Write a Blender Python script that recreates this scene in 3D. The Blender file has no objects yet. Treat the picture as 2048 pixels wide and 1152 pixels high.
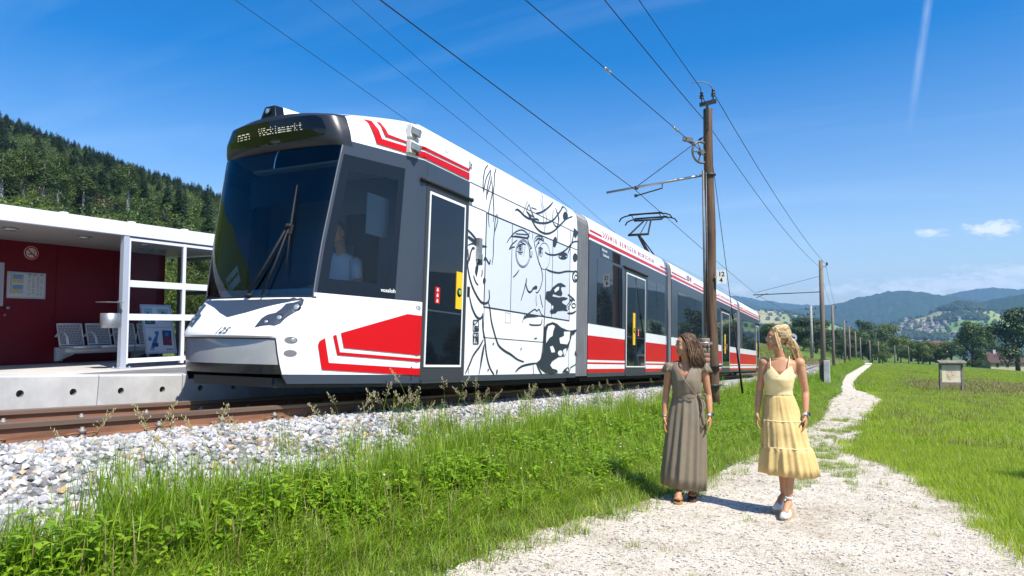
import bpy, bmesh, math, random
from math import sin, cos, pi, radians, sqrt, atan2, exp, floor
from mathutils import Vector, Matrix, noise
from mathutils.geometry import tessellate_polygon
import numpy as np
random.seed(7)
SC = bpy.context.scene
COL = SC.collection
# ------------------------------------------------------------------ camera, sky, sun, exposure
cam_d = bpy.data.cameras.new('camera')
cam = bpy.data.objects.new('camera', cam_d)
COL.objects.link(cam)
cam_d.sensor_width = 36.0
cam_d.lens = 1365.0 / 2048.0 * 36.0
cam_d.clip_start = 0.1
cam_d.clip_end = 30000
cam.location = (0, 0, 1.6)
cam.rotation_euler = (radians(90 + 3.1031), 0, radians(26.7385))
SC.camera = cam
SUN_EL = 55.0
SUN_DIR = Vector((0.93 * cos(radians(SUN_EL)), -0.37 * cos(radians(SUN_EL)), sin(radians(SUN_EL)))).normalized()   # towards the sun
world = bpy.data.worlds.new('World')
SC.world = world
world.use_nodes = True
wn, wl = world.node_tree.nodes, world.node_tree.links
wn.clear()
w_out = wn.new('ShaderNodeOutputWorld')
w_bg = wn.new('ShaderNodeBackground')
w_bg.inputs['Strength'].default_value = 0.122
sky = wn.new('ShaderNodeTexSky')
sky.sky_type = 'NISHITA'
sky.sun_disc = False
sky.sun_elevation = radians(SUN_EL)
sky.sun_rotation = atan2(SUN_DIR.x, SUN_DIR.y)
sky.altitude = 500
sky.air_density = 1.0
sky.dust_density = 1.6
sky.ozone_density = 3.5
hsv = wn.new('ShaderNodeHueSaturation')
hsv.inputs['Saturation'].default_value = 1.75
hsv.inputs['Value'].default_value = 1.0
hsv.inputs['Hue'].default_value = 0.503
wl.new(sky.outputs[0], hsv.inputs['Color'])
# thin cirrus streaks over the whole sky, as one sheet of noise on the view direction
tc = wn.new('ShaderNodeTexCoord')
sep = wn.new('ShaderNodeSeparateXYZ')
wl.new(tc.outputs['Generated'], sep.inputs[0])
def wmath(op, a, b=None, c=None):
    n = wn.new('ShaderNodeMath'); n.operation = op
    for i, v in enumerate((a, b, c)):
        if v is None: continue
        if isinstance(v, (int, float)): n.inputs[i].default_value = v
        else: wl.new(v, n.inputs[i])
    return n.outputs[0]
satr = wn.new('ShaderNodeMapRange'); satr.inputs['From Min'].default_value = 0.0; satr.inputs['From Max'].default_value = 0.55; satr.inputs['To Min'].default_value = 1.0; satr.inputs['To Max'].default_value = 1.75
wl.new(sep.outputs['Z'], satr.inputs['Value']); wl.new(satr.outputs[0], hsv.inputs['Saturation'])
zc = wmath('MAXIMUM', sep.outputs['Z'], 0.02)
px = wmath('DIVIDE', sep.outputs['X'], wmath('ADD', zc, 0.12))
py = wmath('DIVIDE', sep.outputs['Y'], wmath('ADD', zc, 0.12))
cmb = wn.new('ShaderNodeCombineXYZ')
wl.new(px, cmb.inputs[0]); wl.new(py, cmb.inputs[1])
mp = wn.new('ShaderNodeMapping')
mp.inputs['Rotation'].default_value = (0, 0, radians(62))
mp.inputs['Scale'].default_value = (0.45, 2.6, 1)
wl.new(cmb.outputs[0], mp.inputs[0])
nz = wn.new('ShaderNodeTexNoise')
nz.inputs['Scale'].default_value = 1.1
nz.inputs['Detail'].default_value = 7
nz.inputs['Roughness'].default_value = 0.55
nz.inputs['Distortion'].default_value = 0.6
wl.new(mp.outputs[0], nz.inputs['Vector'])
cir = wn.new('ShaderNodeMapRange')
cir.inputs['From Min'].default_value = 0.50
cir.inputs['From Max'].default_value = 0.85
cir.inputs['To Max'].default_value = 0.09
wl.new(nz.outputs['Fac'], cir.inputs['Value'])
mixc = wn.new('ShaderNodeMixRGB')
mixc.inputs['Color2'].default_value = (6.0, 7.0, 8.6, 1)
wl.new(cir.outputs[0], mixc.inputs['Fac'])
wl.new(hsv.outputs[0], mixc.inputs['Color1'])
# a few fair-weather clouds low over the far hills and one old contrail, placed by direction (u across, v up)
yy = wmath('MAXIMUM', sep.outputs['Y'], 0.001)
uu = wmath('DIVIDE', sep.outputs['X'], yy); vv = wmath('DIVIDE', sep.outputs['Z'], yy)
cuv = wn.new('ShaderNodeCombineXYZ'); wl.new(uu, cuv.inputs[0]); wl.new(vv, cuv.inputs[1])
def wnoise(scale, sx, sy, detail=6):
    mq = wn.new('ShaderNodeMapping'); mq.inputs['Scale'].default_value = (sx, sy, 1); wl.new(cuv.outputs[0], mq.inputs[0])
    q = wn.new('ShaderNodeTexNoise'); q.inputs['Scale'].default_value = scale; q.inputs['Detail'].default_value = detail; q.inputs['Roughness'].default_value = 0.6
    wl.new(mq.outputs[0], q.inputs['Vector']); return q.outputs['Fac']
cn = wnoise(60, 1, 2.2)
last = mixc.outputs[0]
def blob(u0, v0, su, sv, amount, col=(5.6, 6.0, 6.5), edge=1.7):
    global last
    du = wmath('DIVIDE', wmath('SUBTRACT', uu, u0), su); dv = wmath('DIVIDE', wmath('SUBTRACT', vv, v0), sv)
    r = wmath('SQRT', wmath('ADD', wmath('MULTIPLY', du, du), wmath('MULTIPLY', dv, dv)))
    k = wmath('ADD', wmath('SUBTRACT', 1.0, r), wmath('MULTIPLY', wmath('SUBTRACT', cn, 0.5), 2.6))
    k = wmath('MULTIPLY', wmath('MULTIPLY', k, edge), amount)
    mr_ = wn.new('ShaderNodeMapRange'); mr_.inputs['From Max'].default_value = 1.0; mr_.inputs['To Max'].default_value = amount; wl.new(k, mr_.inputs['Value'])
    g_ = wmath('MULTIPLY', mr_.outputs[0], wmath('GREATER_THAN', sep.outputs['Y'], 0.05))
    mm = wn.new('ShaderNodeMixRGB'); mm.inputs['Color2'].default_value = (*col, 1); wl.new(g_, mm.inputs['Fac']); wl.new(last, mm.inputs['Color1']); last = mm.outputs[0]
for c_ in ((.0850, .1165, .019, .0055, .75), (.150, .1170, .032, .011, .9), (.098, .112, .012, .003, .4), (-.098, .0645, .009, .005, .5), (-.152, .0510, .026, .008, .6), (.13, .050, .16, .013, .75), (.05, .042, .05, .012, .6), (-.02, .046, .03, .008, .6), (.20, .064, .10, .012, .7), (-.30, .05, .12, .010, .5), (.42, .06, .12, .014, .6), (.7, .09, .14, .02, .6)): blob(*c_)
# contrail: a thin band along the line from (u, v) = (.0925, .415) to (.069, .262)
lx = wmath('ADD', wmath('MULTIPLY', wmath('SUBTRACT', vv, 0.262), 0.1536), 0.069)
dd_ = wmath('ABSOLUTE', wmath('SUBTRACT', uu, lx))
ct = wmath('MULTIPLY', wmath('SUBTRACT', 1.0, wmath('DIVIDE', dd_, 0.0065)), wmath('SUBTRACT', wnoise(14, 3, 1), 0.16))
ct = wmath('MINIMUM', wmath('MAXIMUM', wmath('MULTIPLY', ct, 0.5), 0.0), 0.2)
ct = wmath('MULTIPLY', ct, wmath('MULTIPLY', wmath('GREATER_THAN', sep.outputs['Y'], 0.05), wmath('MINIMUM', 1.0, wmath('MAXIMUM', 0.0, wmath('MULTIPLY', wmath('SUBTRACT', vv, 0.235), 9.0)))))
mm = wn.new('ShaderNodeMixRGB'); mm.inputs['Color2'].default_value = (5.6, 6.2, 7.0, 1); wl.new(ct, mm.inputs['Fac']); wl.new(last, mm.inputs['Color1'])
wl.new(mm.outputs[0], w_bg.inputs['Color'])
wl.new(w_bg.outputs[0], w_out.inputs[0])
sun_d = bpy.data.lights.new('sun', 'SUN')
sun_d.energy = 4.6
sun_d.angle = radians(0.5)
sun_d.color = (1.0, 0.955, 0.88)
sun = bpy.data.objects.new('sun', sun_d)
COL.objects.link(sun)
sun.rotation_euler = (-SUN_DIR).to_track_quat('-Z', 'Y').to_euler()
sun.location = SUN_DIR * 50
vs = SC.view_settings
vs.view_transform = 'Standard'
vs.look = 'None'
vs.exposure = 0.66
vs.gamma = 1.0
vs.use_curve_mapping = False
SC.render.engine = 'CYCLES'
cy = SC.cycles
cy.max_bounces = 6
cy.diffuse_bounces = 2
cy.glossy_bounces = 3
cy.transmission_bounces = 4
cy.transparent_max_bounces = 12
cy.volume_bounces = 0
cy.caustics_reflective = False
cy.caustics_refractive = False
cy.use_denoising = True

# ------------------------------------------------------------------ helpers
class MB:
    """collects vertices and faces (with a material index) for one mesh"""
    def __init__(s): s.v = []; s.f = []; s.m = []; s.sm = []
    def vert(s, p): s.v.append(tuple(p)); return len(s.v) - 1
    def face(s, idx, m=0, smooth=False): s.f.append(tuple(idx)); s.m.append(m); s.sm.append(smooth)
    def poly(s, pts, m=0): s.face([s.vert(p) for p in pts], m)
    def box(s, lo, hi, m=0, mat=None):
        x0, y0, z0 = lo; x1, y1, z1 = hi
        P = [(x0,y0,z0),(x1,y0,z0),(x1,y1,z0),(x0,y1,z0),(x0,y0,z1),(x1,y0,z1),(x1,y1,z1),(x0,y1,z1)]
        if mat is not None: P = [mat @ Vector(p) for p in P]
        b = [s.vert(p) for p in P]
        for q in ((0,3,2,1),(4,5,6,7),(0,1,5,4),(1,2,6,5),(2,3,7,6),(3,0,4,7)): s.face([b[i] for i in q], m)
    def obox(s, c, ax, ay, az, m=0):
        c, ax, ay, az = Vector(c), Vector(ax), Vector(ay), Vector(az)
        P = [c+i*ax+j*ay+k*az for (i,j,k) in ((-1,-1,-1),(1,-1,-1),(1,1,-1),(-1,1,-1),(-1,-1,1),(1,-1,1),(1,1,1),(-1,1,1))]
        b = [s.vert(p) for p in P]
        for q in ((0,3,2,1),(4,5,6,7),(0,1,5,4),(1,2,6,5),(2,3,7,6),(3,0,4,7)): s.face([b[i] for i in q], m)
    def tube(s, pts, r, n=8, m=0, cap=True, smooth=True):
        pts = [Vector(p) for p in pts]
        rs = r if isinstance(r, (list, tuple)) else [r] * len(pts)
        rings = []; side = None
        for i, p in enumerate(pts):
            d = (pts[min(i+1, len(pts)-1)] - pts[max(i-1, 0)])
            d = d.normalized() if d.length > 1e-9 else Vector((0,0,1))
            if side is None:
                side = d.cross(Vector((0,0,1)))
                if side.length < 0.05: side = d.cross(Vector((0,1,0)))
                side.normalize()
            else:
                side = (side - d * side.dot(d))
                side = side.normalized() if side.length > 1e-6 else d.orthogonal().normalized()
            up = d.cross(side)
            rings.append([s.vert(p + (side*cos(2*pi*k/n) + up*sin(2*pi*k/n)) * rs[i]) for k in range(n)])
        for a, b in zip(rings, rings[1:]):
            for k in range(n): s.face((a[k], b[k], b[(k+1) % n], a[(k+1) % n]), m, smooth)
        if cap:
            s.face(rings[0], m); s.face(rings[-1][::-1], m)
    def cyl(s, a, b, r, n=12, m=0, r2=None):
        s.tube([a, b], [r, r if r2 is None else r2], n, m)
    def lathe(s, c, prof, n=16, m=0, axis=None):
        """prof: (radius, height) along axis"""
        c = Vector(c); ax = Vector(axis or (0,0,1)).normalized(); u = ax.orthogonal().normalized(); w = ax.cross(u)
        rings = [[s.vert(c + ax*h + (u*cos(2*pi*k/n) + w*sin(2*pi*k/n))*max(r, 1e-4)) for k in range(n)] for r, h in prof]
        for a, b in zip(rings, rings[1:]):
            for k in range(n): s.face((a[k], a[(k+1) % n], b[(k+1) % n], b[k]), m, True)
        s.face(rings[0][::-1], m); s.face(rings[-1], m)
    def sphere(s, c, r, n=10, m=0, sc=(1,1,1), rot=None):
        c = Vector(c); h = max(4, n // 2 + 1); rings = []
        for i in range(1, h):
            a = pi * i / h
            ring = []
            for k in range(n):
                p = Vector((sin(a)*cos(2*pi*k/n)*sc[0], sin(a)*sin(2*pi*k/n)*sc[1], cos(a)*sc[2])) * r
                if rot is not None: p = rot @ p
                ring.append(s.vert(c + p))
            rings.append(ring)
        tp = Vector((0,0,r*sc[2])); bt = -tp
        if rot is not None: tp = rot @ tp; bt = rot @ bt
        t = s.vert(c + tp); b = s.vert(c + bt)
        for k in range(n): s.face((t, rings[0][k], rings[0][(k+1) % n]), m, True)
        for A, B in zip(rings, rings[1:]):
            for k in range(n): s.face((A[k], B[k], B[(k+1) % n], A[(k+1) % n]), m, True)
        for k in range(n): s.face((b, rings[-1][(k+1) % n], rings[-1][k]), m, True)
    def loft(s, rings, m=0, cap=True, smooth=True, closed=True):
        R = [[s.vert(p) for p in r] for r in rings]; n = len(R[0])
        for a, b in zip(R, R[1:]):
            for k in range(n if closed else n-1): s.face((a[k], a[(k+1) % n], b[(k+1) % n], b[k]), m, smooth)
        if cap and closed:
            s.face(R[0][::-1], m); s.face(R[-1], m)
    def mesh(s, name, mats):
        me = bpy.data.meshes.new(name)
        me.from_pydata(s.v, [], s.f)
        for mt in (mats if isinstance(mats, (list, tuple)) else [mats]): me.materials.append(mt)
        if s.f:
            me.polygons.foreach_set('material_index', s.m)
            me.polygons.foreach_set('use_smooth', s.sm)
        me.update()
        return me
    def build(s, name, mats, parent=None, loc=None, bevel=0, **tags):
        return link(name, s.mesh(name, mats), parent, loc, bevel, **tags)

def link(name, me, parent=None, loc=None, bevel=0, **tags):
    o = bpy.data.objects.new(name, me)
    COL.objects.link(o)
    if parent is not None: o.parent = parent
    if loc is not None: o.location = loc
    if bevel:
        b = o.modifiers.new('bevel', 'BEVEL'); b.width = bevel; b.segments = 2; b.limit_method = 'ANGLE'; b.angle_limit = radians(40)
    for k, v in tags.items(): o[k] = v
    return o
def thing(name, label, cat, loc=(0,0,0), rot=(0,0,0), group=None):
    o = bpy.data.objects.new(name, None)
    COL.objects.link(o)
    o.location = loc; o.rotation_euler = rot; o.empty_display_size = 0.2
    o['label'] = label; o['category'] = cat
    if group: o['group'] = group
    return o
def tag(o, label, cat, group=None):
    o['label'] = label; o['category'] = cat
    if group: o['group'] = group
    return o
def copy_tree(o, parent=None):
    c = o.copy(); COL.objects.link(c)
    if parent is not None: c.parent = parent
    for ch in list(o.children): copy_tree(ch, c)
    return c
def evaluated(o):
    dg = bpy.context.evaluated_depsgraph_get()
    dg.update()
    return bpy.data.meshes.new_from_object(o.evaluated_get(dg))
def text_mesh(s, size, depth=0.002, bold=0.0, shear=0.0, align='LEFT', space=1.0):
    cu = bpy.data.curves.new('lettering', 'FONT')
    cu.body = s; cu.size = size; cu.extrude = depth; cu.offset = bold; cu.shear = shear; cu.align_x = align; cu.space_character = space
    cu.resolution_u = 3
    o = bpy.data.objects.new('lettering', cu); COL.objects.link(o)
    me = evaluated(o)
    bpy.data.objects.remove(o); bpy.data.curves.remove(cu)
    return me
def put_text(name, s, size, mt, mat, parent=None, **kw):
    me = text_mesh(s, size, **kw)
    me.materials.clear(); me.materials.append(mt)
    me.transform(mat)
    return link(name, me, parent)
def frame(o, x, y):
    """matrix with origin o, axes x, y, x cross y"""
    x = Vector(x).normalized(); y = Vector(y).normalized(); z = x.cross(y)
    return Matrix(((x.x,y.x,z.x,o[0]),(x.y,y.y,z.y,o[1]),(x.z,y.z,z.z,o[2]),(0,0,0,1)))
def lerp(a, b, t): return a + (b - a) * t
def sstep(a, b, x):
    t = min(1, max(0, (x - a) / (b - a))); return t*t*(3-2*t)
def interp(x, xs, ys):
    if x <= xs[0]: return ys[0]
    for i in range(1, len(xs)):
        if x <= xs[i]: return ys[i-1] + (ys[i]-ys[i-1]) * (x-xs[i-1]) / (xs[i]-xs[i-1])
    return ys[-1]
def smooth_line(pts, n=4):
    """Catmull-Rom through 2-D or 3-D points"""
    P = [Vector(p) for p in pts]
    if len(P) < 3: return P
    out = []
    for i in range(len(P) - 1):
        a, b, c, d = P[max(i-1,0)], P[i], P[i+1], P[min(i+2,len(P)-1)]
        for k in range(n):
            t = k / n
            out.append(0.5*((2*b)+(c-a)*t+(2*a-5*b+4*c-d)*t*t+(3*b-a-3*c+d)*t**3))
    out.append(P[-1])
    return out

# ------------------------------------------------------------------ materials
def node_mat(name):
    m = bpy.data.materials.new(name); m.use_nodes = True
    nt = m.node_tree
    return m, nt.nodes, nt.links, nt.nodes['Principled BSDF']
def ramp(nodes, stops):
    r = nodes.new('ShaderNodeValToRGB')
    e = r.color_ramp.elements
    while len(e) > 1: e.remove(e[-1])
    e[0].position = stops[0][0]; e[0].color = (*stops[0][1], 1)
    for p, c in stops[1:]:
        k = e.new(p); k.color = (*c, 1)
    return r
def mat(name, col, rough=0.5, metal=0.0, spec=0.5, var=0.0, scale=8.0, bump=0.0, bscale=None, col2=None, coat=0.0, detail=6, stretch=None):
    """surface with a base colour, some noise-driven colour variation and relief"""
    m, N, L, b = node_mat(name)
    b.inputs['Base Color'].default_value = (*col, 1)
    b.inputs['Roughness'].default_value = rough
    b.inputs['Metallic'].default_value = metal
    b.inputs['Specular IOR Level'].default_value = spec
    b.inputs['Coat Weight'].default_value = coat
    b.inputs['Coat Roughness'].default_value = 0.05
    if var or bump:
        t = N.new('ShaderNodeTexCoord'); mpn = N.new('ShaderNodeMapping')
        if stretch: mpn.inputs['Scale'].default_value = stretch
        L.new(t.outputs['Object'], mpn.inputs[0])
    if var:
        n = N.new('ShaderNodeTexNoise'); n.inputs['Scale'].default_value = scale; n.inputs['Detail'].default_value = detail; n.inputs['Roughness'].default_value = 0.65
        L.new(mpn.outputs[0], n.inputs['Vector'])
        c2 = col2 or tuple(max(0, c*(1-var)) for c in col)
        c1 = tuple(min(1, c*(1+var*0.6)) for c in col) if col2 is None else col
        r = ramp(N, [(0.3, c2), (0.7, c1)])
        L.new(n.outputs['Fac'], r.inputs[0]); L.new(r.outputs[0], b.inputs['Base Color'])
    if bump:
        n2 = N.new('ShaderNodeTexNoise'); n2.inputs['Scale'].default_value = bscale or scale*4; n2.inputs['Detail'].default_value = 5
        L.new(mpn.outputs[0], n2.inputs['Vector'])
        bp = N.new('ShaderNodeBump'); bp.inputs['Strength'].default_value = bump; bp.inputs['Distance'].default_value = 0.01
        L.new(n2.outputs['Fac'], bp.inputs['Height']); L.new(bp.outputs[0], b.inputs['Normal'])
    return m
def glass_mat(name, tint, refl=(1,1,1), ior=1.5, rough=0.0, body=None, fac=0.0):
    """thin pane: tinted clear pass plus Fresnel reflection, optionally a share of opaque body"""
    m, N, L, b = node_mat(name)
    N.remove(b)
    out = N['Material Output']
    tr = N.new('ShaderNodeBsdfTransparent'); tr.inputs[0].default_value = (*tint, 1)
    gl = N.new('ShaderNodeBsdfGlossy'); gl.inputs['Color'].default_value = (*refl, 1); gl.inputs['Roughness'].default_value = rough
    fr = N.new('ShaderNodeFresnel'); fr.inputs['IOR'].default_value = ior
    mx = N.new('ShaderNodeMixShader')
    L.new(fr.outputs[0], mx.inputs[0]); L.new(gl.outputs[0], mx.inputs[2])
    src = tr
    if body:
        df = N.new('ShaderNodeBsdfDiffuse'); df.inputs[0].default_value = (*body, 1)
        m2 = N.new('ShaderNodeMixShader'); m2.inputs[0].default_value = fac
        L.new(tr.outputs[0], m2.inputs[1]); L.new(df.outputs[0], m2.inputs[2]); src = m2
    L.new(src.outputs[0], mx.inputs[1]); L.new(mx.outputs[0], out.inputs['Surface'])
    return m
def leaf_mat(name, cols, trans=0.35, rnd=True, rough=0.45, nscale=0.0):
    """foliage: diffuse + translucent, colour picked per object/instance and per patch"""
    m, N, L, b = node_mat(name)
    out = N['Material Output']
    r = ramp(N, cols)
    if rnd:
        oi = N.new('ShaderNodeObjectInfo'); fac = oi.outputs['Random']
    geo = N.new('ShaderNodeNewGeometry')
    rp = geo.outputs['Random Per Island']
    ad = N.new('ShaderNodeMath'); ad.operation = 'MULTIPLY_ADD'; ad.inputs[1].default_value = 0.55
    L.new(rp, ad.inputs[0])
    if rnd:
        ml = N.new('ShaderNodeMath'); ml.operation = 'MULTIPLY'; ml.inputs[1].default_value = 0.45
        L.new(fac, ml.inputs[0]); L.new(ml.outputs[0], ad.inputs[2])
    else: ad.inputs[2].default_value = 0.22
    L.new(ad.outputs[0], r.inputs[0])
    L.new(r.outputs[0], b.inputs['Base Color'])
    b.inputs['Roughness'].default_value = rough
    b.inputs['Specular IOR Level'].default_value = 0.35
    tl = N.new('ShaderNodeBsdfTranslucent')
    hs = N.new('ShaderNodeHueSaturation'); hs.inputs['Value'].default_value = 1.5; hs.inputs['Hue'].default_value = 0.485
    L.new(r.outputs[0], hs.inputs['Color']); L.new(hs.outputs[0], tl.inputs[0])
    mx = N.new('ShaderNodeMixShader'); mx.inputs[0].default_value = trans
    L.new(b.outputs[0], mx.inputs[1]); L.new(tl.outputs[0], mx.inputs[2]); L.new(mx.outputs[0], out.inputs['Surface'])
    return m
M = {}
M['white'] = mat('white_paint', (0.80, 0.80, 0.795), 0.28, coat=0.25, var=0.09, scale=1.3, stretch=(1, 1, 0.35), bump=0.02, bscale=2.5)
M['red'] = mat('red_paint', (0.52, 0.003, 0.006), 0.3, spec=0.3, coat=0.1)
M['anthracite'] = mat('anthracite_paint', (0.040, 0.051, 0.068), 0.34, coat=0.15)
M['darkgrey'] = mat('dark_grey', (0.035, 0.038, 0.042), 0.5)
M['black'] = mat('black_gloss', (0.008, 0.009, 0.011), 0.18)
M['blackmat'] = mat('black_matt', (0.012, 0.012, 0.013), 0.75)
M['rubber'] = mat('rubber', (0.02, 0.021, 0.023), 0.6)
M['ink'] = mat('ink_line', (0.022, 0.028, 0.038), 0.4)
M['silver'] = mat('silver_paint', (0.42, 0.44, 0.47), 0.35, metal=0.3)
M['alu'] = mat('aluminium', (0.55, 0.56, 0.58), 0.4, metal=0.6)
M['steel'] = mat('galvanised_steel', (0.36, 0.37, 0.38), 0.45, metal=0.7, var=0.25, scale=20)
M['yellow'] = mat('yellow_paint', (0.80, 0.50, 0.01), 0.35)
M['panelwhite'] = mat('film_white', (0.60, 0.63, 0.70), 0.2)
M['bump'] = mat('bumper_grey', (0.30, 0.305, 0.31), 0.12, coat=0.6)
# ------------------------------------------------------------------ the lie of the land
SL = 0.05526
AL = math.atan(SL)
def base(Y):
    if Y < 50: return 0.22 - SL * Y
    return interp(Y, [50, 150, 300, 1500, 1700], [-2.543, -6.1, -12.9, -46, -62])
def track_x(Y): return interp(Y, [33, 46, 80, 108, 130, 155, 190, 260], [-5.5, -4.5, -4.4, -4.0, -3.5, -2.7, -1.6, 1.5])
def rail_z(Y): return base(Y) + 0.88
def hill_h(X, Y):
    R = max(0.0, min(118.0, 93 - 0.165 * Y))
    if X > -16 or R <= 0: return 0.0
    d = -16 - X
    p = max(0.0, (d - 39) / 275.0)
    f = p**1.3 if p < 1 else max(0.2, 1.0 - (p - 1) * 0.6)
    return R * f + min(1, d / 8) * 0.5 + 0.035 * d
def g(X, Y):
    z = base(Y)
    xr = X - (track_x(Y) + 5.5)
    z += 0.44 * sstep(-2.25, -3.75, xr)
    if X < -7: z += 0.10 * sstep(-7, -12, X)
    if Y > 45 and X < 0: z += 3.2 * sstep(-8, -24, xr) * sstep(45, 120, Y) + 0.02 * max(0, -24 - xr) * sstep(45, 120, Y)
    if X > 3:
        q = X - 3
        z -= 0.0016 * q*q if q < 27 else 1.166 + 0.07 * (q - 27)
    z += hill_h(X, Y)
    if abs(X) > 1.5 or Y > 30:
        z += 0.05 * noise.noise((X*0.35, Y*0.35, 3.1)) * min(1, max(0, abs(X) - 1.5))
        if Y > 150 or X > 30 or X < -40: z += 1.2 * noise.noise((X*0.013, Y*0.013, 8.8))
    return max(z, -60.0)

def path_l(Y): return interp(Y, [-4, 2, 3.7, 5.5, 7.3, 11.1, 19.5, 31, 42, 52, 60, 80, 150, 175], [-2.5, -2.5, -2.48, -2.27, -1.78, -1.47, -0.9, -1.06, -0.75, -1.0, -1.1, -1.0, 1.3, 2.6])
def path_r(Y): return interp(Y, [-4, 4, 5.8, 6.9, 10.1, 11.2, 12.2, 14, 18.6, 22, 25.9, 34, 38, 43.5, 47, 52, 60, 80, 150, 175], [1.6, 1.45, 1.3, 1.17, 0.83, 0.5, -0.05, -0.12, 0.05, 0.22, 0.5, 1.0, 0.8, 0.35, -0.15, -0.2, -0.35, 0.15, 2.5, 3.8])

def graded(lo, hi, near_lo, near_hi, step, grow):
    xs = list(np.arange(near_lo, near_hi + 1e-6, step))
    s = step; x = near_hi
    while x < hi: s *= grow; x += s; xs.append(min(x, hi))
    s = step; x = near_lo
    while x > lo: s *= grow; x -= s; xs.insert(0, max(x, lo))
    return xs
gx = graded(-700, 1700, -8, 6, 0.35, 1.11)
gy = graded(-160, 1690, 0, 40, 0.5, 1.07)
m = MB()
for y in gy:
    for x in gx: m.v.append((x, y, g(x, y) - 0.004))
nx = len(gx)
for j in range(len(gy) - 1):
    for i in range(nx - 1):
        a = j*nx + i
        m.face((a, a+1, a+nx+1, a+nx), 0, True)
# ground: earth and thatch near, mixed meadow greens farther out
gm, N, L, b = node_mat('meadow_ground')
t = N.new('ShaderNodeTexCoord')
n1 = N.new('ShaderNodeTexNoise'); n1.inputs['Scale'].default_value = 0.09; n1.inputs['Detail'].default_value = 5
n2 = N.new('ShaderNodeTexNoise'); n2.inputs['Scale'].default_value = 2.5; n2.inputs['Detail'].default_value = 8; n2.inputs['Roughness'].default_value = 0.7
for n in (n1, n2): L.new(t.outputs['Object'], n.inputs['Vector'])
r1 = ramp(N, [(0.32, (0.085, 0.15, 0.018)), (0.5, (0.13, 0.21, 0.024)), (0.66, (0.20, 0.22, 0.05))])
r2 = ramp(N, [(0.3, (0.035, 0.055, 0.014)), (0.55, (0.08, 0.14, 0.022)), (0.75, (0.15, 0.18, 0.05))])
L.new(n1.outputs['Fac'], r1.inputs[0]); L.new(n2.outputs['Fac'], r2.inputs[0])
mx = N.new('ShaderNodeMixRGB'); mx.inputs[0].default_value = 0.55
L.new(r1.outputs[0], mx.inputs[1]); L.new(r2.outputs[0], mx.inputs[2]); L.new(mx.outputs[0], b.inputs['Base Color'])
b.inputs['Roughness'].default_value = 0.9; b.inputs['Specular IOR Level'].default_value = 0.1
bp = N.new('ShaderNodeBump'); bp.inputs['Strength'].default_value = 0.6; bp.inputs['Distance'].default_value = 0.04
L.new(n2.outputs['Fac'], bp.inputs['Height']); L.new(bp.outputs[0], b.inputs['Normal'])
m.build('ground', gm, kind='structure')

# ------------------------------------------------------------------ gravel path
pm, N, L, b = node_mat('limestone_gravel')
t = N.new('ShaderNodeTexCoord')
v1 = N.new('ShaderNodeTexVoronoi'); v1.inputs['Scale'].default_value = 55
v2 = N.new('ShaderNodeTexVoronoi'); v2.inputs['Scale'].default_value = 120
nn = N.new('ShaderNodeTexNoise'); nn.inputs['Scale'].default_value = 1.6; nn.inputs['Detail'].default_value = 9; nn.inputs['Roughness'].default_value = 0.75
for n in (v1, v2, nn): L.new(t.outputs['Object'], n.inputs['Vector'])
sp = N.new('ShaderNodeSeparateColor'); L.new(v1.outputs['Color'], sp.inputs[0])
ra = ramp(N, [(0.0, (0.16, 0.14, 0.12)), (0.07, (0.30, 0.27, 0.23)), (0.16, (0.63, 0.57, 0.475)), (0.8, (0.73, 0.675, 0.575)), (1.0, (0.81, 0.765, 0.67))])
L.new(sp.outputs[0], ra.inputs[0])
rb = ramp(N, [(0.30, (0.60, 0.53, 0.42)), (0.55, (1, 0.965, 0.90))])
L.new(nn.outputs['Fac'], rb.inputs[0])
ml = N.new('ShaderNodeMixRGB'); ml.blend_type = 'MULTIPLY'; ml.inputs[0].default_value = 0.75
L.new(ra.outputs[0], ml.inputs[1]); L.new(rb.outputs[0], ml.inputs[2]); L.new(ml.outputs[0], b.inputs['Base Color'])
b.inputs['Roughness'].default_value = 0.95; b.inputs['Specular IOR Level'].default_value = 0.15
hh = N.new('ShaderNodeMath'); hh.operation = 'ADD'
L.new(v1.outputs['Distance'], hh.inputs[0]); L.new(v2.outputs['Distance'], hh.inputs[1])
bp = N.new('ShaderNodeBump'); bp.inputs['Strength'].default_value = 0.8; bp.inputs['Distance'].default_value = 0.012; bp.invert = True
L.new(hh.outputs[0], bp.inputs['Height']); L.new(bp.outputs[0], b.inputs['Normal'])
m = MB()
ys = []
y = -4.0
while y < 175:
    ys.append(y); y += 0.05 if y < 14 else (0.15 if y < 40 else 0.8)
NC = 16
for y in ys:
    f = 1 if y < 60 else 0.5
    l = path_l(y) + f*(0.16*noise.noise((y*0.9, 0, 0)) + 0.10*noise.noise((y*3.1, 5, 0)) + 0.05*noise.noise((y*11, 7, 0)))
    r = path_r(y) + f*(0.16*noise.noise((y*0.8, 20, 0)) + 0.10*noise.noise((y*2.9, 25, 0)) + 0.05*noise.noise((y*11, 27, 0)))
    r = max(r, l + 0.3)
    for k in range(NC + 1):
        x = lerp(l, r, k / NC)
        e = min(k, NC - k) / NC
        z = g(x, y) + 0.010 + 0.012*noise.noise((x*1.5, y*1.5, 2)) * min(1, e*6) - (0.0 if 0 < k < NC else 0.008)
        m.v.append((x, y, z))
for j in range(len(ys) - 1):
    for k in range(NC):
        a = j*(NC+1) + k
        m.face((a, a+1, a+NC+2, a+NC+1), 0, True)
m.build('path', pm, kind='structure')

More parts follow.
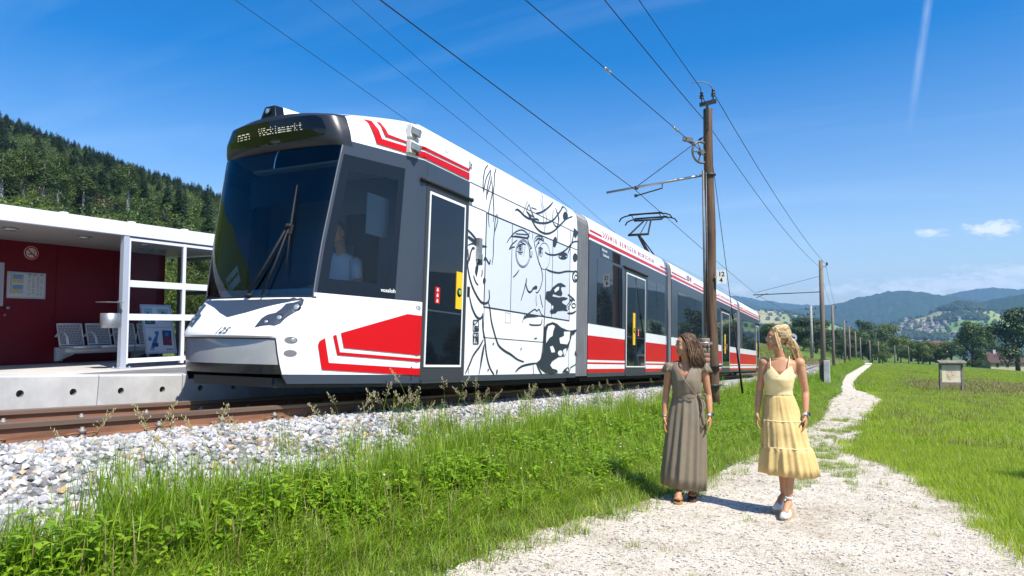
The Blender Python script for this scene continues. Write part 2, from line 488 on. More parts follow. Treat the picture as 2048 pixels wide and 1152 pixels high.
# ------------------------------------------------------------------ instancing of uncountable stuff
def stuff_points(name, pts, protos, kind='stuff', label=None):
    """pts: (x,y,z, rotz, tilt, scale, index). One object whose node tree sets the protos on its points."""
    me = bpy.data.meshes.new(name)
    P = np.array(pts, dtype=np.float32)
    me.from_pydata(P[:, :3].tolist(), [], [])
    ra = me.attributes.new('rot', 'FLOAT_VECTOR', 'POINT')
    rv = np.zeros((len(P), 3), np.float32); rv[:, 2] = P[:, 3]; rv[:, 0] = P[:, 4]
    ra.data.foreach_set('vector', rv.ravel())
    me.attributes.new('scl', 'FLOAT', 'POINT').data.foreach_set('value', P[:, 5].copy())
    me.attributes.new('idx', 'INT', 'POINT').data.foreach_set('value', P[:, 6].astype(np.int32))
    col = bpy.data.collections.new(name + '_kinds')
    for i, p in enumerate(protos):
        o = bpy.data.objects.new('%s_kind_%02d' % (name, i), p); col.objects.link(o)
    ng = bpy.data.node_groups.new(name, 'GeometryNodeTree')
    ng.interface.new_socket('Geometry', in_out='INPUT', socket_type='NodeSocketGeometry')
    ng.interface.new_socket('Geometry', in_out='OUTPUT', socket_type='NodeSocketGeometry')
    n, l = ng.nodes, ng.links
    gi, go = n.new('NodeGroupInput'), n.new('NodeGroupOutput')
    ci = n.new('GeometryNodeCollectionInfo'); ci.inputs['Collection'].default_value = col
    ci.inputs['Separate Children'].default_value = True; ci.inputs['Reset Children'].default_value = True
    iop = n.new('GeometryNodeInstanceOnPoints'); iop.inputs['Pick Instance'].default_value = True
    def attr(nm, typ):
        a = n.new('GeometryNodeInputNamedAttribute'); a.data_type = typ; a.inputs['Name'].default_value = nm
        return [o for o in a.outputs if o.enabled][0]
    l.new(gi.outputs[0], iop.inputs['Points']); l.new(ci.outputs[0], iop.inputs['Instance'])
    l.new(attr('idx', 'INT'), iop.inputs['Instance Index'])
    l.new(attr('rot', 'FLOAT_VECTOR'), iop.inputs['Rotation'])
    l.new(attr('scl', 'FLOAT'), iop.inputs['Scale'])
    l.new(iop.outputs[0], go.inputs[0])
    o = link(name, me, kind=kind)
    mod = o.modifiers.new('instances', 'NODES'); mod.node_group = ng
    if label: o['label'] = label
    return o

# ------------------------------------------------------------------ ballast
def stone_mesh(i, mt, flat=0.75):
    rnd = random.Random(100 + i)
    bm = bmesh.new()
    bmesh.ops.create_icosphere(bm, subdivisions=1, radius=1)
    sc = (rnd.uniform(0.8, 1.25), rnd.uniform(0.65, 1.0), rnd.uniform(0.5, 0.8) * flat / 0.75)
    for v in bm.verts:
        k = 1 + rnd.uniform(-0.38, 0.28)
        v.co = Vector((v.co.x*sc[0]*k, v.co.y*sc[1]*k, v.co.z*sc[2]*k))
    me = bpy.data.meshes.new('stone'); bm.to_mesh(me); bm.free()
    me.materials.append(mt)
    return me
sm, N, L, b = node_mat('ballast_stone')
oi = N.new('ShaderNodeObjectInfo'); t = N.new('ShaderNodeTexCoord')
rs_ = ramp(N, [(0.0, (0.17, 0.17, 0.175)), (0.22, (0.36, 0.36, 0.365)), (0.55, (0.49, 0.49, 0.49)), (0.84, (0.60, 0.595, 0.58)), (0.90, (0.52, 0.44, 0.33)), (0.96, (0.48, 0.33, 0.17)), (1.0, (0.33, 0.30, 0.27))])
L.new(oi.outputs['Random'], rs_.inputs[0])
n2 = N.new('ShaderNodeTexNoise'); n2.inputs['Scale'].default_value = 2.2; n2.inputs['Detail'].default_value = 6; n2.inputs['Roughness'].default_value = 0.7
L.new(t.outputs['Object'], n2.inputs['Vector'])
rv_ = ramp(N, [(0.33, (0.60, 0.56, 0.50)), (0.55, (1, 1, 1))]); L.new(n2.outputs['Fac'], rv_.inputs[0])
ml = N.new('ShaderNodeMixRGB'); ml.blend_type = 'MULTIPLY'; ml.inputs[0].default_value = 0.8
L.new(rs_.outputs[0], ml.inputs[1]); L.new(rv_.outputs[0], ml.inputs[2]); L.new(ml.outputs[0], b.inputs['Base Color'])
b.inputs['Roughness'].default_value = 0.9; b.inputs['Specular IOR Level'].default_value = 0.2
bedm = mat('ballast_fines', (0.19, 0.18, 0.17), 0.95, var=0.5, scale=30, bump=1.0, bscale=60)
def bed_z(xr, Y):   # xr: across, with the track centre at -5.5
    b0 = base(Y)
    return b0 + interp(xr, [-8.0, -7.4, -6.85, -6.7, -4.45, -4.2, -3.55, -3.2], [0.45, 0.6, 0.72, 0.74, 0.74, 0.70, 0.36, 0.18])
m = MB()
xs_ = [-8.0, -7.4, -6.85, -6.7, -5.5, -4.45, -4.2, -3.9, -3.55, -3.2]
byy = list(np.arange(-6, 60, 0.5)) + list(np.arange(60, 262, 4))
for y in byy:
    for x in xs_: m.v.append((x + track_x(y) + 5.5, y, bed_z(x, y)))
for j in range(len(byy) - 1):
    for i in range(len(xs_) - 1):
        a = j*len(xs_) + i; m.face((a, a+1, a+len(xs_)+1, a+len(xs_)), 0, True)
bed = m.build('ballast', bedm, kind='structure')
STONES = [stone_mesh(i, sm) for i in range(10)]
pts = []; near = []
rnd = random.Random(3)
def bed_point(x, y, s):
    return (x + track_x(y) + 5.5, y, bed_z(x, y) + rnd.uniform(-0.25, 0.55) * s, rnd.uniform(0, 6.28), rnd.uniform(-0.9, 0.9), s, rnd.randrange(10))
for k in range(31000):
    y = 0.8 + 34 * (rnd.random() ** 1.55)
    x = rnd.uniform(-4.86, -3.40)
    pts.append(bed_point(x, y, rnd.uniform(0.017, 0.036)))
for k in range(5200):
    y = rnd.uniform(0.8, 40); x = rnd.uniform(-6.75, -4.9)
    if abs(x + 6) < 0.09 or abs(x + 5) < 0.09: continue
    pts.append(bed_point(x, y, rnd.uniform(0.025, 0.045)))
for k in range(2600):
    y = rnd.uniform(34, 90); x = rnd.uniform(-7.3, -3.4)
    pts.append(bed_point(x, y, rnd.uniform(0.05, 0.085)))
pts.sort(key=lambda p: (p[0]+0)**2 + (p[1]-1.0)**2 if p[0] < -3.5 and p[0] > -4.7 and p[1] > 2.1 and p[5] > 0.025 else 1e6 + p[1])
for p in pts[:300]:
    o = link('stone', STONES[p[6]], bed, (p[0], p[1], p[2])); o.rotation_euler = (p[4], 0, p[3]); o.scale = (p[5]*1.15,)*3
gs = stuff_points('ballast_gravel', pts[300:], STONES)
gs.parent = bed

# ------------------------------------------------------------------ railway track
rust = mat('rusty_rail', (0.25, 0.115, 0.06), 0.75, var=0.45, scale=6, bump=0.3, bscale=40, stretch=(1, 0.15, 1))
railhead = mat('rail_head', (0.30, 0.20, 0.14), 0.38, metal=0.55, var=0.3, scale=5, stretch=(1, 0.05, 1))
wood_old = mat('old_sleeper_wood', (0.11, 0.085, 0.065), 0.9, var=0.5, scale=6, bump=0.5, stretch=(0.3, 3, 3))
bolt_m = mat('weathered_bolt', (0.28, 0.25, 0.22), 0.6, metal=0.5, var=0.3, scale=40)
track = thing('railway_track', 'single railway track with rusty rails on a bed of pale grey ballast', 'railway track', (-5.5, 0, 0))
prof = [(-0.062,0),(0.062,0),(0.062,0.012),(0.012,0.028),(0.010,0.095),(0.034,0.108),(0.034,0.138),(0.026,0.145),(-0.026,0.145),(-0.034,0.138),(-0.034,0.108),(-0.010,0.095),(-0.012,0.028),(-0.062,0.012)]
ry = list(np.arange(-6, 33, 3.0)) + list(np.arange(33, 60, 1.5)) + list(np.arange(60, 262, 6))
for sx in (0.5, -0.5):
    m = MB(); rings = []
    for y in ry: rings.append([m.vert((px_ + sx + track_x(y) + 5.5, y, rail_z(y) - 0.145 + pz_)) for px_, pz_ in prof])
    n = len(prof)
    for a, c in zip(rings, rings[1:]):
        for k in range(n): m.face((a[k], c[k], c[(k+1) % n], a[(k+1) % n]), 1 if 5 <= k <= 8 else 0)
    m.build('rail', [rust, railhead], track)
m = MB(); m.box((-0.95, -0.12, -0.2), (0.95, 0.12, 0)); slm = m.mesh('sleeper', wood_old)
m = MB()
m.lathe((0,0,0), [(0.030,0),(0.030,0.012),(0.018,0.016),(0.018,0.030),(0.024,0.032),(0.024,0.052),(0.012,0.056),(0.012,0.068)], 8, 0)
for s in (-1, 1):
    lp = [(0, 0, 0.012)] + [(0.025*cos(a)*1.0 - 0.005, s*(0.055 + 0.042*sin(a)), 0.02 + 0.014*cos(a)) for a in [pi*(-0.5 + 1.6*k/9) for k in range(10)]]
    m.tube(lp, 0.0065, 6, 1)
m.box((-0.05, -0.05, -0.012), (0.055, 0.05, 0.002), 1)
clipm = m.mesh('rail_clip', [bolt_m, rust])
for k in range(-6, 58):
    y = 2.98 + 0.597 * k
    z = rail_z(y) - 0.145
    o = link('sleeper', slm, track, (0, y, z - 0.008)); o.rotation_euler = (-AL, 0, 0)
    if k < 30:
        for cx in (0.595, -0.405):
            o = link('rail_clip', clipm, track, (cx, y, z + 0.012)); o.rotation_euler = (-AL, 0, 0); o.scale = (1.15,)*3

# ------------------------------------------------------------------ platform
conc = mat('precast_concrete', (0.50, 0.49, 0.47), 0.85, var=0.28, scale=1.7, bump=0.15, bscale=50)
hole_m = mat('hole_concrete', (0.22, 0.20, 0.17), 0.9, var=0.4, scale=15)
asph = mat('asphalt', (0.17, 0.165, 0.16), 0.9, var=0.3, scale=3, bump=0.5, bscale=140)
cpave = mat('concrete_paving', (0.52, 0.50, 0.46), 0.9, var=0.2, scale=1.2, bump=0.2, bscale=90)
plat = thing('platform', 'raised concrete platform edge of precast blocks with round holes beside the track', 'platform', (-6.85, 0, 1.10), (-AL, 0, 0))
def block_mesh():
    m = MB(); L_ = 0.955; H0, H1 = -0.42, 0.235; hz = 0.07; R_ = 0.034
    def pt(y, z, x=0.0): return m.vert((x, y, z))
    for h0 in (0, L_/2):
        y0, y1 = h0, h0 + L_/2; cy_ = (y0+y1)/2
        angs = sorted([2*pi*k/20 - pi + 0.07 for k in range(20)] + [atan2(zz - hz, yy - cy_) for yy in (y0, y1) for zz in (H0, H1-0.015)])
        n = len(angs); outer, inner, deep = [], [], []
        for a in angs:
            dy, dz = cos(a), sin(a)
            ty = ((y1 if dy > 0 else y0) - cy_) / dy if abs(dy) > 1e-6 else 1e9
            tz = ((H1-0.015 if dz > 0 else H0) - hz) / dz if abs(dz) > 1e-6 else 1e9
            t_ = min(ty, tz)
            outer.append(pt(cy_ + dy*t_, hz + dz*t_)); inner.append(pt(cy_ + dy*R_, hz + dz*R_)); deep.append(pt(cy_ + dy*R_*0.9, hz + dz*R_*0.9, -0.07))
        for k in range(n):
            k2 = (k+1) % n
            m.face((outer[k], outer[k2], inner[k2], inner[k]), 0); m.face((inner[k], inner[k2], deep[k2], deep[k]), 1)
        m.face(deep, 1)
    m.poly([(0, 0, H1-0.015), (0, L_, H1-0.015), (-0.015, L_, H1), (-0.015, 0, H1)])
    m.poly([(-0.015, 0, H1), (-0.015, L_, H1), (-0.32, L_, H1), (-0.32, 0, H1)])
    m.poly([(0, 0, H0), (0, 0, H1-0.015), (-0.015, 0, H1), (-0.32, 0, H1), (-0.32, 0, H0)])
    m.poly([(0, L_, H0), (-0.32, L_, H0), (-0.32, L_, H1), (-0.015, L_, H1), (0, L_, H1-0.015)])
    return m.mesh('concrete_block', [conc, hole_m])
bme = block_mesh()
for k in range(-5, 32):
    link('concrete_block', bme, plat, (random.uniform(-0.004, 0.002), 4.32 + 0.965*k, random.uniform(-0.003, 0.003)))
SHZ = 0.86    # level floor of the shelter
def pave_z(x, y):
    e = 1.10 + 0.232 - SL*y
    return lerp(e, min(SHZ, e) if y > 11 else SHZ, min(1, max(0, (-7.15 - x) / 3.4)))
m = MB()
pxs = [-7.155, -7.6, -8.2, -9, -9.8, -10.55, -12.5, -16]; pys = list(np.arange(-4, 36.5, 1.0))
for y in pys:
    for x in pxs: m.v.append((x, y, pave_z(x, y)))
for j in range(len(pys)-1):
    for i in range(len(pxs)-1):
        a = j*len(pxs)+i; m.face((a, a+1, a+len(pxs)+1, a+len(pxs)), 0, True)
m.build('pavement', asph, kind='structure')
m = MB(); m.box((-16.2, -4, SHZ-0.4), (-10.62, 10.6, SHZ+0.012)); m.build('shelter_floor', cpave, kind='structure', bevel=0.01)
# ------------------------------------------------------------------ the tram
tramglass = mat('tram_window_glass', (0.010, 0.014, 0.022), 0.015, spec=0.7)
doorglass = mat('tram_door_glass', (0.006, 0.008, 0.012), 0.02, spec=0.6)
cabglass = glass_mat('cab_glass', (0.74, 0.82, 0.87), (1, 1, 1), 1.45)
wsglass = glass_mat('windshield_glass', (0.42, 0.55, 0.66), (0.9, 0.95, 1), 1.4)
SZ_ = [0, 2.72, 2.95, 3.05, 3.12, 3.17, 3.21, 3.24, 3.25]; SW_ = [1.2, 1.2, 1.185, 1.16, 1.11, 1.03, .88, .5, .0]
def sec(z): return interp(z, SZ_, SW_)
def wt(y): return min(1.2, 0.62 + 0.38 * (y - 4.67))
def drop(y): return 0.2 * min(1, max(0, (6.4 - y) / 1.2)) ** 1.5
def surf(y, z):
    ze = z + drop(y) * min(1, max(0, (z - 2.7) / 0.3))
    return max(0.02, wt(y) - (1.2 - sec(ze)))
tram = thing('tram', 'white, red and anthracite tram with a line drawn face on its side', 'tram', (-5.5, 0, 1.10), (-AL, 0, 0))
# --- cab surface as a grid: rows = levels, columns = right rear -> front centre -> left rear
LV = [(.21,4.66,4.80),(.30,4.58,4.76),(.39,4.575,4.73),(.50,4.58,4.70),(.575,4.585,4.685),(.632,4.60,4.67),(.655,4.54,4.650),(.685,4.543,4.66),(.72,4.575,4.685),(.80,4.645,4.745),(.90,4.755,4.84),(1.00,4.865,4.92),(1.05,4.925,4.965),(1.10,4.93,4.97),(1.25,4.945,4.985),(1.6,4.975,5.025),(2.0,5.035,5.085),(2.40,5.105,5.145),(2.55,5.135,5.17),(2.64,5.155,5.185),(2.66,5.115,5.175),(2.70,5.095,5.165),(2.80,5.07,5.15),(2.95,5.055,5.15),(3.00,5.08,5.20),(3.03,5.18,5.30),(3.08,5.42,5.56),(3.13,5.70,5.80),(3.18,5.95,6.0),(3.22,6.10,6.12),(3.25,6.268,6.269)]
NFR = 12
SFR = [.08, .22, .42, .63, .70, .82, .935, 1.0]
def cab_half(z, yf, yc):
    yb = min(6.262, yc + 0.10)
    wc = surf(yc, z)
    A = Vector((0, yf)); B = Vector((surf(yb, z), yb)); C1 = Vector((0.62*wc, yf + 0.012)); C2 = Vector((wc*0.99, lerp(yf, yc, 0.62)))
    out = []
    for k in range(NFR + 1):
        t = k / NFR
        p = A*(1-t)**3 + 3*C1*t*(1-t)**2 + 3*C2*t*t*(1-t) + B*t**3
        out.append((p.x, p.y))
    for f in SFR:
        y = lerp(yb, 6.27, f); out.append((surf(y, z), y))
    return out
NH = NFR + len(SFR)            # index of last half point
GRID = []
for z, yf, yc in LV:
    h = cab_half(z, yf, yc)
    row = [Vector((x, y, z)) for x, y in reversed(h)] + [Vector((-x, y, z)) for x, y in h[1:]]
    GRID.append(row)
def hcol(j): return abs((j + 0.5) - NH)       # distance of the column middle from the front centre, in columns
def cab_piece(name, cond, mats, parent, tf=None, **kw):
    m = MB(); ids = {}
    def vid(i, j):
        if (i, j) not in ids:
            p = GRID[i][j]
            ids[(i, j)] = m.vert(tf(p) if tf else p)
        return ids[(i, j)]
    for i in range(len(LV) - 1):
        for j in range(2*NH):
            c = (GRID[i][j] + GRID[i+1][j+1] + GRID[i+1][j] + GRID[i][j+1]) / 4
            k = cond(c, hcol(j), i, j)
            if k is None: continue
            q = (vid(i, j), vid(i, j+1), vid(i+1, j+1), vid(i+1, j))
            m.face(q if tf else q[::-1], k, True)
    if not m.f: return None
    me = m.mesh(name, mats); me.set_sharp_from_angle(angle=radians(38))
    return link(name, me, parent, **kw)
def is_front(h): return h < NFR - 1.2
def c_bumper(c, h, i, j):
    if 0.30 < c.z < 0.632 and h < NFR - 2.0: return 1 if c.z < 0.39 else 0
def c_hood(c, h, i, j):
    if 0.632 < c.z < 1.05 and c.y < 5.12 and h < NFR + 1: return 0
def c_ws(c, h, i, j):
    if 1.05 < c.z < 2.64 and h < NFR - 1: return 0
def c_win(c, h, i, j, side):
    a = h - NFR
    if 1.25 < c.z < 2.40 and 1 <= a < 4 and (j < NH) == (side > 0): return 0
def c_shell(c, h, i, j):
    for f in (c_bumper, c_hood, c_ws): 
        if f(c, h, i, j) is not None: return None
    if c_win(c, h, i, j, 1) is not None or c_win(c, h, i, j, -1) is not None: return None
    if c.z < .30 and h < NFR - 2.0: return None
    if c.z < .30: return 1
    if c.z < 1.10: return 0
    if 1.10 < c.z < 2.55 and 0 <= h - NFR < 5: return 3
    if c.z < 2.64: return 1
    if c.z < 3.03 and h < NFR + 0.6: return 2
    if c.z < 2.70: return 1
    return 0
CABM = [M['white'], M['anthracite'], mat('head_frame', (0.020, 0.022, 0.026), 0.35), mat('window_border', (0.012, 0.018, 0.028), 0.25, spec=0.15)]
def cab(tf=None):
    shell = cab_piece('cab_shell', c_shell, CABM, tram, tf)
    cab_piece('bumper', c_bumper, [M['bump'], M['black']], tram, tf)
    cab_piece('hood', c_hood, [M['white']], tram, tf)
    cab_piece('windshield', c_ws, [wsglass if tf is None else tramglass], tram, tf)
    for s in (1, -1): cab_piece('cab_window', lambda c, h, i, j: c_win(c, h, i, j, s), [cabglass if tf is None else tramglass], tram, tf)
    return shell
SHELL = cab()
YEND = 35.62 + 6.27
cab(lambda p: Vector((p.x, YEND - p.y, p.z)))
# dark underside of the front and the obstacle deflector
m = MB()
def plan(y0, w0, y1, w1, z0, z1, mi=0):
    m.loft([[(-w0, y0, z), (w0, y0, z), (w1, y1, z), (-w1, y1, z)] for z in (z0, z1)], mi, smooth=False)
plan(4.80, 0.56, 6.25, 1.12, 0.17, 0.26)
m.box((-0.54, 4.78, 0.20), (0.54, 4.88, 0.262))
m.build('obstacle_deflector', M['darkgrey'], tram)

# --- straight bodies
BODY_Z = [.21, .285, .355, .44, .475, .515, .955, 1.165, 2.70, 2.735, 2.81, 2.855, 2.895]
BODY_M = [1, 2, 0, 2, 0, 2, 0, 1, 0, 2, 0, 3]
def body(y0, y1, plain, ystripe=True):
    m = MB()
    zs = BODY_Z + [2.95, 3.0, 3.05, 3.09, 3.12, 3.15, 3.17, 3.19, 3.21, 3.225, 3.24, 3.25]
    ys = (y0, y0 + 0.012, y1 - 0.012, y1)
    for s in (1, -1):
        rows = []
        for z in zs: rows.append([m.vert((s*(sec(z) - (0.012 if y in (y0, y1) else 0)), y, z)) for y in ys])
        for i in range(len(zs) - 1):
            mi = BODY_M[i] if i < len(BODY_M) else 0
            if plain: mi = 1 if zs[i] < 0.285 else 0
            if mi == 3: mi = 0
            for k in range(3):
                q = (rows[i][k], rows[i][k+1], rows[i+1][k+1], rows[i+1][k])
                m.face(q if s > 0 else q[::-1], mi, True)
    for y, r in ((y0 + 0.004, 0), (y1 - 0.004, 1)):
        pr = [(1.12, .21)] + [(sec(z) - 0.02, z) for z in zs[1:]]
        P = [(w, y, z) for w, z in pr] + [(-w, y, z) for w, z in reversed(pr)]
        m.poly(P if r else P[::-1], 4)
    m.poly([(-1.19, y0, .212), (-1.19, y1, .212), (1.19, y1, .212), (1.19, y0, .212)], 4)
    me = m.mesh('car_body', [M['white'], M['anthracite'], M['red'], M['red'], M['blackmat']]); me.set_sharp_from_angle(angle=radians(40))
    return link('car_body', me, tram)
MODS = [(6.27, 10.95), (11.55, 17.23), (17.75, 22.6), (23.1, 28.82), (29.55, 35.62)]
BOD = [body(a, b, i == 0) for i, (a, b) in enumerate(MODS)]
def bellows(y0, y1):
    m = MB(); n = max(4, int((y1 - y0) / 0.085)); st = (y1 - y0) / n
    zs = [.23, 2.0, 2.72, 2.95, 3.05, 3.12, 3.17, 3.21, 3.24]
    def ring(y, d): return [(sec(z) - d, y, z - (d*0.6 if z > 3 else 0)) for z in zs] + [(-(sec(z) - d), y, z - (d*0.6 if z > 3 else 0)) for z in reversed(zs)]
    for k in range(n):
        y = y0 + k*st
        m.loft([ring(y, 0.10), ring(y + 0.22*st, 0.030), ring(y + 0.5*st, 0.012), ring(y + 0.78*st, 0.030), ring(y + st, 0.10)], 0, cap=False, smooth=False)
    return m.build('bellows', bellm, tram)
bellm = mat('bellows_fabric', (0.14, 0.145, 0.155), 0.5, var=0.25, scale=2)
for (a, b), (c, d) in zip(MODS, MODS[1:]): bellows(b - 0.01, c + 0.01)

# --- things set flush into the sides (s = +1 platform-away side in view, -1 far side)
def side_plate(m, y0, y1, z0, z1, t, mi=0, s=1, base_=1.2):
    a, b = sorted((s*(base_ - 0.03), s*(base_ + t)))
    m.box((a, y0, z0), (b, y1, z1), mi)
def window(bo, y0, y1, z0=1.18, z1=2.41, s=1, split=()):
    m = MB(); side_plate(m, y0, y1, z0, z1, 0.004, 0, s)
    w = m.build('window', tramglass, bo)
    if split:
        m = MB()
        for y in split: side_plate(m, y - 0.008, y + 0.008, z0, z1, 0.006, 0, s)
        m.build('window_bar', M['blackmat'], w)
    return w
def door(bo, y0, y1, double=True, s=1, bar=None, icon=None):
    """bo: parent body; opening from y0 to y1"""
    m = MB(); side_plate(m, y0 - 0.06, y1 + 0.06, 0.235, 2.46, 0.006, 0, s)
    d = m.build('door', M['darkgrey'], tram)
    m = MB(); side_plate(m, y0 + 0.02, y1 - 0.02, 0.41, 2.34, 0.012, 0, s); m.build('door_pane', doorglass, d)
    m = MB()
    for q in ((y0, y0 + 0.022, 0.385, 2.375), (y1 - 0.022, y1, 0.385, 2.375), (y0 + 0.022, y1 - 0.022, 0.385, 0.41), (y0 + 0.022, y1 - 0.022, 2.345, 2.375)):
        side_plate(m, *q, 0.015, 0, s)
    m.build('door_outline', M['white'], d)
    m = MB(); side_plate(m, y0 + 0.022, y1 - 0.022, 1.012, 1.03, 0.014, 0, s)
    if double: side_plate(m, (y0+y1)/2 - 0.012, (y0+y1)/2 + 0.012, 0.41, 2.345, 0.0145, 0, s)
    m.build('door_rail', M['anthracite'], d)
    if bar:
        m = MB(); side_plate(m, bar[0], bar[1], bar[2], bar[3], 0.020, 0, s); bb = m.build('door_button_strip', M['yellow'], d)
        zc_, yc_ = lerp(bar[2], bar[3], 0.45), (bar[0]+bar[1])/2
        m = MB(); m.lathe((s*1.218, yc_, zc_), [(0.055,0),(0.055,0.006),(0.04,0.010),(0.04,0.012)], 14, 0, axis=(s,0,0)); m.lathe((s*1.228, yc_, zc_), [(0.03,0),(0.028,0.008)], 12, 1, axis=(s,0,0))
        o = m.build('door_button', [M['blackmat'], mat('green_button', (0.25, 0.5, 0.05), 0.4)], d)
    if icon:
        m = MB(); side_plate(m, icon[0], icon[1], icon[2], icon[3], 0.0145, 0, s)
        ih = (icon[3]-icon[2])/3
        for k in range(3):
            zz = icon[2] + (k + 0.5)*ih; yy = (icon[0]+icon[1])/2
            side_plate(m, yy - 0.018, yy + 0.018, zz - ih*0.30, zz + ih*0.08, 0.0155, 1, s); side_plate(m, yy - 0.010, yy + 0.010, zz + ih*0.12, zz + ih*0.32, 0.0155, 1, s)
        m.build('door_pictogram', [M['red'], M['white']], d)
    # rain gutter / canopy bar over the door
    m = MB(); m.cyl((s*1.215, y0 - 0.16, 2.475), (s*1.215, y1 + 0.14, 2.475), 0.022, 8); m.sphere((s*1.215, y0 - 0.16, 2.475), 0.028, 8); m.sphere((s*1.215, y1 + 0.14, 2.475), 0.028, 8)
    m.build('door_gutter', M['blackmat'], d)
    m = MB(); side_plate(m, y0 - 0.04, y1 + 0.04, 0.205, 0.233, 0.02, 0, s); m.build('door_step', M['darkgrey'], d)
    return d
B0, B1, B2, B3, B4 = BOD
for s in (1, -1):
    door(B0, 6.33, 7.12, False, s, bar=(6.95, 7.09, 1.08, 1.53) if s > 0 else None, icon=(6.50, 6.60, 1.11, 1.30) if s > 0 else None)
    door(B1, 13.77, 15.2, True, s, bar=(14.24, 14.39, 0.86, 1.55), icon=(14.60, 14.70, 1.06, 1.22))
    window(B1, 11.97, 13.52, s=s, split=(12.9,)); window(B1, 15.42, 17.0, s=s, split=(16.2,))
    window(B2, 18.42, 21.6, s=s, split=(19.4, 20.6))
    window(B3, 23.3, 24.85, s=s); door(B3, 25.12, 26.72, True, s, bar=(25.62, 25.82, 0.88, 1.58), icon=(26.05, 26.17, 1.05, 1.25)); window(B3, 26.98, 28.72, s=s)
    window(B4, 30.1, 33.9, s=s, split=(31.4, 32.7)); door(B4, 34.42, 35.5, False, s, bar=(34.5, 34.66, 0.95, 1.55))
# grey zone round the first door
m = MB(); 
side_plate(m, 6.27, 7.215, 2.462, 2.698, 0.003)
side_plate(m, 7.185, 7.215, 0.235, 2.462, 0.003)
m.build('door_surround', M['anthracite'], B0)
# destination window over the first window of the second car
for (bo, a, b_) in ((B1, 12.13, 13.36), (B3, 27.2, 28.5)):
    m = MB(); side_plate(m, a, b_, 2.47, 2.672, 0.004); dw = m.build('destination_window', tramglass, bo)
ledm = mat('led_text', (0.8, 0.85, 0.85), 0.4)
R_SIDE = lambda x, y, z: frame((x, y, z), (0, 1, 0), (0, 0, 1))
put_text('destination_text', 'Attersee', 0.085, ledm, R_SIDE(1.205, 12.22, 2.59), dw, depth=0.0005)
put_text('destination_text', 'Vöcklamarkt', 0.07, ledm, R_SIDE(1.205, 12.28, 2.50), dw, depth=0.0005)
# --- red line work on the white roof edge
def strip(m, y0, y1, z0, z1, off=0.003, mi=0, n=1):
    """a band that follows the side surface"""
    for k in range(n):
        a, b_ = lerp(y0, y1, k/n), lerp(y0, y1, (k+1)/n)
        m.poly([(surf(a, z0)+off, a, z0), (surf(b_, z0)+off, b_, z0), (surf(b_, z1)+off, b_, z1), (surf(a, z1)+off, a, z1)], mi)
def surf_poly(m, pts, off=0.004, mi=0, cuts=0):
    P = [Vector((p[0], p[1], 0)) for p in pts]
    bm = bmesh.new()
    vs_ = [bm.verts.new(p) for p in P]
    for t in tessellate_polygon([P]): 
        try: bm.faces.new([vs_[i] for i in t])
        except ValueError: pass
    for _ in range(cuts):
        ed = [e for e in bm.edges if e.calc_length() > 0.12]
        if not ed: break
        bmesh.ops.subdivide_edges(bm, edges=ed, cuts=1)
        bmesh.ops.triangulate(bm, faces=bm.faces[:])
    bm.normal_update()
    ids = {}
    for v in bm.verts: ids[v] = m.vert((surf(v.co.x, v.co.y) + off, v.co.x, v.co.y))
    for f in bm.faces:
        q = [ids[v] for v in f.verts]
        m.face(q if f.normal.z > 0 else q[::-1], mi)
    bm.free()
def ribbon(m, pts, w, off=0.003, mi=0, n=4, taper=True, sf=surf):
    P = smooth_line([(p[0], p[1]) for p in pts], n)
    ids = []
    for i, p in enumerate(P):
        d = P[min(i+1, len(P)-1)] - P[max(i-1, 0)]
        if d.length < 1e-9: d = Vector((1, 0))
        d.normalize(); nrm = Vector((-d.y, d.x))
        ww = w/2
        if taper: ww *= 0.55 + 0.45*min(1, 4*min(i, len(P)-1-i)/max(1, len(P)-1) + 0.15)
        a, b_ = p + nrm*ww, p - nrm*ww
        ids.append((m.vert((sf(a.x, a.y)+off, a.x, a.y)), m.vert((sf(b_.x, b_.y)+off, b_.x, b_.y))))
    for (a, b_), (c, d) in zip(ids, ids[1:]): m.face((b_, d, c, a), mi)
REDM = mat('red_film', (0.52, 0.003, 0.006), 0.35, spec=0.3)
m = MB(); strip(m, 11.56, 12.23, 2.855, 2.893); strip(m, 16.58, 17.22, 2.855, 2.893); m.build('red_stripe', REDM, B1)
m = MB(); strip(m, 17.76, 19.5, 2.855, 2.893); strip(m, 20.45, 22.59, 2.855, 2.893); m.build('red_stripe', REDM, B2)
m = MB(); strip(m, 23.11, 24.4, 2.855, 2.893); strip(m, 28.0, 28.81, 2.855, 2.893); m.build('red_stripe', REDM, B3)
m = MB(); strip(m, 29.56, 30.3, 2.855, 2.893); strip(m, 31.2, 35.6, 2.855, 2.893); m.build('red_stripe', REDM, B4)
m = MB()
for k in range(3):
    y = 12.30 + k*0.14
    ribbon(m, [(y, 2.98), (y + 0.09, 2.92), (y, 2.86)], 0.035, 0.004, n=1, taper=False)
m.build('chevron_print', REDM, B1)
LEAN = Vector((-0.065, 0, 1))
def roof_text(s, size, y, z, bo, mt, **kw): return put_text('slogan_lettering', s, size, mt, frame((surf(y, z) + 0.0045, y, z), (0, 1, 0), LEAN), bo, depth=0.0005, **kw)
roof_text('WIR BEWEGEN MENSCHEN', 0.140, 12.72, 2.868, B1, REDM, space=2.15, bold=0.001)
roof_text('WIR BEWEGEN MENSCHEN', 0.140, 24.5, 2.868, B3, REDM, space=1.9, bold=0.001)
roof_text('OÖ', 0.20, 19.56, 2.865, B2, M['ink'], bold=0.006); roof_text('VV', 0.20, 19.95, 2.865, B2, REDM, bold=0.006)
m = MB(); strip(m, 30.5, 31.1, 2.83, 2.98, 0.003); m.build('yellow_sign', M['yellow'], B4)
for zf in (2.74,):
    pass
m = MB(); 
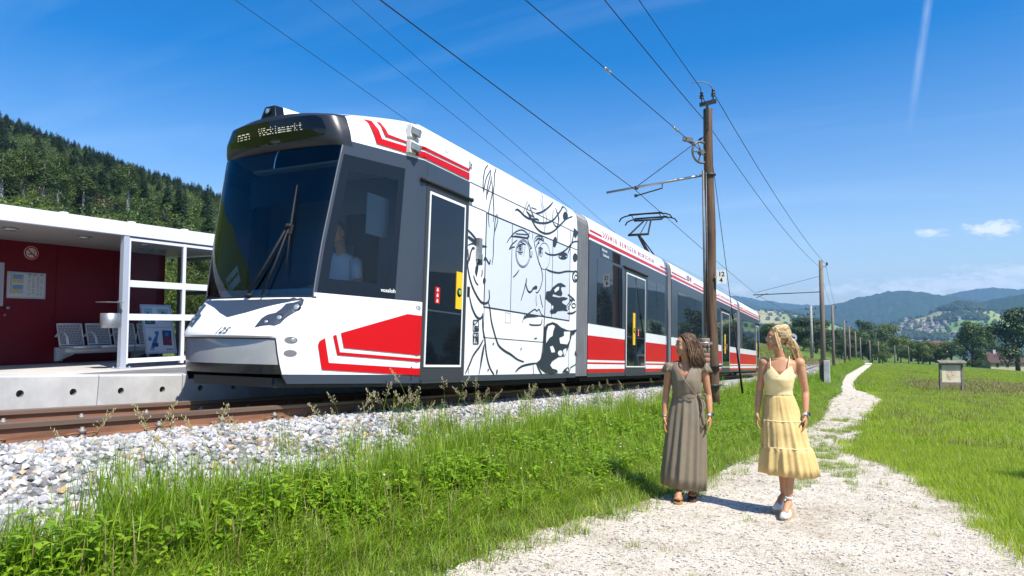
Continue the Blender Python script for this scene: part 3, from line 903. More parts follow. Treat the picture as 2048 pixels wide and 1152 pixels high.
ribbon(m, [(6.14, 0.24), (6.14, 3.08)], 0.014, 0.004, n=12, taper=False); m.build('panel_seam', M['blackmat'], SHELL)

# --- red shapes on the cab side
STROKES=[(20,[(7759,3074),(7627,2971),(7570,2836),(7555,2720),(7582,2650)]),(20,[(7785,3006),(7657,2872),(7592,2729),(7581,2671)]),(20,[(7951,3131),(8113,3166),(7904,2994),(7866,2824),(7832,2687),(7851,2564),(7867,2425),(7854,2309)]),(20,[(7801,3010),(7728,2862),(7663,2704),(7657,2570)]),(20,[(7795,2922),(7769,2829),(7705,2714),(7662,2634)]),(20,[(7801,2858),(7814,2754),(7796,2650),(7746,2512),(7717,2366),(7749,2219)]),(20,[(7956,2443),(7982,2362),(7937,2254),(7892,2161),(7878,2003),(7880,1863),(7850,1733)]),(20,[(7936,2432),(7903,2318),(7891,2189)]),(20,[(7217,2977),(7206,2845)]),(30,[(7278,2953),(7207,2852)]),(20,[(7231,2967),(7266,2874)]),(20,[(8262,2094),(8359,2184),(8485,2273),(8649,2343),(8786,2362),(8928,2336),(8985,2307)]),(30,[(8406,2210),(8587,2238),(8791,2258),(8932,2279),(8972,2323)]),(20,[(8518,2268),(8754,2301),(8929,2325)]),(20,[(8337,2011),(8413,2090),(8589,2193)]),(20,[(8337,2011),(8415,2053),(8522,2080)]),(11,[(9033,2061),(9022,1988),(8981,1920),(8916,1865),(8837,1830),(8752,1819),(8673,1832),(8607,1868),(8563,1922),(8544,1988),(8555,2058),(8593,2124),(8654,2179),(8731,2216),(8815,2230),(8898,2219),(8967,2184),(9015,2129),(9033,2061)]),(11,[(9003,2056),(8994,1991),(8958,1929),(8901,1880),(8831,1848),(8756,1838),(8685,1850),(8628,1883),(8588,1932),(8572,1992),(8582,2055),(8614,2115),(8669,2165),(8736,2198),(8811,2210),(8884,2200),(8945,2168),(8986,2118),(9003,2056)]),(11,[(9755,2127),(9745,2054),(9709,1985),(9650,1931),(9578,1897),(9501,1887),(9429,1902),(9369,1940),(9329,1995),(9312,2063),(9322,2134),(9357,2201),(9412,2255),(9482,2291),(9558,2304),(9633,2291),(9695,2254),(9738,2197),(9755,2127)]),(20,[(8579,2071),(8661,2126),(8779,2164),(8866,2166)]),(30,[(8727,2102),(8719,2086),(8697,2076),(8676,2079),(8666,2092),(8674,2109),(8695,2118),(8717,2115),(8727,2102)]),(11,[(8771,2109),(8759,2078),(8722,2055),(8675,2048),(8638,2059),(8622,2085),(8634,2116),(8671,2139),(8717,2147),(8755,2135),(8771,2109)]),(20,[(8598,2029),(8700,2022),(8785,2050)]),(11,[(8633,1997),(8753,2004)]),(20,[(8675,2180),(8848,2175)]),(11,[(8848,2175),(8806,1984)]),(20,[(8992,2371),(8931,2297),(8953,2223),(9009,2178),(9084,2147)]),(20,[(9083,2150),(9012,2124),(9017,2030),(9072,2015),(9093,2105)]),(11,[(9088,2419),(9103,2343),(9094,2286)]),(20,[(9150,2288),(9185,2198),(9275,2053),(9364,1937)]),(30,[(9196,2271),(9299,2333),(9395,2337),(9513,2324)]),(20,[(9168,2299),(9259,2362),(9412,2380),(9512,2348)]),(30,[(9419,2162),(9412,2148),(9393,2139),(9374,2142),(9365,2154),(9372,2169),(9391,2178),(9411,2175),(9419,2162)]),(11,[(9458,2169),(9447,2140),(9414,2119),(9374,2113),(9341,2124),(9327,2148),(9338,2177),(9370,2198),(9410,2204),(9444,2193),(9458,2169)]),(20,[(9306,2185),(9401,2208),(9480,2196)]),(20,[(9231,2181),(9266,2235),(9359,2282)]),(11,[(9329,2101),(9428,2075),(9482,2148)]),(20,[(9266,2227),(9338,2311),(9433,2359)]),(30,[(9561,2160),(9702,2148),(9951,2176),(10164,2234),(10384,2319),(10565,2419),(10751,2521),(10996,2570)]),(30,[(10489,2238),(10470,2214),(10418,2190),(10342,2169),(10259,2158),(10184,2156),(10132,2165),(10114,2184),(10131,2207),(10181,2231),(10255,2252),(10338,2264),(10415,2266),(10469,2257),(10489,2238)]),(30,[(10421,2202),(10402,2189),(10353,2176),(10292,2167),(10244,2166),(10225,2174),(10242,2187),(10291,2200),(10352,2209),(10402,2210),(10421,2202)]),(45,[(10144,2205),(10298,2240),(10456,2251)]),(30,[(8500,2602),(8565,2631),(8668,2618),(8809,2585),(8988,2577),(9134,2600),(9246,2622),(9315,2614)]),(30,[(9204,2705),(9399,2761),(9650,2880),(9908,3031)]),(30,[(8912,2669),(8987,2605),(9135,2571),(9363,2586),(9637,2643),(9885,2742),(10118,2901),(10382,3065),(10514,3001)]),(30,[(8948,2660),(9062,2573),(9215,2490),(9408,2453),(9646,2470),(9891,2556),(10143,2697),(10428,2857),(10730,2963)]),(20,[(8910,2826),(8755,2613)]),(20,[(8958,2792),(8876,2661),(9114,2631)]),(20,[(8958,2792),(9056,2682),(9152,2622)]),(20,[(9039,2759),(9226,2769)]),(20,[(9881,2904),(9841,2725),(9929,2656),(10036,2651),(10078,2736),(10069,2856),(10009,2896)]),(20,[(9975,2958),(10090,2843),(10104,2776),(10014,2655)]),(20,[(10038,2608),(10047,2404)]),(20,[(10971,2557),(10980,2320)]),(30,[(10746,2647),(10657,2469),(10500,2284)]),(11,[(9373,2978),(9460,2782),(9500,2592),(9547,2436)]),(11,[(9570,3130),(9456,2947),(9541,2799),(9594,2710),(9563,2538)]),(30,[(7199,2084),(7294,2055),(7402,2007),(7485,1960),(7596,1944),(7694,1953)]),(45,[(7214,2001),(7351,1972),(7485,1960)]),(20,[(7216,1896),(7327,1934),(7433,1931),(7543,1915),(7571,1899)]),(20,[(7216,1844),(7237,1716),(7229,1649)]),(30,[(7263,1706),(7283,1802),(7331,1875),(7384,1877)]),(20,[(7480,1831),(7544,1895),(7584,1922)]),(30,[(7630,1758),(7661,1803),(7719,1770),(7778,1737),(7803,1796)]),(30,[(7214,1707),(7234,1601),(7311,1447),(7427,1322),(7573,1224),(7689,1206),(7775,1234),(7807,1302),(7789,1393)]),(30,[(7296,1254),(7357,1137),(7459,1035),(7559,1000),(7627,1033),(7645,1076)]),(30,[(7645,1076),(7646,964),(7667,853),(7717,743),(7754,604),(7805,479),(7886,367),(7995,288)]),(30,[(7775,1234),(7824,1160),(7879,992),(7962,853),(8030,755),(8112,671),(8274,609),(8474,561),(8682,495),(8896,462)]),(20,[(7373,1536),(7433,1460),(7505,1427)]),(20,[(7591,1640),(7595,1577),(7568,1546)]),(20,[(8665,1768),(8581,1698),(8481,1643)]),(20,[(8922,1684),(8891,1592),(8824,1458),(8749,1334)]),(30,[(8922,1676),(8909,1578),(8969,1505),(9044,1485),(9137,1522)]),(20,[(9246,1508),(9312,1506),(9408,1582),(9490,1742),(9434,1886),(9315,2004)]),(20,[(8845,1082),(8933,1135),(9078,1193),(9228,1245),(9307,1226),(9385,1257),(9468,1188),(9558,1174)]),(20,[(8819,1026),(8888,1148)]),(20,[(9049,1023),(9125,1008),(9436,1026),(9494,1074),(9499,1124)]),(11,[(9264,1469),(9269,1371),(9296,1299)]),(20,[(9404,1490),(9458,1387),(9520,1292)]),(30,[(7674,735),(7580,642),(7434,536),(7347,421),(7249,308)]),(20,[(7706,680),(7684,575),(7648,464),(7587,292)]),(30,[(7693,659),(7645,505),(7624,388)]),(30,[(8632,320),(8723,366),(8862,404),(9080,428),(9327,445)]),(20,[(9213,413),(9239,277)]),(30,[(9327,445),(9430,348),(9533,282)]),(20,[(9588,1906),(9606,1705),(9602,1366),(9586,1096),(9573,861),(9552,711),(9518,578),(9463,495),(9327,445)]),(30,[(9618,1902),(9809,1892),(10117,1907),(10439,1971),(10780,2014)]),(30,[(10992,1955),(10976,1908),(10929,1869),(10863,1849),(10797,1854),(10748,1881),(10729,1924),(10745,1970),(10790,2009),(10856,2029),(10922,2025),(10972,1998),(10992,1955)]),(20,[(10947,1931),(10929,1899),(10887,1882),(10844,1889),(10825,1916),(10841,1947),(10884,1965),(10928,1958),(10947,1931)]),(30,[(10709,1921),(10831,2011)]),(30,[(10528,1592),(10675,1566),(10852,1517)]),(45,[(10604,1523),(10752,1503)]),(20,[(10895,1437),(10879,1413),(10834,1396),(10778,1392),(10734,1402),(10715,1422),(10732,1445),(10776,1462),(10831,1467),(10877,1457),(10895,1437)]),(30,[(10518,1279),(10736,1295),(10909,1344)]),(20,[(10465,1384),(10606,1468),(10799,1559)]),(20,[(10727,1515),(10680,1456),(10538,1371),(10611,1350)]),(30,[(10947,436),(10702,381)]),(20,[(10701,390),(10633,291),(10510,363)]),(20,[(7400,970),(7408,834)]),(20,[(7537,978),(7546,840)]),(20,[(7400,970),(7537,978)]),(20,[(7408,834),(7546,840)]),(20,[(7409,807),(7418,675)]),(20,[(7541,813),(7550,679)]),(20,[(7409,807),(7541,813)]),(20,[(7418,675),(7550,679)]),(20,[(7425,910),(7526,971)]),(20,[(7423,957),(7425,910)]),(20,[(7531,895),(7453,895),(7449,873),(7524,867),(7517,849),(7429,849)]),(20,[(7433,787),(7433,692)]),(20,[(7435,747),(7515,805)]),(20,[(7480,694),(7483,776),(7526,695),(7521,791)]),]
FILLS=[(0,[(10511,2928),(10491,2886),(10445,2849),(10388,2828),(10333,2827),(10296,2847),(10285,2882),(10304,2923),(10353,2961),(10422,2985),(10479,2987),(10506,2965)]),(0,[(10026,2397),(10006,2350),(9968,2311),(9923,2292),(9883,2298),(9860,2326),(9857,2369),(9877,2417),(9914,2455),(9958,2475),(9999,2470),(10024,2441)]),(0,[(10943,2278),(10929,2237),(10891,2204),(10838,2186),(10784,2189),(10745,2211),(10729,2247),(10741,2286),(10779,2320),(10832,2338),(10886,2336),(10926,2314)]),(0,[(10773,2770),(10980,2724),(10845,2600),(10722,2642)]),(0,[(7481,1802),(7589,1834),(7597,1699),(7489,1684)]),(0,[(7421,1653),(7481,1724),(7491,1635),(7454,1525),(7411,1583)]),(0,[(7694,1504),(7685,1473),(7659,1458),(7633,1467),(7620,1496),(7629,1527),(7655,1542),(7682,1533)]),(0,[(9080,1511),(9154,1572),(9248,1610),(9304,1596),(9290,1557),(9175,1538)]),(0,[(8861,1096),(8988,1142),(9233,1152),(9438,1160),(9234,1131),(8971,1108),(8845,1074)]),(0,[(7932,705),(7962,706),(7963,678),(7934,677)]),(0,[(8778,662),(8803,662),(8801,631),(8775,631)]),(0,[(7812,362),(7844,362),(7840,336),(7811,336)]),(0,[(8053,352),(8090,355),(8087,297),(8050,298)]),(0,[(9223,821),(9335,826),(9320,810),(9231,807)]),(0,[(9635,1555),(9781,1578),(9864,1638),(10080,1731),(10215,1755),(10403,1731),(10427,1713),(10241,1695),(10220,1649),(10287,1584),(10247,1541),(10089,1538),(9911,1548),(9870,1500),(10136,1507),(10317,1533),(10530,1534),(10451,1498),(10297,1474),(10276,1431),(10393,1414),(10488,1395),(10467,1348),(10540,1317),(10327,1310),(10101,1285),(10014,1243),(9841,1223),(9788,1262),(9879,1320),(9833,1385),(9725,1410),(9619,1443)]),(1,[(9931,1610),(10039,1665),(10136,1684),(10120,1630),(10020,1593),(9976,1571)]),(1,[(9845,1317),(9877,1363),(9913,1340),(9880,1286)]),(0,[(9579,995),(9679,1051),(9890,1094),(10065,1081),(10248,1030),(10506,999),(10675,998),(10974,1034),(10826,940),(10727,927),(10659,815),(10544,667),(10431,567),(10179,555),(9918,483),(9836,415),(9924,364),(10100,346),(10159,303),(9928,279),(9675,298),(9469,365),(9347,438),(9463,495),(9557,629),(9579,745)]),(1,[(9665,932),(9723,1020),(9891,1053),(9988,1034),(9918,944),(9900,878),(9773,836),(9652,754)]),(1,[(9802,701),(9908,721),(9975,672),(10007,621),(9869,615)]),(1,[(10175,851),(10369,894),(10366,965),(10637,978),(10609,831),(10517,760),(10215,765)]),(1,[(10321,613),(10303,586),(10254,568),(10193,568),(10142,583),(10122,609),(10140,636),(10189,654),(10251,655),(10301,640)]),(0,[(10262,612),(10254,599),(10231,594),(10209,599),(10199,611),(10208,623),(10229,629),(10252,624)]),(1,[(10334,663),(10472,698),(10489,630),(10384,566)]),(0,[(10887,675),(10880,601),(10992,566)]),(0,[(10326,307),(10416,354),(10556,390),(10630,363),(10584,288)]),(1,[(10573,342),(10555,323),(10516,323),(10497,342),(10515,360),(10553,360)]),]
REDS=[[(5680,2813),(5974,2802),(6134,2793),(7198,2808),(7194,2720),(6132,2722),(5953,2728),(5617,2744)],[(5754,2883),(5975,2862),(6136,2855),(7201,2864),(7200,2834),(6135,2819),(5965,2838),(5721,2852)],[(5328,715),(6061,955),(6277,948),(6262,515),(5365,567)],[(5249,684),(5282,698),(5328,524),(6264,478),(6266,445),(5301,493)],[(5102,589),(5115,626),(5169,658),(5220,416),(6257,371),(6247,296),(5153,346)],]

m = MB(); surf_poly(m, [(a/1000, b_/1000) for a, b_ in [(5535, 3005), (5612, 3005), (5680, 2813)] + REDS[0][1:]], 0.010, 0, 5); surf_poly(m, [(a/1000, b_/1000) for a, b_ in [(5665, 3010), (5705, 3010)] + REDS[1]], 0.010, 0, 5)
m.build('roof_stripe', REDM, SHELL)
for k in (2, 3, 4):
    P_ = [(min(6190, a)/1000, b_/1000) for a, b_ in REDS[k]]; ed = [p[1] for p in P_ if p[0] > 6.189]
    m = MB(); surf_poly(m, P_, 0.008, 0, 5)
    x0_, x1_ = surf(6.19, 1) + 0.008, 1.206
    m.poly([(x0_, 6.19, min(ed)), (x1_, 6.205, min(ed)), (x1_, 6.265, min(ed)), (x1_, 6.265, max(ed)), (x1_, 6.205, max(ed)), (x0_, 6.19, max(ed))])
    m.build('red_panel', REDM, SHELL)
put_text('car_number', '125', 0.052, M['ink'], frame((surf(6.155, 1.0) + 0.006, 6.155, 1.015), (0.25, 1, 0), (0, 0, 1)), SHELL, depth=0.0015)
put_text('maker_lettering', 'vossloh', 0.060, M['white'], frame((surf(5.74, 1.17) + 0.005, 5.74, 1.17), (0.38, 1, 0), (0, 0, 1)), SHELL, depth=0.0005, bold=0.001)


# --- front details laid on the hood, the bumper and the head
from mathutils.bvhtree import BVHTree
def bvh_of(o): return BVHTree.FromPolygons([v.co.copy() for v in o.data.vertices], [p.vertices[:] for p in o.data.polygons])
HOOD = [o for o in tram.children if o.name.startswith('hood')][0]; WSH = [o for o in tram.children if o.name.startswith('windshield')][0]; BUMP = [o for o in tram.children if o.name.startswith('bumper')][0]
BV = {'hood': bvh_of(HOOD), 'shell': bvh_of(SHELL), 'ws': bvh_of(WSH), 'bump': bvh_of(BUMP)}
def draped(m, pts, how, bv, off=0.004, mi=0, cuts=5):
    """flat outline draped on a curved panel: how = 'down' takes (x, y), how = 'back' takes (x, z)"""
    P = [Vector((p[0], p[1], 0)) for p in pts]; bm = bmesh.new(); vs_ = [bm.verts.new(p) for p in P]
    for t in tessellate_polygon([P]):
        try: bm.faces.new([vs_[i] for i in t])
        except ValueError: pass
    for _ in range(cuts):
        ed = [e for e in bm.edges if e.calc_length() > 0.05]
        if not ed: break
        bmesh.ops.subdivide_edges(bm, edges=ed, cuts=1); bmesh.ops.triangulate(bm, faces=bm.faces[:])
    ids = {}
    for v in bm.verts:
        if how == 'down': loc, nr, i, d = BV[bv].ray_cast(Vector((v.co.x, v.co.y, 3.0)), Vector((0, 0, -1)))
        else: loc, nr, i, d = BV[bv].ray_cast(Vector((v.co.x, 2.0, v.co.y)), Vector((0, 1, 0)))
        if loc is None: continue
        if nr.dot(Vector((0, -1, 0.3))) < 0: nr = -nr
        ids[v] = m.vert(loc + nr*off)
    for f in bm.faces:
        if all(v in ids for v in f.verts): m.face([ids[v] for v in f.verts], mi)
    bm.free()
def mirror(pts): return [(-x, y) for x, y in reversed(pts)]
Vr = [(0,4.683),(.18,4.744),(.351,4.82),(.556,4.90),(.712,4.977),(.775,5.08),(.70,5.02),(.547,4.935),(.30,4.905),(0,4.892)]
m = MB(); draped(m, Vr, 'down', 'hood'); draped(m, mirror(Vr), 'down', 'hood'); m.build('hood_chevron', M['anthracite'], HOOD)
Hr = [(.430,4.632),(.433,4.711),(.458,4.753),(.528,4.791),(.552,4.84),(.559,4.887),(.627,4.916),(.70,4.975),(.712,4.955),(.70,4.907),(.651,4.812),(.632,4.757),(.598,4.716)]
lens = mat('headlamp_lens', (0.55, 0.58, 0.60), 0.08, metal=0.6); bez = mat('headlamp_bezel', (0.015, 0.016, 0.018), 0.2)
for sgn in (1, -1):
    m = MB(); draped(m, Hr if sgn > 0 else mirror(Hr), 'down', 'hood', 0.005); hp = m.build('headlight_panel', M['anthracite'], HOOD)
    for x, y, r in ((.503, 4.700, .026), (.592, 4.772, .036), (.672, 4.905, .042)):
        loc, nr, i, d = BV['hood'].ray_cast(Vector((sgn*x, y, 3)), Vector((0, 0, -1)))
        if loc is None: continue
        ax = Vector((sgn*0.30, -0.80, 0.52)).normalized()
        m = MB(); m.lathe(loc - ax*0.024, [(r*1.12, 0), (r*1.12, 0.026), (r*1.04, 0.030), (r*0.98, 0.022), (r*0.3, 0.016)], 20, 0, axis=ax); hl = m.build('headlight', bez, tram)
        m = MB(); m.lathe(loc - ax*0.02, [(r*0.80, 0.016), (r*0.72, 0.024), (r*0.45, 0.029), (r*0.1, 0.031)], 18, 0, axis=ax); m.build('headlight_lens', lens, hl)
me = text_mesh('125', 0.105, depth=0.001, shear=0.35)
me.materials.clear(); me.materials.append(M['ink']); 
for v in me.vertices:
    x, z = v.co.x + 0.0, 0.672 + v.co.y*0.8
    loc, nr, i, d = BV['hood'].ray_cast(Vector((x, 2, z)), Vector((0, 1, 0)))
    if loc is not None: v.co = loc + Vector((0, -0.004, 0.003)) + Vector((0, -1, 1))*(0.001 if v.co.z > 0 else 0)
link('car_number', me, HOOD)
# bumper seams, fog lamp recesses
m = MB(); i0 = [i for i, l in enumerate(LV) if l[0] == .632][0]
m.tube([GRID[i0][j] + Vector((0, -0.002, 0)) for j in range(NH - NFR + 2, NH + NFR - 1)], 0.008, 6)
for j in (NH - NFR + 2, NH + NFR - 2): m.tube([GRID[i][j] for i in range(0, i0 + 1)], 0.007, 6)
m.build('bumper_gap', M['blackmat'], BUMP)
for z in (.625, .500):
    m = MB(); surf_poly(m, [(4.845 + 0.062*cos(a), z + 0.032*sin(a)) for a in [2*pi*k/20 for k in range(20)]], 0.004, 0); fr_ = m.build('fog_lamp_recess', mat('recess_grey', (0.16, 0.16, 0.16), 0.5), SHELL)
m = MB(); m.lathe((surf(4.87, .625) - 0.006, 4.87, .625), [(0.024, 0), (0.024, 0.012), (0.014, 0.018)], 14, 0, axis=(0.93, -0.37, 0)); m.build('fog_lamp', lens, SHELL)
# destination display with its half lit dot rows, lamp hump and roof fairing
Dr = [(0,2.938),(.30,2.945),(.50,2.948),(.566,2.944),(.643,2.913),(.705,2.80),(.687,2.742),(.40,2.705),(0,2.69)]
m = MB(); draped(m, Dr, 'back', 'shell', 0.005); draped(m, mirror(Dr), 'back', 'shell', 0.005); dp = m.build('destination_display', mat('display_glass', (0.006, 0.006, 0.006), 0.05), tram)
ledl = bpy.data.materials.new('led_light'); ledl.use_nodes = True; lb = ledl.node_tree.nodes['Principled BSDF']; lb.inputs['Base Color'].default_value = (0.6, 0.57, 0.42, 1); lb.inputs['Emission Color'].default_value = (1, 0.93, 0.62, 1); lb.inputs['Emission Strength'].default_value = 0.22
m = MB(); rr = random.Random(4)
FONT = {'V':('10001','10001','10001','10001','01010','01010','00100'),'o':('01010','00000','01110','10001','10001','10001','01110'),'c':('00000','00000','01111','10000','10000','10000','01111'),'k':('10000','10000','10010','10100','11000','10100','10010'),'l':('010','010','010','010','010','010','011'),'a':('00000','00000','01110','00001','01111','10001','01111'),'m':('00000','00000','11010','10101','10101','10101','10101'),'r':('0000','0000','1011','1100','1000','1000','1000'),'t':('0100','0100','1110','0100','0100','0100','0011'),'n':('00000','00000','11110','10001','10001','10001','10001')}
def dots(txt, x0, ztop, px_, rows):
    x = x0
    for ch in txt:
        if ch == ' ': x += 3*px_; continue
        gph = FONT[ch]
        for j, row in enumerate(gph):
            for i, bit in enumerate(row):
                if bit == '1' and j in rows:
                    loc, nr, q, d = BV['shell'].ray_cast(Vector((x + i*px_, 2, ztop - j*px_*1.15)), Vector((0, 1, 0)))
                    if loc is not None: m.obox(loc + Vector((0, -0.008, 0)), (px_*0.36, 0, 0), (0, 0.002, 0), (0, 0, px_*0.36))
        x += (len(gph[0]) + 1)*px_
dots('nnn', -.50, 2.875, 0.0118, (2, 4, 6)); dots('Vocklamarkt', -.16, 2.872, 0.0098, (0, 2, 4, 6))
lo_ = m.build('led_dots', ledl, dp); lo_['kind'] = 'stuff'
m = MB(); m.loft([[(-w, y, z0_), (w, y, z0_), (w*0.62, y + .015, z1_), (-w*0.62, y + .015, z1_)] for y, w, z0_, z1_ in ((5.085, .10, 2.965, 3.085), (5.10, .115, 2.96, 3.105), (5.22, .125, 2.96, 3.115))], 0, smooth=False); hu = m.build('lamp_hump', M['black'], tram, bevel=0.012); hu.location = (-0.07, 0, 0.035)
m = MB(); m.lathe((-0.0, 5.088, 3.035), [(0.040, 0), (0.040, 0.012), (0.034, 0.016), (0.024, 0.010)], 20, 0, axis=(0, -1, 0.05)); m.lathe((0, 5.083, 3.035), [(0.034, 0), (0.03, 0.008), (0.012, 0.011)], 18, 1, axis=(0, -1, 0.05)); m.build('top_headlight', [bez, lens], hu)
m = MB(); m.loft([[(-w, y, 2.99 + (y - 5.2)*0.12), (w, y, 2.99 + (y - 5.2)*0.12), (w*0.6, y, z1_), (-w*0.6, y, z1_)] for y, w, z1_ in ((5.215, .125, 3.115), (5.6, .13, 3.15), (6.3, .13, 3.21), (6.9, .12, 3.25))], 0, smooth=False); m.build('roof_fairing', M['white'], tram, (-0.07, 0, 0.035), bevel=0.012)
# wiper, edge seals and the route board behind the glass
wp = MB(); wp.tube([(.442, 5.055, 2.206), (.453, 4.985, 1.735), (.472, 4.935, 1.256)], [.006, .013, .006], 6); wp.obox((.453, 4.985, 1.735), (0.02, 0, 0), (0, 0.015, 0), (0.001, 0.01, 0.05))
wq = wp.build('wiper', M['blackmat'], tram)
m = MB(); m.tube([(.43, 4.975, 1.77), (.19, 4.925, 1.35), (.016, 4.892, 1.072)], 0.012, 6); m.tube([(.455, 4.975, 1.77), (.32, 4.925, 1.35), (.218, 4.895, 1.070)], 0.010, 6); m.sphere((.43, 4.97, 1.77), 0.025, 8); m.sphere((.455, 4.97, 1.77), 0.022, 8); m.lathe((.016, 4.912, 1.06), [(0.035, 0), (0.035, 0.03)], 12, 0); m.build('wiper_arm', M['blackmat'], wq)
m = MB(); ia, ib_ = [i for i, l in enumerate(LV) if l[0] == 1.05][0], [i for i, l in enumerate(LV) if l[0] == 2.64][0]
for j in (NH - NFR + 1, NH + NFR - 1): m.tube([GRID[i][j] + Vector((0, -0.003, 0)) for i in range(ia, ib_ + 1)], 0.007, 6)
m.build('windshield_seal', mat('seal_grey', (0.16, 0.16, 0.175), 0.45), WSH)
m = MB(); m.tube([GRID[ia][j] + Vector((0, 0, 0.004)) for j in range(NH - NFR, NH + NFR + 1)], 0.008, 6); m.build('cowl_gap', M['blackmat'], HOOD)
m = MB(); fm = Matrix.Translation((-.56, 5.20, 1.28)) @ Matrix.Rotation(radians(-22), 4, 'Y') @ Matrix.Rotation(radians(-20), 4, 'Z'); m.box((-.17, 0, -.09), (.17, .006, .09), 0, fm); rb_ = m.build('route_board', mat('board_white', (0.6, 0.6, 0.6), 0.5), tram)
put_text('route_lettering', 'Vöcklamarkt', 0.062, M['red'], fm @ frame((-.155, -.003, -.01), (1, 0, 0), (0, 0, 1)), rb_, depth=0.001)
# cameras on the roof edge by the cab seam
for y, z in ((6.04, 2.985), (6.02, 2.80)):
    x = surf(y, z); m = MB(); m.box((x - 0.01, y - 0.06, z - 0.075), (x + 0.05, y + 0.05, z + 0.075)); m.obox((x + 0.075, y + 0.01, z - 0.005), (0.04, 0.03, -0.02), (-0.02, 0.04, 0), (0.01, 0, 0.04), 1); m.build('mirror_camera', [mat('camera_white', (0.6, 0.6, 0.57), 0.4), M['steel']], SHELL, bevel=0.008)
m = MB(); surf_poly(m, [(6.64, 2.93), (6.72, 2.93), (6.72, 3.03), (6.64, 3.03)], 0.004, 0); m.build('sticker', mat('sticker_grey', (0.55, 0.55, 0.53), 0.5), B0)

# --- the drawn face on the first car
fw = MB(); side_plate(fw, 7.68, 10.60, 1.165, 2.39, 0.003); filmw = fw.build('covered_window', M['panelwhite'], B0)
m = MB()
for q in ((7.66, 10.62, 1.150, 1.168), (7.66, 10.62, 2.388, 2.408), (7.66, 7.68, 1.168, 2.388), (10.60, 10.62, 1.168, 2.388), (8.42, 8.435, 1.168, 2.388), (9.86, 9.875, 1.168, 2.388)):
    side_plate(m, *q, 0.0045)
m.build('window_seal', M['ink'], filmw)
m = MB()
for pl in ([(7.22, 2.70), (10.94, 2.70)], [(7.68, 0.765), (10.62, 0.765)], [(7.68, 0.765), (7.68, 1.15)], [(10.62, 0.3), (10.62, 0.765)], [(7.33, 0.3), (7.33, 3.1)], [(7.22, 2.41), (7.66, 2.41)], [(10.62, 2.41), (10.94, 2.41)], [(10.62, 2.41), (10.62, 2.7)]):
    ribbon(m, pl, 0.011, 0.0025, n=10, taper=False)
for q in ((8.28, 8.44, .99, .994), (8.28, 8.44, 1.126, 1.13), (8.28, 8.284, .99, 1.13), (8.436, 8.44, .99, 1.13)): side_plate(m, *q, 0.0025)
m.build('panel_seam', M['ink'], B0)
m = MB(); side_plate(m, 7.235, 7.30, 1.25, 1.38, 0.004, 1); side_plate(m, 7.25, 7.29, 1.27, 1.36, 0.008, 0); m.build('key_switch', [M['blackmat'], M['ink']], B0)
m = MB(); side_plate(m, 7.42, 7.50, 1.75, 2.02, 0.05); m.build('side_camera', M['steel'], B0)
face_o = MB()
offs = 0.0050
for k, (w, pl) in enumerate(STROKES): ribbon(face_o, [(a/1000, b_/1000) for a, b_ in pl], w/1000, 0.0052 + 0.00002*k, 0, 4)
for k, (c, pl) in enumerate(FILLS): surf_poly(face_o, [(a/1000, b_/1000) for a, b_ in pl], 0.0052 + 0.0022 + 0.00035*k if c else 0.0052 + 0.00035*k, c)
face_o.build('line_drawing', [M['ink'], M['white']], B0)

# --- under the floor: bogies, wheels and boxes
m = MB(); m.box((-1.05, 6.4, 0.13), (1.05, 10.9, 0.208)); 
for a, b_ in MODS[1:]: m.box((-1.05, a, 0.13), (1.05, b_, 0.208))
m.build('underframe', M['blackmat'], tram)
def bogie(y):
    m = MB()
    for s in (-1, 1): m.box((s*0.72 - 0.07, y - 0.95, 0.12), (s*0.72 + 0.07, y + 0.95, 0.27))
    m.box((-0.6, y - 0.25, 0.15), (0.6, y + 0.25, 0.3))
    bo = m.build('bogie', M['darkgrey'], tram)
    m = MB()
    for yy in (y - 0.65, y + 0.65):
        for s in (-1, 1): m.lathe((s*0.47, yy, 0.27), [(0.10,-0.01),(0.27,0),(0.27,0.05),(0.30,0.055),(0.30,0.08),(0.1,0.09)], 24, 0, axis=(s*-1,0,0))
    m.build('wheels', rust, bo)
for y in (8.9, 20.2, 32.4): bogie(y)
# --- on the roof
m = MB()
for (a, b_) in ((12.0, 16.8), (23.5, 28.4), (30.0, 34.5)): m.box((-0.8, a, 3.2), (0.8, b_, 3.30))
m.build('roof_box', M['white'], tram, bevel=0.03)
pan = MB()
pan.box((-0.5, 19.7, 3.22), (0.5, 21.0, 3.36))
pan.tube([(0, 20.6, 3.36), (0, 20.45, 3.5), (0, 18.75, 4.12)], [0.07, 0.06, 0.045], 8)
pan.tube([(0.22, 20.8, 3.4), (0.05, 18.9, 4.05)], 0.02, 6)
pan.cyl((-0.30, 18.75, 4.12), (0.30, 18.75, 4.12), 0.035, 8)
for s in (-1, 1): pan.tube([(s*0.28, 18.75, 4.12), (s*0.10, 19.7, 4.72)], 0.025, 6)
pan.tube([(0.0, 18.75, 4.05), (0.0, 19.65, 4.68)], 0.014, 6)
pan.cyl((-0.42, 19.75, 4.74), (0.42, 19.75, 4.74), 0.028, 8)
pg = pan.build('pantograph', M['blackmat'], tram)
for y in (19.45, 20.05):
    m = MB()
    pl = [(-0.80, y, 4.68), (-0.74, y, 4.78), (-0.62, y, 4.83), (-0.45, y, 4.855), (0, y, 4.865), (0.45, y, 4.855), (0.62, y, 4.83), (0.74, y, 4.78), (0.80, y, 4.68)]
    m.tube(pl, 0.022, 6); m.box((-0.5, y - 0.03, 4.865), (0.5, y + 0.03, 4.89))
    for s in (-1, 1): m.tube([(s*0.42, 19.75, 4.74), (s*0.42, y, 4.85)], 0.014, 6)
    m.build('collector_bow', M['blackmat'], pg)
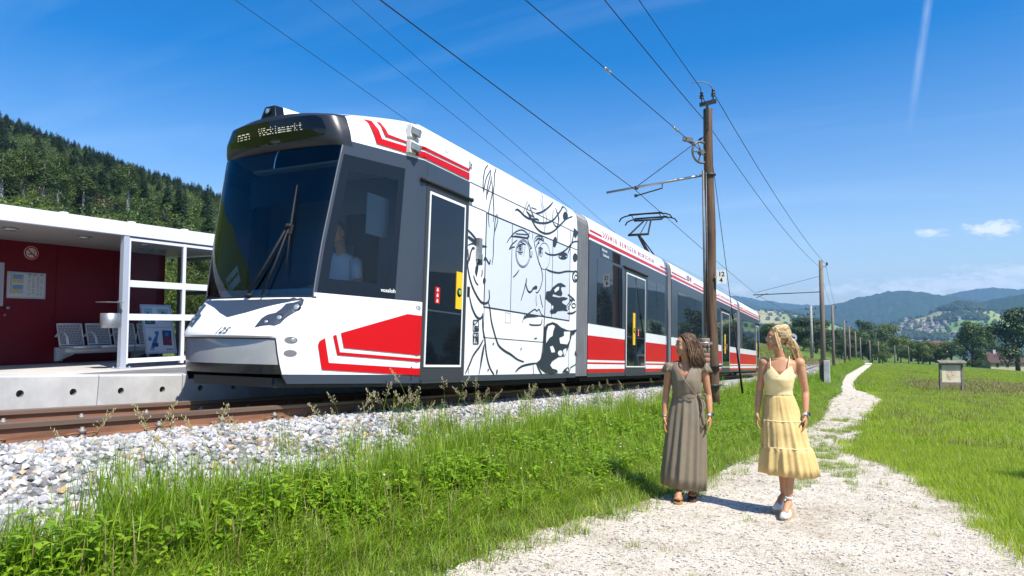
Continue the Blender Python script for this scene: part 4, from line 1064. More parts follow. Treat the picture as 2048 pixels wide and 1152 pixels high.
# --- cab interior
m = MB()
m.loft([[(-.66, 5.10, z), (.66, 5.10, z), (1.10, 6.24, z), (-1.10, 6.24, z)] for z in (0.36, 0.40)], 0, smooth=False)   # floor
m.box((-1.12, 6.20, 0.40), (0.10, 6.24, 2.62), 0)                   # bulkhead, left part
m.box((0.62, 6.20, 0.40), (1.12, 6.24, 2.62), 0)
m.box((0.10, 6.20, 2.15), (0.62, 6.24, 2.62), 0); m.box((0.10, 6.20, 0.40), (0.62, 6.24, 1.05), 0)
m.box((-0.72, 5.52, 2.56), (0.72, 6.2, 2.59), 2)                    # ceiling
m.build('cab_interior', [mat('cab_dark', (0.13, 0.14, 0.155), 0.7), M['blackmat'], mat('cab_ceiling', (0.5, 0.52, 0.5), 0.6)], tram)
m = MB()
m.loft([[(-0.70, 5.16, z), (0.72, 5.16, z), (0.86, 5.62, z + 0.03), (-0.84, 5.62, z + 0.03)] for z in (0.42, 1.04, 1.16)], 0, smooth=False)
m.box((0.30, 5.62, 1.00), (0.92, 5.74, 1.24), 0); m.box((0.55, 5.70, 1.16), (1.0, 5.96, 1.22), 1)
m.build('driver_desk', [mat('desk_grey', (0.55, 0.58, 0.60), 0.5), mat('desk_light', (0.6, 0.62, 0.58), 0.5)], tram, bevel=0.015)
m = MB(); m.loft([[(-0.66, 5.44, 2.13), (0.66, 5.44, 2.13), (0.66, 5.46, 2.50), (-0.66, 5.46, 2.50)], [(-0.66, 5.45, 2.13), (0.66, 5.45, 2.13), (0.66, 5.47, 2.50), (-0.66, 5.47, 2.50)]], 0, smooth=False); m.build('sun_blind', mat('blind_navy', (0.02, 0.03, 0.045), 0.8), tram)
m = MB(); m.box((0.90, 5.60, 1.78), (0.91, 5.98, 2.22)); m.build('side_blind', mat('blind_mesh', (0.24, 0.29, 0.33), 0.8), tram)
m = MB(); m.box((-0.02, 6.02, 0.85), (0.48, 6.14, 1.55)); m.box((-0.02, 5.72, 0.80), (0.48, 6.10, 0.90)); m.cyl((0.23, 5.9, 0.40), (0.23, 5.9, 0.8), 0.06); m.box((0.08, 6.03, 1.55), (0.38, 6.12, 1.75)); m.build('driver_seat', M['darkgrey'], tram, bevel=0.03)
# ------------------------------------------------------------------ shelter on the platform
redwall = mat('dark_red_panel', (0.17, 0.004, 0.012), 0.32, spec=0.4, var=0.15, scale=1.5)
soffit = mat('soffit_panel', (0.34, 0.32, 0.32), 0.6, var=0.08, scale=1)  # white underside of the roof, its shade put into the grey colour
fascia_m = mat('fascia_white', (0.72, 0.74, 0.80), 0.35)
post_m = mat('post_silver', (0.44, 0.48, 0.55), 0.35, metal=0.15)
clearglass = glass_mat('clear_glass', (0.965, 0.98, 0.98), (1, 1, 1), 1.25)
sh = thing('station_shelter', 'open station shelter with a dark red back wall and a white roof edge', 'shelter', (0, 0, SHZ))
Z = lambda z: z - SHZ
FX, WX, Y0, Y1 = -11.0, -13.7, -1.5, 10.35
m = MB(); m.box((-14.5, Y0, Z(3.14)), (FX - 0.02, Y1 - 0.02, Z(3.31))); m.build('roof', [soffit], sh)
m = MB(); m.box((FX - 0.06, Y0, Z(3.11)), (FX + 0.04, Y1, Z(3.34))); m.box((-14.55, Y1 - 0.08, Z(3.11)), (FX - 0.06, Y1, Z(3.34)))
fa = m.build('roof_edge', fascia_m, sh, bevel=0.006)
m = MB()
for y in (3.9, 5.1, 6.25, 7.37, 8.4, 9.4): m.box((FX - 0.05, y, Z(3.34)), (FX + 0.02, y + 0.10, Z(3.365)))
m.build('roof_cleat', fascia_m, fa)
for y in (4.85, 6.03, 7.2, 8.35):
    m = MB(); m.lathe((-11.95, y, Z(3.10)), [(0.11,0),(0.11,0.035),(0.085,0.04)], 20, 0); m.lathe((-11.95, y, Z(3.096)), [(0.08,0),(0.08,0.006)], 20, 1)
    m.build('downlight', [M['alu'], mat('lamp_glass', (0.25, 0.25, 0.24), 0.2)], sh)
# back wall in panels with open joints
yb = Y0
pw = (Y1 - 0.3 - Y0) / 10
for k in range(10):
    m = MB(); m.box((WX - 0.09, Y0 + k*pw + 0.004, Z(SHZ) + 0.013), (WX, Y0 + (k+1)*pw - 0.004, Z(3.14))); m.build('wall_panel', redwall, sh)
m = MB(); m.box((WX - 0.12, Y0, Z(SHZ) + 0.013), (WX - 0.092, Y1 - 0.3, Z(3.14))); m.build('wall_backing', M['blackmat'], sh)
m = MB(); m.box((WX, 5.95, Z(SHZ) + 0.03), (WX + 0.014, 6.98, Z(2.98))); dr = m.build('door', redwall, sh)
m = MB(); m.cyl((WX + 0.014, 6.89, Z(1.91)), (WX + 0.06, 6.89, Z(1.91)), 0.012, 8); m.sphere((WX + 0.075, 6.89, Z(1.91)), 0.033, 12); m.build('door_knob', M['steel'], dr)
m = MB(); m.lathe((WX + 0.014, 6.87, Z(1.78)), [(0.018,0),(0.018,0.008)], 10, 0, axis=(1,0,0)); m.build('lock', M['steel'], dr)
# posts
def post(x, y, z0=SHZ, z1=3.11, w=0.05, mt=post_m):
    m = MB(); m.box((x - w, y - w, Z(z0)), (x + w, y + w, Z(z1))); p = m.build('post', mt, sh, bevel=0.006)
    m = MB(); m.box((x - 0.11, y - 0.11, Z(z0) + 0.012), (x + 0.11, y + 0.11, Z(z0) + 0.024)); 
    for a in (-1, 1):
        for b_ in (-1, 1): m.cyl((x + a*0.085, y + b_*0.085, Z(z0) + 0.02), (x + a*0.085, y + b_*0.085, Z(z0) + 0.045), 0.012, 6)
    m.build('base_plate', post_m, p)
    return p
post(FX - 0.02, 7.32); post(FX - 0.02, 10.22); post(FX - 0.02, 1.2)
dark_post = mat('post_dark', (0.10, 0.115, 0.135), 0.4)
post(WX + 0.25, 10.25, mt=dark_post); post(-12.35, 10.25, mt=dark_post)
# glazed front and end
def bar(name, a, b, par=sh, mt=fascia_m):
    lo = tuple(min(p, q) for p, q in zip(a, b)); hi = tuple(max(p, q) for p, q in zip(a, b))
    m = MB(); m.box(lo, hi); return m.build(name, mt, par, bevel=0.004)
x0, x1 = FX - 0.045, FX + 0.015
for (ya, yb_) in ((7.375, 8.42), (8.48, 10.17)):
    for (za, zb) in ((3.03, 3.085), (2.245, 2.36), (1.68, 1.79), (0.955, 1.035)):
        bar('glazing_rail', (x0, ya, Z(za)), (x1, yb_, Z(zb)))
    for (za, zb) in ((2.36, 3.03), (1.79, 2.245), (1.035, 1.68)):
        m = MB(); m.box((FX - 0.018, ya, Z(za)), (FX - 0.010, yb_, Z(zb))); m.build('glass_pane', clearglass, sh)
bar('mullion', (x0 - 0.003, 8.42, Z(SHZ) + 0.05), (x1 + 0.003, 8.48, Z(3.085)))
bar('mullion', (x0 - 0.002, 7.372, Z(SHZ) + 0.08), (x1 + 0.002, 7.405, Z(3.085)))
for (xa, xb) in ((-13.40, -12.40), (-12.30, -11.07)):
    for (za, zb) in ((3.03, 3.08), (2.26, 2.34), (1.69, 1.77), (0.96, 1.03)):
        bar('glazing_rail', (xa, 10.23, Z(za)), (xb, 10.27, Z(zb)), mt=dark_post)
    m = MB(); m.box((xa, 10.246, Z(1.0)), (xb, 10.254, Z(3.05))); m.build('glass_pane', clearglass, sh)
me = text_mesh('tem hoffen', 0.125, depth=0.0006, bold=0.002)
me.materials.clear(); me.materials.append(mat('glass_lettering', (0.09, 0.09, 0.10), 0.5))
me.transform(frame((FX - 0.022, 8.10, Z(2.88)), (0, -1, 0), (0, 0, 1)))
link('glass_lettering', me, sh)
# notice case, poster, no smoking sign
nt_ = thing('timetable_case', 'landscape timetable case with blue and yellow tables on the dark red shelter wall', 'notice', (WX, 7.21, 2.33))
m = MB(); m.box((0, -0.33, -0.245), (0.03, 0.33, 0.245)); m.build('case', M['alu'], nt_, bevel=0.006)
m = MB(); m.box((0.03, -0.30, -0.215), (0.033, 0.30, 0.215)); sheet = m.build('paper_sheet', mat('paper', (0.62, 0.64, 0.68), 0.6), nt_)
cols = [mat('print_blue', (0.16, 0.33, 0.58), 0.6), mat('print_yellow', (0.60, 0.48, 0.12), 0.6), mat('print_lilac', (0.48, 0.44, 0.58), 0.6), mat('print_grey', (0.16, 0.18, 0.20), 0.6)]
m = MB(); rr = random.Random(5)
def cell(y0, y1, z0, z1, mi): m.box((0.0325, y0, z0), (0.0345 + (0.001 if mi in (1, 3) else 0), y1, z1), mi)
for k, (z0, mi) in enumerate(((0.115, 0), (0.035, 2), (-0.075, 0), (-0.155, 2))):
    cell(-0.24, -0.06, z0, z0 + 0.08, mi); 
    if mi == 2: cell(-0.24, -0.15, z0 + 0.004, z0 + 0.076, 1)
    else: cell(-0.09, -0.06, z0 + 0.004, z0 + 0.05, 1)
for k in range(17): cell(-0.285, -0.25, 0.195 - k*0.022, 0.204 - k*0.022, 3)
for c0 in (0.02, 0.09, 0.17, 0.23):
    for k in range(20):
        if rr.random() < 0.8: cell(c0, c0 + rr.uniform(0.02, 0.045), 0.19 - k*0.019, 0.196 - k*0.019, 3)
for y_ in (0.02, 0.12, 0.22): cell(y_, y_ + 0.05, 0.197, 0.21, 3)
m.build('timetable_print', cols, sheet)
ps = thing('poster_case', 'narrow silver framed poster case at the left end of the red wall', 'notice', (WX + 0.014, 6.66, 2.36))
m = MB(); m.box((0, -0.16, -0.42), (0.03, 0.16, 0.36)); m.build('case', M['alu'], ps); m = MB(); m.box((0.03, -0.13, -0.39), (0.033, 0.13, 0.33)); m.build('paper_sheet', cols[2], ps)
ns = thing('no_smoking_sign', 'round white no smoking sign with a red ring on the shelter wall', 'sign', (WX, 7.28, 2.94))
m = MB(); m.lathe((0,0,0), [(0.125,0),(0.125,0.006)], 28, 0, axis=(1,0,0)); m.build('disc', mat('sign_white', (0.7, 0.68, 0.64), 0.5), ns)
m = MB()
for k in range(28):
    a, b_ = 2*pi*k/28, 2*pi*(k+1)/28
    m.poly([(0.008, 0.116*cos(a), 0.116*sin(a)), (0.008, 0.116*cos(b_), 0.116*sin(b_)), (0.008, 0.092*cos(b_), 0.092*sin(b_)), (0.008, 0.092*cos(a), 0.092*sin(a))])
m.obox((0.009, 0, 0), (0.001,0,0), (0, 0.068, -0.068), (0, 0.008, 0.008))
m.build('red_ring', M['red'], ns)
m = MB(); m.box((0.0065, -0.06, -0.03), (0.0075, 0.04, -0.012)); m.tube([(0.007, 0.05, 0.0), (0.007, 0.06, 0.03), (0.007, 0.04, 0.05)], 0.006, 5); m.box((0.0065, 0.045, -0.03), (0.0075, 0.06, -0.012)); m.build('cigarette_symbol', M['blackmat'], ns)
# bench: four seats on a beam
def seat_mesh():
    m = MB()
    R = lambda x, y, z: (x, y, z)
    # seat pan slats (run front to back) and front roll, backrest mesh in a frame. local x to the track, y along the wall
    for k in range(13):
        y = -0.215 + k*0.0358
        m.box((0.02, y, 0.335), (0.43, y + 0.020, 0.345))
    m.cyl((0.43, -0.225, 0.325), (0.43, 0.225, 0.325), 0.022, 10); m.box((0.02, -0.225, 0.325), (0.05, 0.225, 0.347)); m.box((0.05,-0.228,0.322),(0.43,-0.212,0.348)); m.box((0.05,0.212,0.322),(0.43,0.228,0.348))
    pan = m.mesh('seat', bench_m)
    m = MB(); 
    bot, top = Vector((0.02, 0, 0.37)), Vector((-0.10, 0, 0.76))
    d = (top - bot)
    for s in (-1, 1): m.tube([bot + Vector((0, s*0.225, -0.03)), top + Vector((0, s*0.225, 0))], 0.014, 6)
    m.tube([top + Vector((0, -0.225, 0)), top + Vector((0, 0.225, 0))], 0.014, 6); m.tube([bot + Vector((0, -0.225, 0)), bot + Vector((0, 0.225, 0))], 0.012, 6)
    back = m.mesh('backrest', bench_m)
    m = MB()
    for k in range(17): 
        y = -0.21 + k*0.02625; m.tube([bot + Vector((0, y, 0)), top + Vector((0, y, 0))], 0.0055, 4, cap=False)
    for k in range(1, 12): p = bot + d*k/12; m.tube([p + Vector((0.004, -0.22, 0)), p + Vector((0.004, 0.22, 0))], 0.0045, 4, cap=False)
    wires = m.mesh('wire_grid', bench_m)
    return pan, back, wires
bench_m = mat('bench_white_steel', (0.78, 0.77, 0.75), 0.4, metal=0.1)
be = thing('bench', 'row of four white wire seats on a steel beam against the red wall', 'bench', (WX + 0.36, 0, SHZ))
spm, sbm, swm = seat_mesh()
for k in range(4):
    yy = 7.86 + 0.535*k
    st = link('seat', spm, be, (0, yy, 0)); bk = link('backrest', sbm, be, (0, yy, 0)); link('wire_grid', swm, bk)
m = MB()
am = [(0.0 - 0.06, 0, 0.52), (0.02, 0, 0.58), (0.12, 0, 0.61), (0.22, 0, 0.58), (0.30, 0, 0.49), (0.33, 0, 0.38)]
P = smooth_line(am, 3); rings = []
for p in P: rings.append([(p.x, -0.022, p.z - 0.006), (p.x, 0.022, p.z - 0.006), (p.x, 0.022, p.z + 0.006), (p.x, -0.022, p.z + 0.006)])
m.loft(rings, 0, smooth=False); arm = m.mesh('armrest', bench_m)
for k in range(5): link('armrest', arm, be, (0, 7.60 + 0.535*k, 0))
m = MB(); m.cyl((0.10, 7.66, 0.255), (0.10, 9.95, 0.255), 0.058, 16); m.build('beam', bench_m, be)
for y in (7.80, 9.35):
    m = MB(); m.loft([[(-0.30, y, 0.06), (-0.30, y, 0.30), (0.12, y, 0.22), (0.12, y, 0.18)], [(-0.30, y + 0.03, 0.06), (-0.30, y + 0.03, 0.30), (0.12, y + 0.03, 0.22), (0.12, y + 0.03, 0.18)]], 0, smooth=False); m.box((-0.36, y - 0.05, 0.05), (-0.30, y + 0.08, 0.31)); m.build('wall_bracket', bench_m, be)
# ash bin hung on the post
ab = thing('ash_bin', 'small round steel ash bin with a flat lid hung on the silver shelter post', 'ash bin', (FX - 0.02, 7.10, 1.55))
m = MB(); m.lathe((0, 0, 0), [(0.14,0),(0.145,0.01),(0.145,0.24),(0.135,0.245),(0.13,0.05)], 24, 0); m.build('bin', M['steel'], ab)
m = MB(); m.box((-0.15, -0.16, 0.42), (0.15, 0.14, 0.432)); m.build('lid', M['steel'], ab, bevel=0.004)
m = MB(); m.box((-0.02, 0.13, 0.06), (0.02, 0.168, 0.46)); m.build('bracket', M['steel'], ab)
# A-board
abd = thing('a_board', 'leaning silver framed A-board with colourful leaflets standing behind the glass screen', 'sign', (-11.55, 8.48, SHZ + 0.014), (0, 0, radians(-6)))
tilt = Matrix.Rotation(radians(-16), 4, 'Y')
fr = MB()
def tb(lo, hi, mi=0, mm=None): fr.box(lo, hi, mi, tilt)
W2 = 0.295
tb((-0.012, -W2, 0.20), (0.018, W2, 0.235)); tb((-0.012, -W2, 1.12), (0.018, W2, 1.15)); tb((-0.012, -W2, 0.235), (0.018, -W2 + 0.03, 1.12)); tb((-0.012, W2 - 0.03, 0.235), (0.018, W2, 1.12)); tb((-0.010, -W2 + 0.03, 0.70), (0.014, W2 - 0.03, 0.712))
fr.build('frame', M['alu'], abd)
m = MB()
for s in (-1, 1):
    m.obox(tilt @ Vector((0.0, s*(W2 - 0.03), 0.10)), tilt.to_3x3() @ Vector((0.012, 0, 0)), (0, 0.012, 0), tilt.to_3x3() @ Vector((0, 0, 0.10)))
    m.tube([tilt @ Vector((-0.01, s*(W2 - 0.05), 1.12)), (-0.62, s*(W2 - 0.05), 0.0)], 0.012, 6)
m.build('leg', M['steel'], abd)
m = MB(); m.box((-0.008, -W2 + 0.03, 0.235), (0.006, W2 - 0.03, 1.12), 0, tilt); pap = m.build('poster', mat('poster_paper', (0.70, 0.71, 0.74), 0.35), abd)
pc = [mat('ad_blue', (0.03, 0.20, 0.52), 0.4), mat('ad_navy', (0.03, 0.06, 0.16), 0.4), mat('ad_crimson', (0.30, 0.02, 0.05), 0.4), mat('ad_green', (0.10, 0.28, 0.06), 0.4), mat('ad_skyblue', (0.30, 0.50, 0.62), 0.4), mat('ad_red', (0.55, 0.03, 0.04), 0.4)]
m = MB()
def pp(pts, mi, d=0.0075): m.poly([tilt @ Vector((d, y, z)) for y, z in pts], mi)
pp([(-0.20,0.30),(-0.13,0.30),(-0.06,0.42),(-0.03,0.54),(0.0,0.60),(-0.02,0.64),(-0.09,0.62),(-0.07,0.55),(-0.13,0.47)], 0)
pp([(-0.23,0.46),(-0.17,0.44),(-0.15,0.50),(-0.20,0.54)], 0, 0.0078); pp([(-0.16,0.34),(-0.05,0.33),(-0.04,0.40),(-0.15,0.41)], 1, 0.0082)
pp([(0.05,0.36),(0.22,0.35),(0.24,0.64),(0.06,0.65)], 1); pp([(0.07,0.40),(0.15,0.36),(0.21,0.44),(0.20,0.53),(0.12,0.50)], 2, 0.0079); pp([(0.10,0.54),(0.17,0.53),(0.19,0.60),(0.12,0.61)], 0, 0.0083); pp([(0.17,0.42),(0.22,0.41),(0.22,0.48)], 5, 0.0084)
pp([(-0.24,0.94),(-0.08,0.94),(-0.08,1.08),(-0.24,1.08)], 4); pp([(-0.22,0.96),(-0.14,0.95),(-0.16,1.03)], 0, 0.0079); pp([(0.02,0.82),(0.23,0.82),(0.23,1.07),(0.02,1.07)], 4); pp([(0.05,0.86),(0.18,0.84),(0.2,0.98),(0.1,1.03)], 3, 0.008); pp([(-0.24,0.77),(-0.05,0.77),(-0.05,0.90),(-0.24,0.90)], 1); pp([(-0.22,0.80),(-0.12,0.79),(-0.14,0.86)], 3, 0.008)
for k in range(4): pp([(0.10 + k*0.035, 0.265), (0.127 + k*0.035, 0.265), (0.127 + k*0.035, 0.29), (0.10 + k*0.035, 0.29)], 5)
for k in range(6): pp([(-0.22, 0.262 + k*0.006), (-0.22 + random.uniform(.05,.12), 0.262 + k*0.006), (-0.22 + .08, 0.265 + k*0.006), (-0.22, 0.265 + k*0.006)], 1, 0.0081)
m.build('poster_print', pc, pap)
# ------------------------------------------------------------------ masts, wires and the wooden info board
wood_pole = mat('weathered_pole_wood', (0.125, 0.075, 0.045), 0.9, var=0.65, scale=5, bump=0.5, bscale=22, stretch=(4, 4, 0.25))
grey_pole = mat('grey_pole_wood', (0.20, 0.165, 0.13), 0.9, var=0.4, scale=4, bump=0.4, bscale=20, stretch=(4, 4, 0.2))
wire_m = mat('overhead_wire', (0.022, 0.020, 0.020), 0.5, metal=0.6)
insul = mat('brown_insulator', (0.035, 0.018, 0.013), 0.25)
dks = mat('dull_dark_steel', (0.16, 0.16, 0.16), 0.55, metal=0.4, var=0.3, scale=12)
def wire(label, pts, r=0.008, sag=0.0, n=1, group='overhead wires of the railway'):
    P = []
    for a, b in zip(pts, pts[1:]):
        a, b = Vector(a), Vector(b); k_ = 14 if sag else n
        for k in range(k_):
            t = k / k_; p = a.lerp(b, t); p.z -= sag*4*t*(1-t); P.append(p)
    P.append(Vector(pts[-1]))
    m = MB(); m.tube(P, r, 6)
    return tag(m.build('overhead_wire', wire_m), label, 'wire', group)
PX, PY, PZ = -3.12, 16.9, -0.08
p1 = thing('catenary_pole', 'tall dark wooden catenary pole with pulley wheel, bracket arm and stacked weights beside the tram', 'pole', (PX, PY, PZ - 0.3), group='wooden poles along the track')
m = MB(); rr = random.Random(2)
rings = []
for k in range(15):
    z = 7.27 * k / 14; r = lerp(0.135, 0.108, k/14); cx_ = 0.012*sin(k*0.9) + lerp(0.02, -0.01, k/14)
    rings.append([(cx_ + (r + 0.004*sin(5*a + k))*cos(a), (r + 0.004*sin(5*a+k))*sin(a), z) for a in [2*pi*i/14 for i in range(14)]])
m.loft(rings); m.build('trunk', wood_pole, p1)
z0 = -(PZ - 0.3)
def L1(z): return z + z0
m = MB()
for z in (0.16, 0.60, 5.26): m.lathe((0.01, 0, L1(z) - 0.03), [(0.135,0),(0.15,0.005),(0.15,0.05),(0.135,0.055)], 14, 0)
m.box((-0.10, -0.17, L1(0.14)), (0.20, 0.17, L1(0.17))); m.box((-0.2, -0.17, L1(0.60)), (0.22, 0.17, L1(0.63)))
m.build('clamp', M['darkgrey'], p1)
# crosshead with two insulators
m = MB(); m.obox((-0.0, -0.02, L1(7.04)), (0.20, 0, 0.02), (0, 0.04, 0), (0, 0, 0.045)); m.box((-0.03, -0.15, L1(6.35)), (0.03, -0.10, L1(7.02))); m.build('crosshead', M['darkgrey'], p1)
for x in (-0.15, 0.13):
    m = MB(); zb_ = L1(7.08) + (0.02 if x > 0 else 0); m.cyl((x, -0.02, zb_), (x, -0.02, zb_ + 0.12), 0.012, 6)
    m.lathe((x, -0.02, zb_ + 0.08), [(0.02,0),(0.055,0.01),(0.05,0.03),(0.035,0.05),(0.05,0.055),(0.05,0.09),(0.03,0.10),(0.03,0.13),(0.045,0.14),(0.025,0.19),(0.01,0.2)], 12, 0)
    m.build('insulator', insul, p1)
m = MB(); m.tube(smooth_line([(-0.32, -0.3, L1(7.50)), (-0.1, -0.2, L1(7.52)), (0.06, -0.1, L1(7.46)), (0.13, -0.02, L1(7.34))], 4), 0.012, 6); m.build('jumper_cable', dks, p1)
# tensioning wheel
m = MB(); cw = Vector((-0.16, -0.16, L1(5.80)))
axw = Vector((0.80, -0.6, 0)).normalized()
u_ = Vector((0,0,1)); v_ = axw.cross(u_)
ringp = [cw + (u_*cos(a) + v_*sin(a))*0.26 for a in [2*pi*k/28 for k in range(29)]]
m.tube(ringp, 0.030, 6, cap=False)
for k in range(5):
    a = 2*pi*k/5 + 0.3; m.cyl(cw, cw + (u_*cos(a) + v_*sin(a))*0.25, 0.018, 6)
m.lathe(cw - axw*0.06, [(0.06,0),(0.06,0.12)], 12, 0, axis=axw)
m.tube([cw, (0.0, -0.02, L1(5.80)), (0.05, 0, L1(5.72))], 0.025, 6)
m.build('tension_wheel', dks, p1)
m = MB(); m.tube([(-0.12, -0.13, L1(5.36)), (-0.13, -0.14, L1(1.35))], 0.028, 8); m.tube([(-0.05, -0.13, L1(5.30)), (-0.06, -0.14, L1(1.3))], 0.014, 6); m.build('guide_tube', dks, p1)
wx = Vector((-0.16, -0.06, 0))
cwm = [mat('cast_weight_%d' % k, c, 0.8, var=0.3, scale=10) for k, c in enumerate([(0.22, 0.17, 0.12), (0.22, 0.14, 0.10), (0.30, 0.16, 0.11), (0.13, 0.11, 0.09)])]
zz = 0.60
for k in range(6):
    h = 0.115
    m = MB(); m.lathe((-0.145, -0.16, L1(zz)), [(0.115,0),(0.128,0.012),(0.128,h-0.014),(0.115,h-0.004)], 18, 0); m.build('counterweight', cwm[[3,2,1,0,1,0][k]], p1); zz += h
m = MB(); m.lathe((-0.145, -0.16, L1(1.155)), [(0.131,0),(0.131,0.04)], 18, 0); m.box((-0.02, -0.30, L1(1.14)), (0.06, -0.26, L1(1.20))); m.build('strap', M['alu'], p1)
# bracket arm over the track and the steady arm
m = MB(); m.cyl((-0.10, 0, L1(5.27)), (-2.62, -0.02, L1(5.05)), 0.030, 10); m.build('bracket_arm', M['steel'], p1)
m = MB(); m.tube([(-1.16, 0, L1(5.20)), (-1.16, 0, L1(5.04)), (-1.88, 0.15, L1(4.93))], 0.018, 6); m.box((-1.92, 0.12, L1(4.90)), (-1.85, 0.18, L1(4.97))); m.build('steady_arm', M['darkgrey'], p1)
m = MB(); m.tube([(-0.12, 0, L1(6.22)), (-1.82, -0.02, L1(5.13))], 0.010, 6); m.lathe((-0.2, 0, L1(6.17)), [(0.02,-0.05),(0.03,0),(0.02,0.05)], 8, 0, axis=(-1,0,-0.64)); m.lathe((-1.82,-0.02,L1(5.06)), [(0.045,0),(0.045,0.09)], 10, 0); m.build('arm_stay', M['darkgrey'], p1)
# small sign plate 12 / 4
kp = thing('kilometre_sign', 'small white plate reading 12 over 4 fixed to the wooden pole', 'sign', (-2.86, 16.83, 2.75), (0, 0, radians(24)))
m = MB(); m.box((-0.115, -0.006, -0.165), (0.115, 0.006, 0.165)); m.build('plate', mat('plate_white', (0.62, 0.62, 0.60), 0.5), kp)
put_text('lettering', '12', 0.15, M['blackmat'], frame((0.0, -0.008, 0.02), (1,0,0), (0,0,1)), kp, align='CENTER', bold=0.004)
put_text('lettering', '4', 0.15, M['blackmat'], frame((-0.01, -0.008, -0.125), (1,0,0), (0,0,1)), kp, align='CENTER', bold=0.004)
m = MB(); m.box((-0.16, 0.004, -0.02), (-0.05, 0.014, 0.02)); m.build('bracket', M['steel'], kp)
# the other masts down the line
def mast(x, y, zb, h, label, arm=None, arm_z=0.88, block=False, mt=grey_pole, r=0.13, head=True, far=False):
    o = thing('catenary_pole', label, 'pole', (x, y, zb), group='wooden poles along the track')
    m = MB(); m.tube([(0, 0, -0.3), (0.01*h/7, 0, h*0.5), (0, 0, h)], [r*1.05, r*0.95, r*0.78], 10); m.build('trunk', mt, o)
    if block:
        m = MB(); m.box((0.02, -0.30, -0.3), (0.36, 0.06, 1.06)); m.build('concrete_footing', conc, o, bevel=0.02)
        m = MB(); m.box((-0.22, -0.16, -0.3), (0.0, 0.14, 1.15)); m.build('footing_post', wood_old, o)
    if arm:
        m = MB(); m.cyl((0, -0.02, h*arm_z), (arm, -0.1, h*arm_z - 0.12), 0.028 if not far else 0.04, 8); m.cyl((arm*0.78, -0.1, h*arm_z - 0.02), (arm*0.95, -0.1, h*arm_z - 0.30), 0.02, 6)
        m.build('bracket_arm', M['darkgrey'], o)
    if head:
        m = MB(); m.tube([(0.02, 0, h - 0.35), (0.22, -0.02, h - 0.42), (0.34, -0.02, h - 0.30)], 0.02, 6); m.lathe((0.34, -0.02, h - 0.32), [(0.03,0),(0.06,0.03),(0.04,0.09),(0.06,0.12),(0.03,0.2)], 8, 0); m.build('insulator', insul, o)
    return o
mast(-1.86, 46, -1.62, 7.2, 'tall grey wooden pole on a pale concrete footing beyond the blonde woman', arm=-4.0, arm_z=0.73, block=True, r=0.15)
mast(-2.24, 80, -3.3, 7.0, 'second wooden pole down the line, behind the one with a concrete footing', arm=-3.0, arm_z=0.62, r=0.15)
mast(-1.56, 108, -4.7, 7.0, 'third wooden pole down the line, next to the start of the narrow path', arm=-3.0, arm_z=0.6, r=0.15)
mast(-1.12, 130, -5.65, 7.1, 'fourth wooden pole down the line, against the dark trees', arm=-3.0, r=0.16)
mast(-0.26, 155, -6.8, 7.1, 'fifth wooden pole down the line, where the path meets the rise', arm=-2.6, r=0.17, far=True)
mast(0.76, 190, -8.3, 6.8, 'sixth wooden pole down the line, slim against the trees', arm=-2.6, r=0.17, head=False)
mast(2.98, 200, -8.8, 6.5, 'slim pole past the path end, in front of the trees', r=0.16, head=False)
mast(5.18, 210, -8.9, 6.1, 'slim pole beside the yellow green tree', r=0.16, head=False)
mast(11.14, 260, -11.2, 5.9, 'pole in the far meadow left of the pale roof', r=0.17, head=False)
mast(15.1, 260, -11.3, 6.0, 'pole in the far meadow below the lake gap', r=0.17, head=False)
mast(20.35, 280, -12.2, 5.6, 'pole in the far meadow nearest the pale lane', r=0.17, head=False)
# pale concrete telegraph pole left of the line
tp = mast(-4.06, 75, -1.4, 4.95, 'pale telegraph pole with three crossarms in front of the dark trees', mt=mat('pale_pole', (0.36, 0.34, 0.31), 0.85, var=0.3, scale=4), r=0.15, head=False)
for z, w in ((4.6, 0.5), (4.05, 0.35), (3.35, 1.1)):
    m = MB(); m.cyl((-w, 0, z), (w, 0, z), 0.04, 6)
    for s in (-1, 1): m.cyl((s*w*0.9, 0, z), (s*w*0.9, 0, z + 0.22), 0.04, 6)
    m.build('crossarm', M['darkgrey'], tp)
# wires: contact wire in zigzag from bracket to bracket, feeders, tensioned wire, and the lines on the platform side
def rz(Y, h=4.95): return rail_z(Y) + h
wire('contact wire that runs above the roof of the tram into the distance', [(-5.45, -12, rz(-12)), (-5.02, 17.0, rz(17.0, 4.93)), (-5.6, 46, rz(46)), (-5.1, 80, rz(80)), (-4.6, 108, rz(108)), (-4.0, 130, rz(130)), (-3.0, 155, rz(155))], 0.009, 0.05)
wire('tensioned wire with two insulators that ends at the pulley wheel of the wooden pole', [(-5.6, -2.0, 7.05), (-4.35, 8.0, 6.45), (-3.30, 16.75, 5.86)], 0.008)
for t_, nm in ((0.415, 'clear'), (0.81, 'clear')):
    a, b_ = Vector((-4.35, 8.0, 6.45)), Vector((-3.30, 16.75, 5.86)); c = a.lerp(b_, t_); d = (b_ - a).normalized()
    m = MB(); m.lathe(c, [(0.012,-0.14),(0.03,-0.12),(0.03,-0.06),(0.018,-0.05),(0.018,0.05),(0.03,0.06),(0.03,0.12),(0.012,0.14)], 8, 0, axis=d)
    tag(m.build('wire_insulator', M['steel']), 'small insulator set into the tensioned wire, ' + ('the one high above the tram' if t_ < 0.5 else 'the one nearest the pulley wheel'), 'insulator', 'insulators in the tensioned wire')
c = Vector((-4.35, 8.0, 6.45)).lerp(Vector((-3.30, 16.75, 5.86)), 0.90)
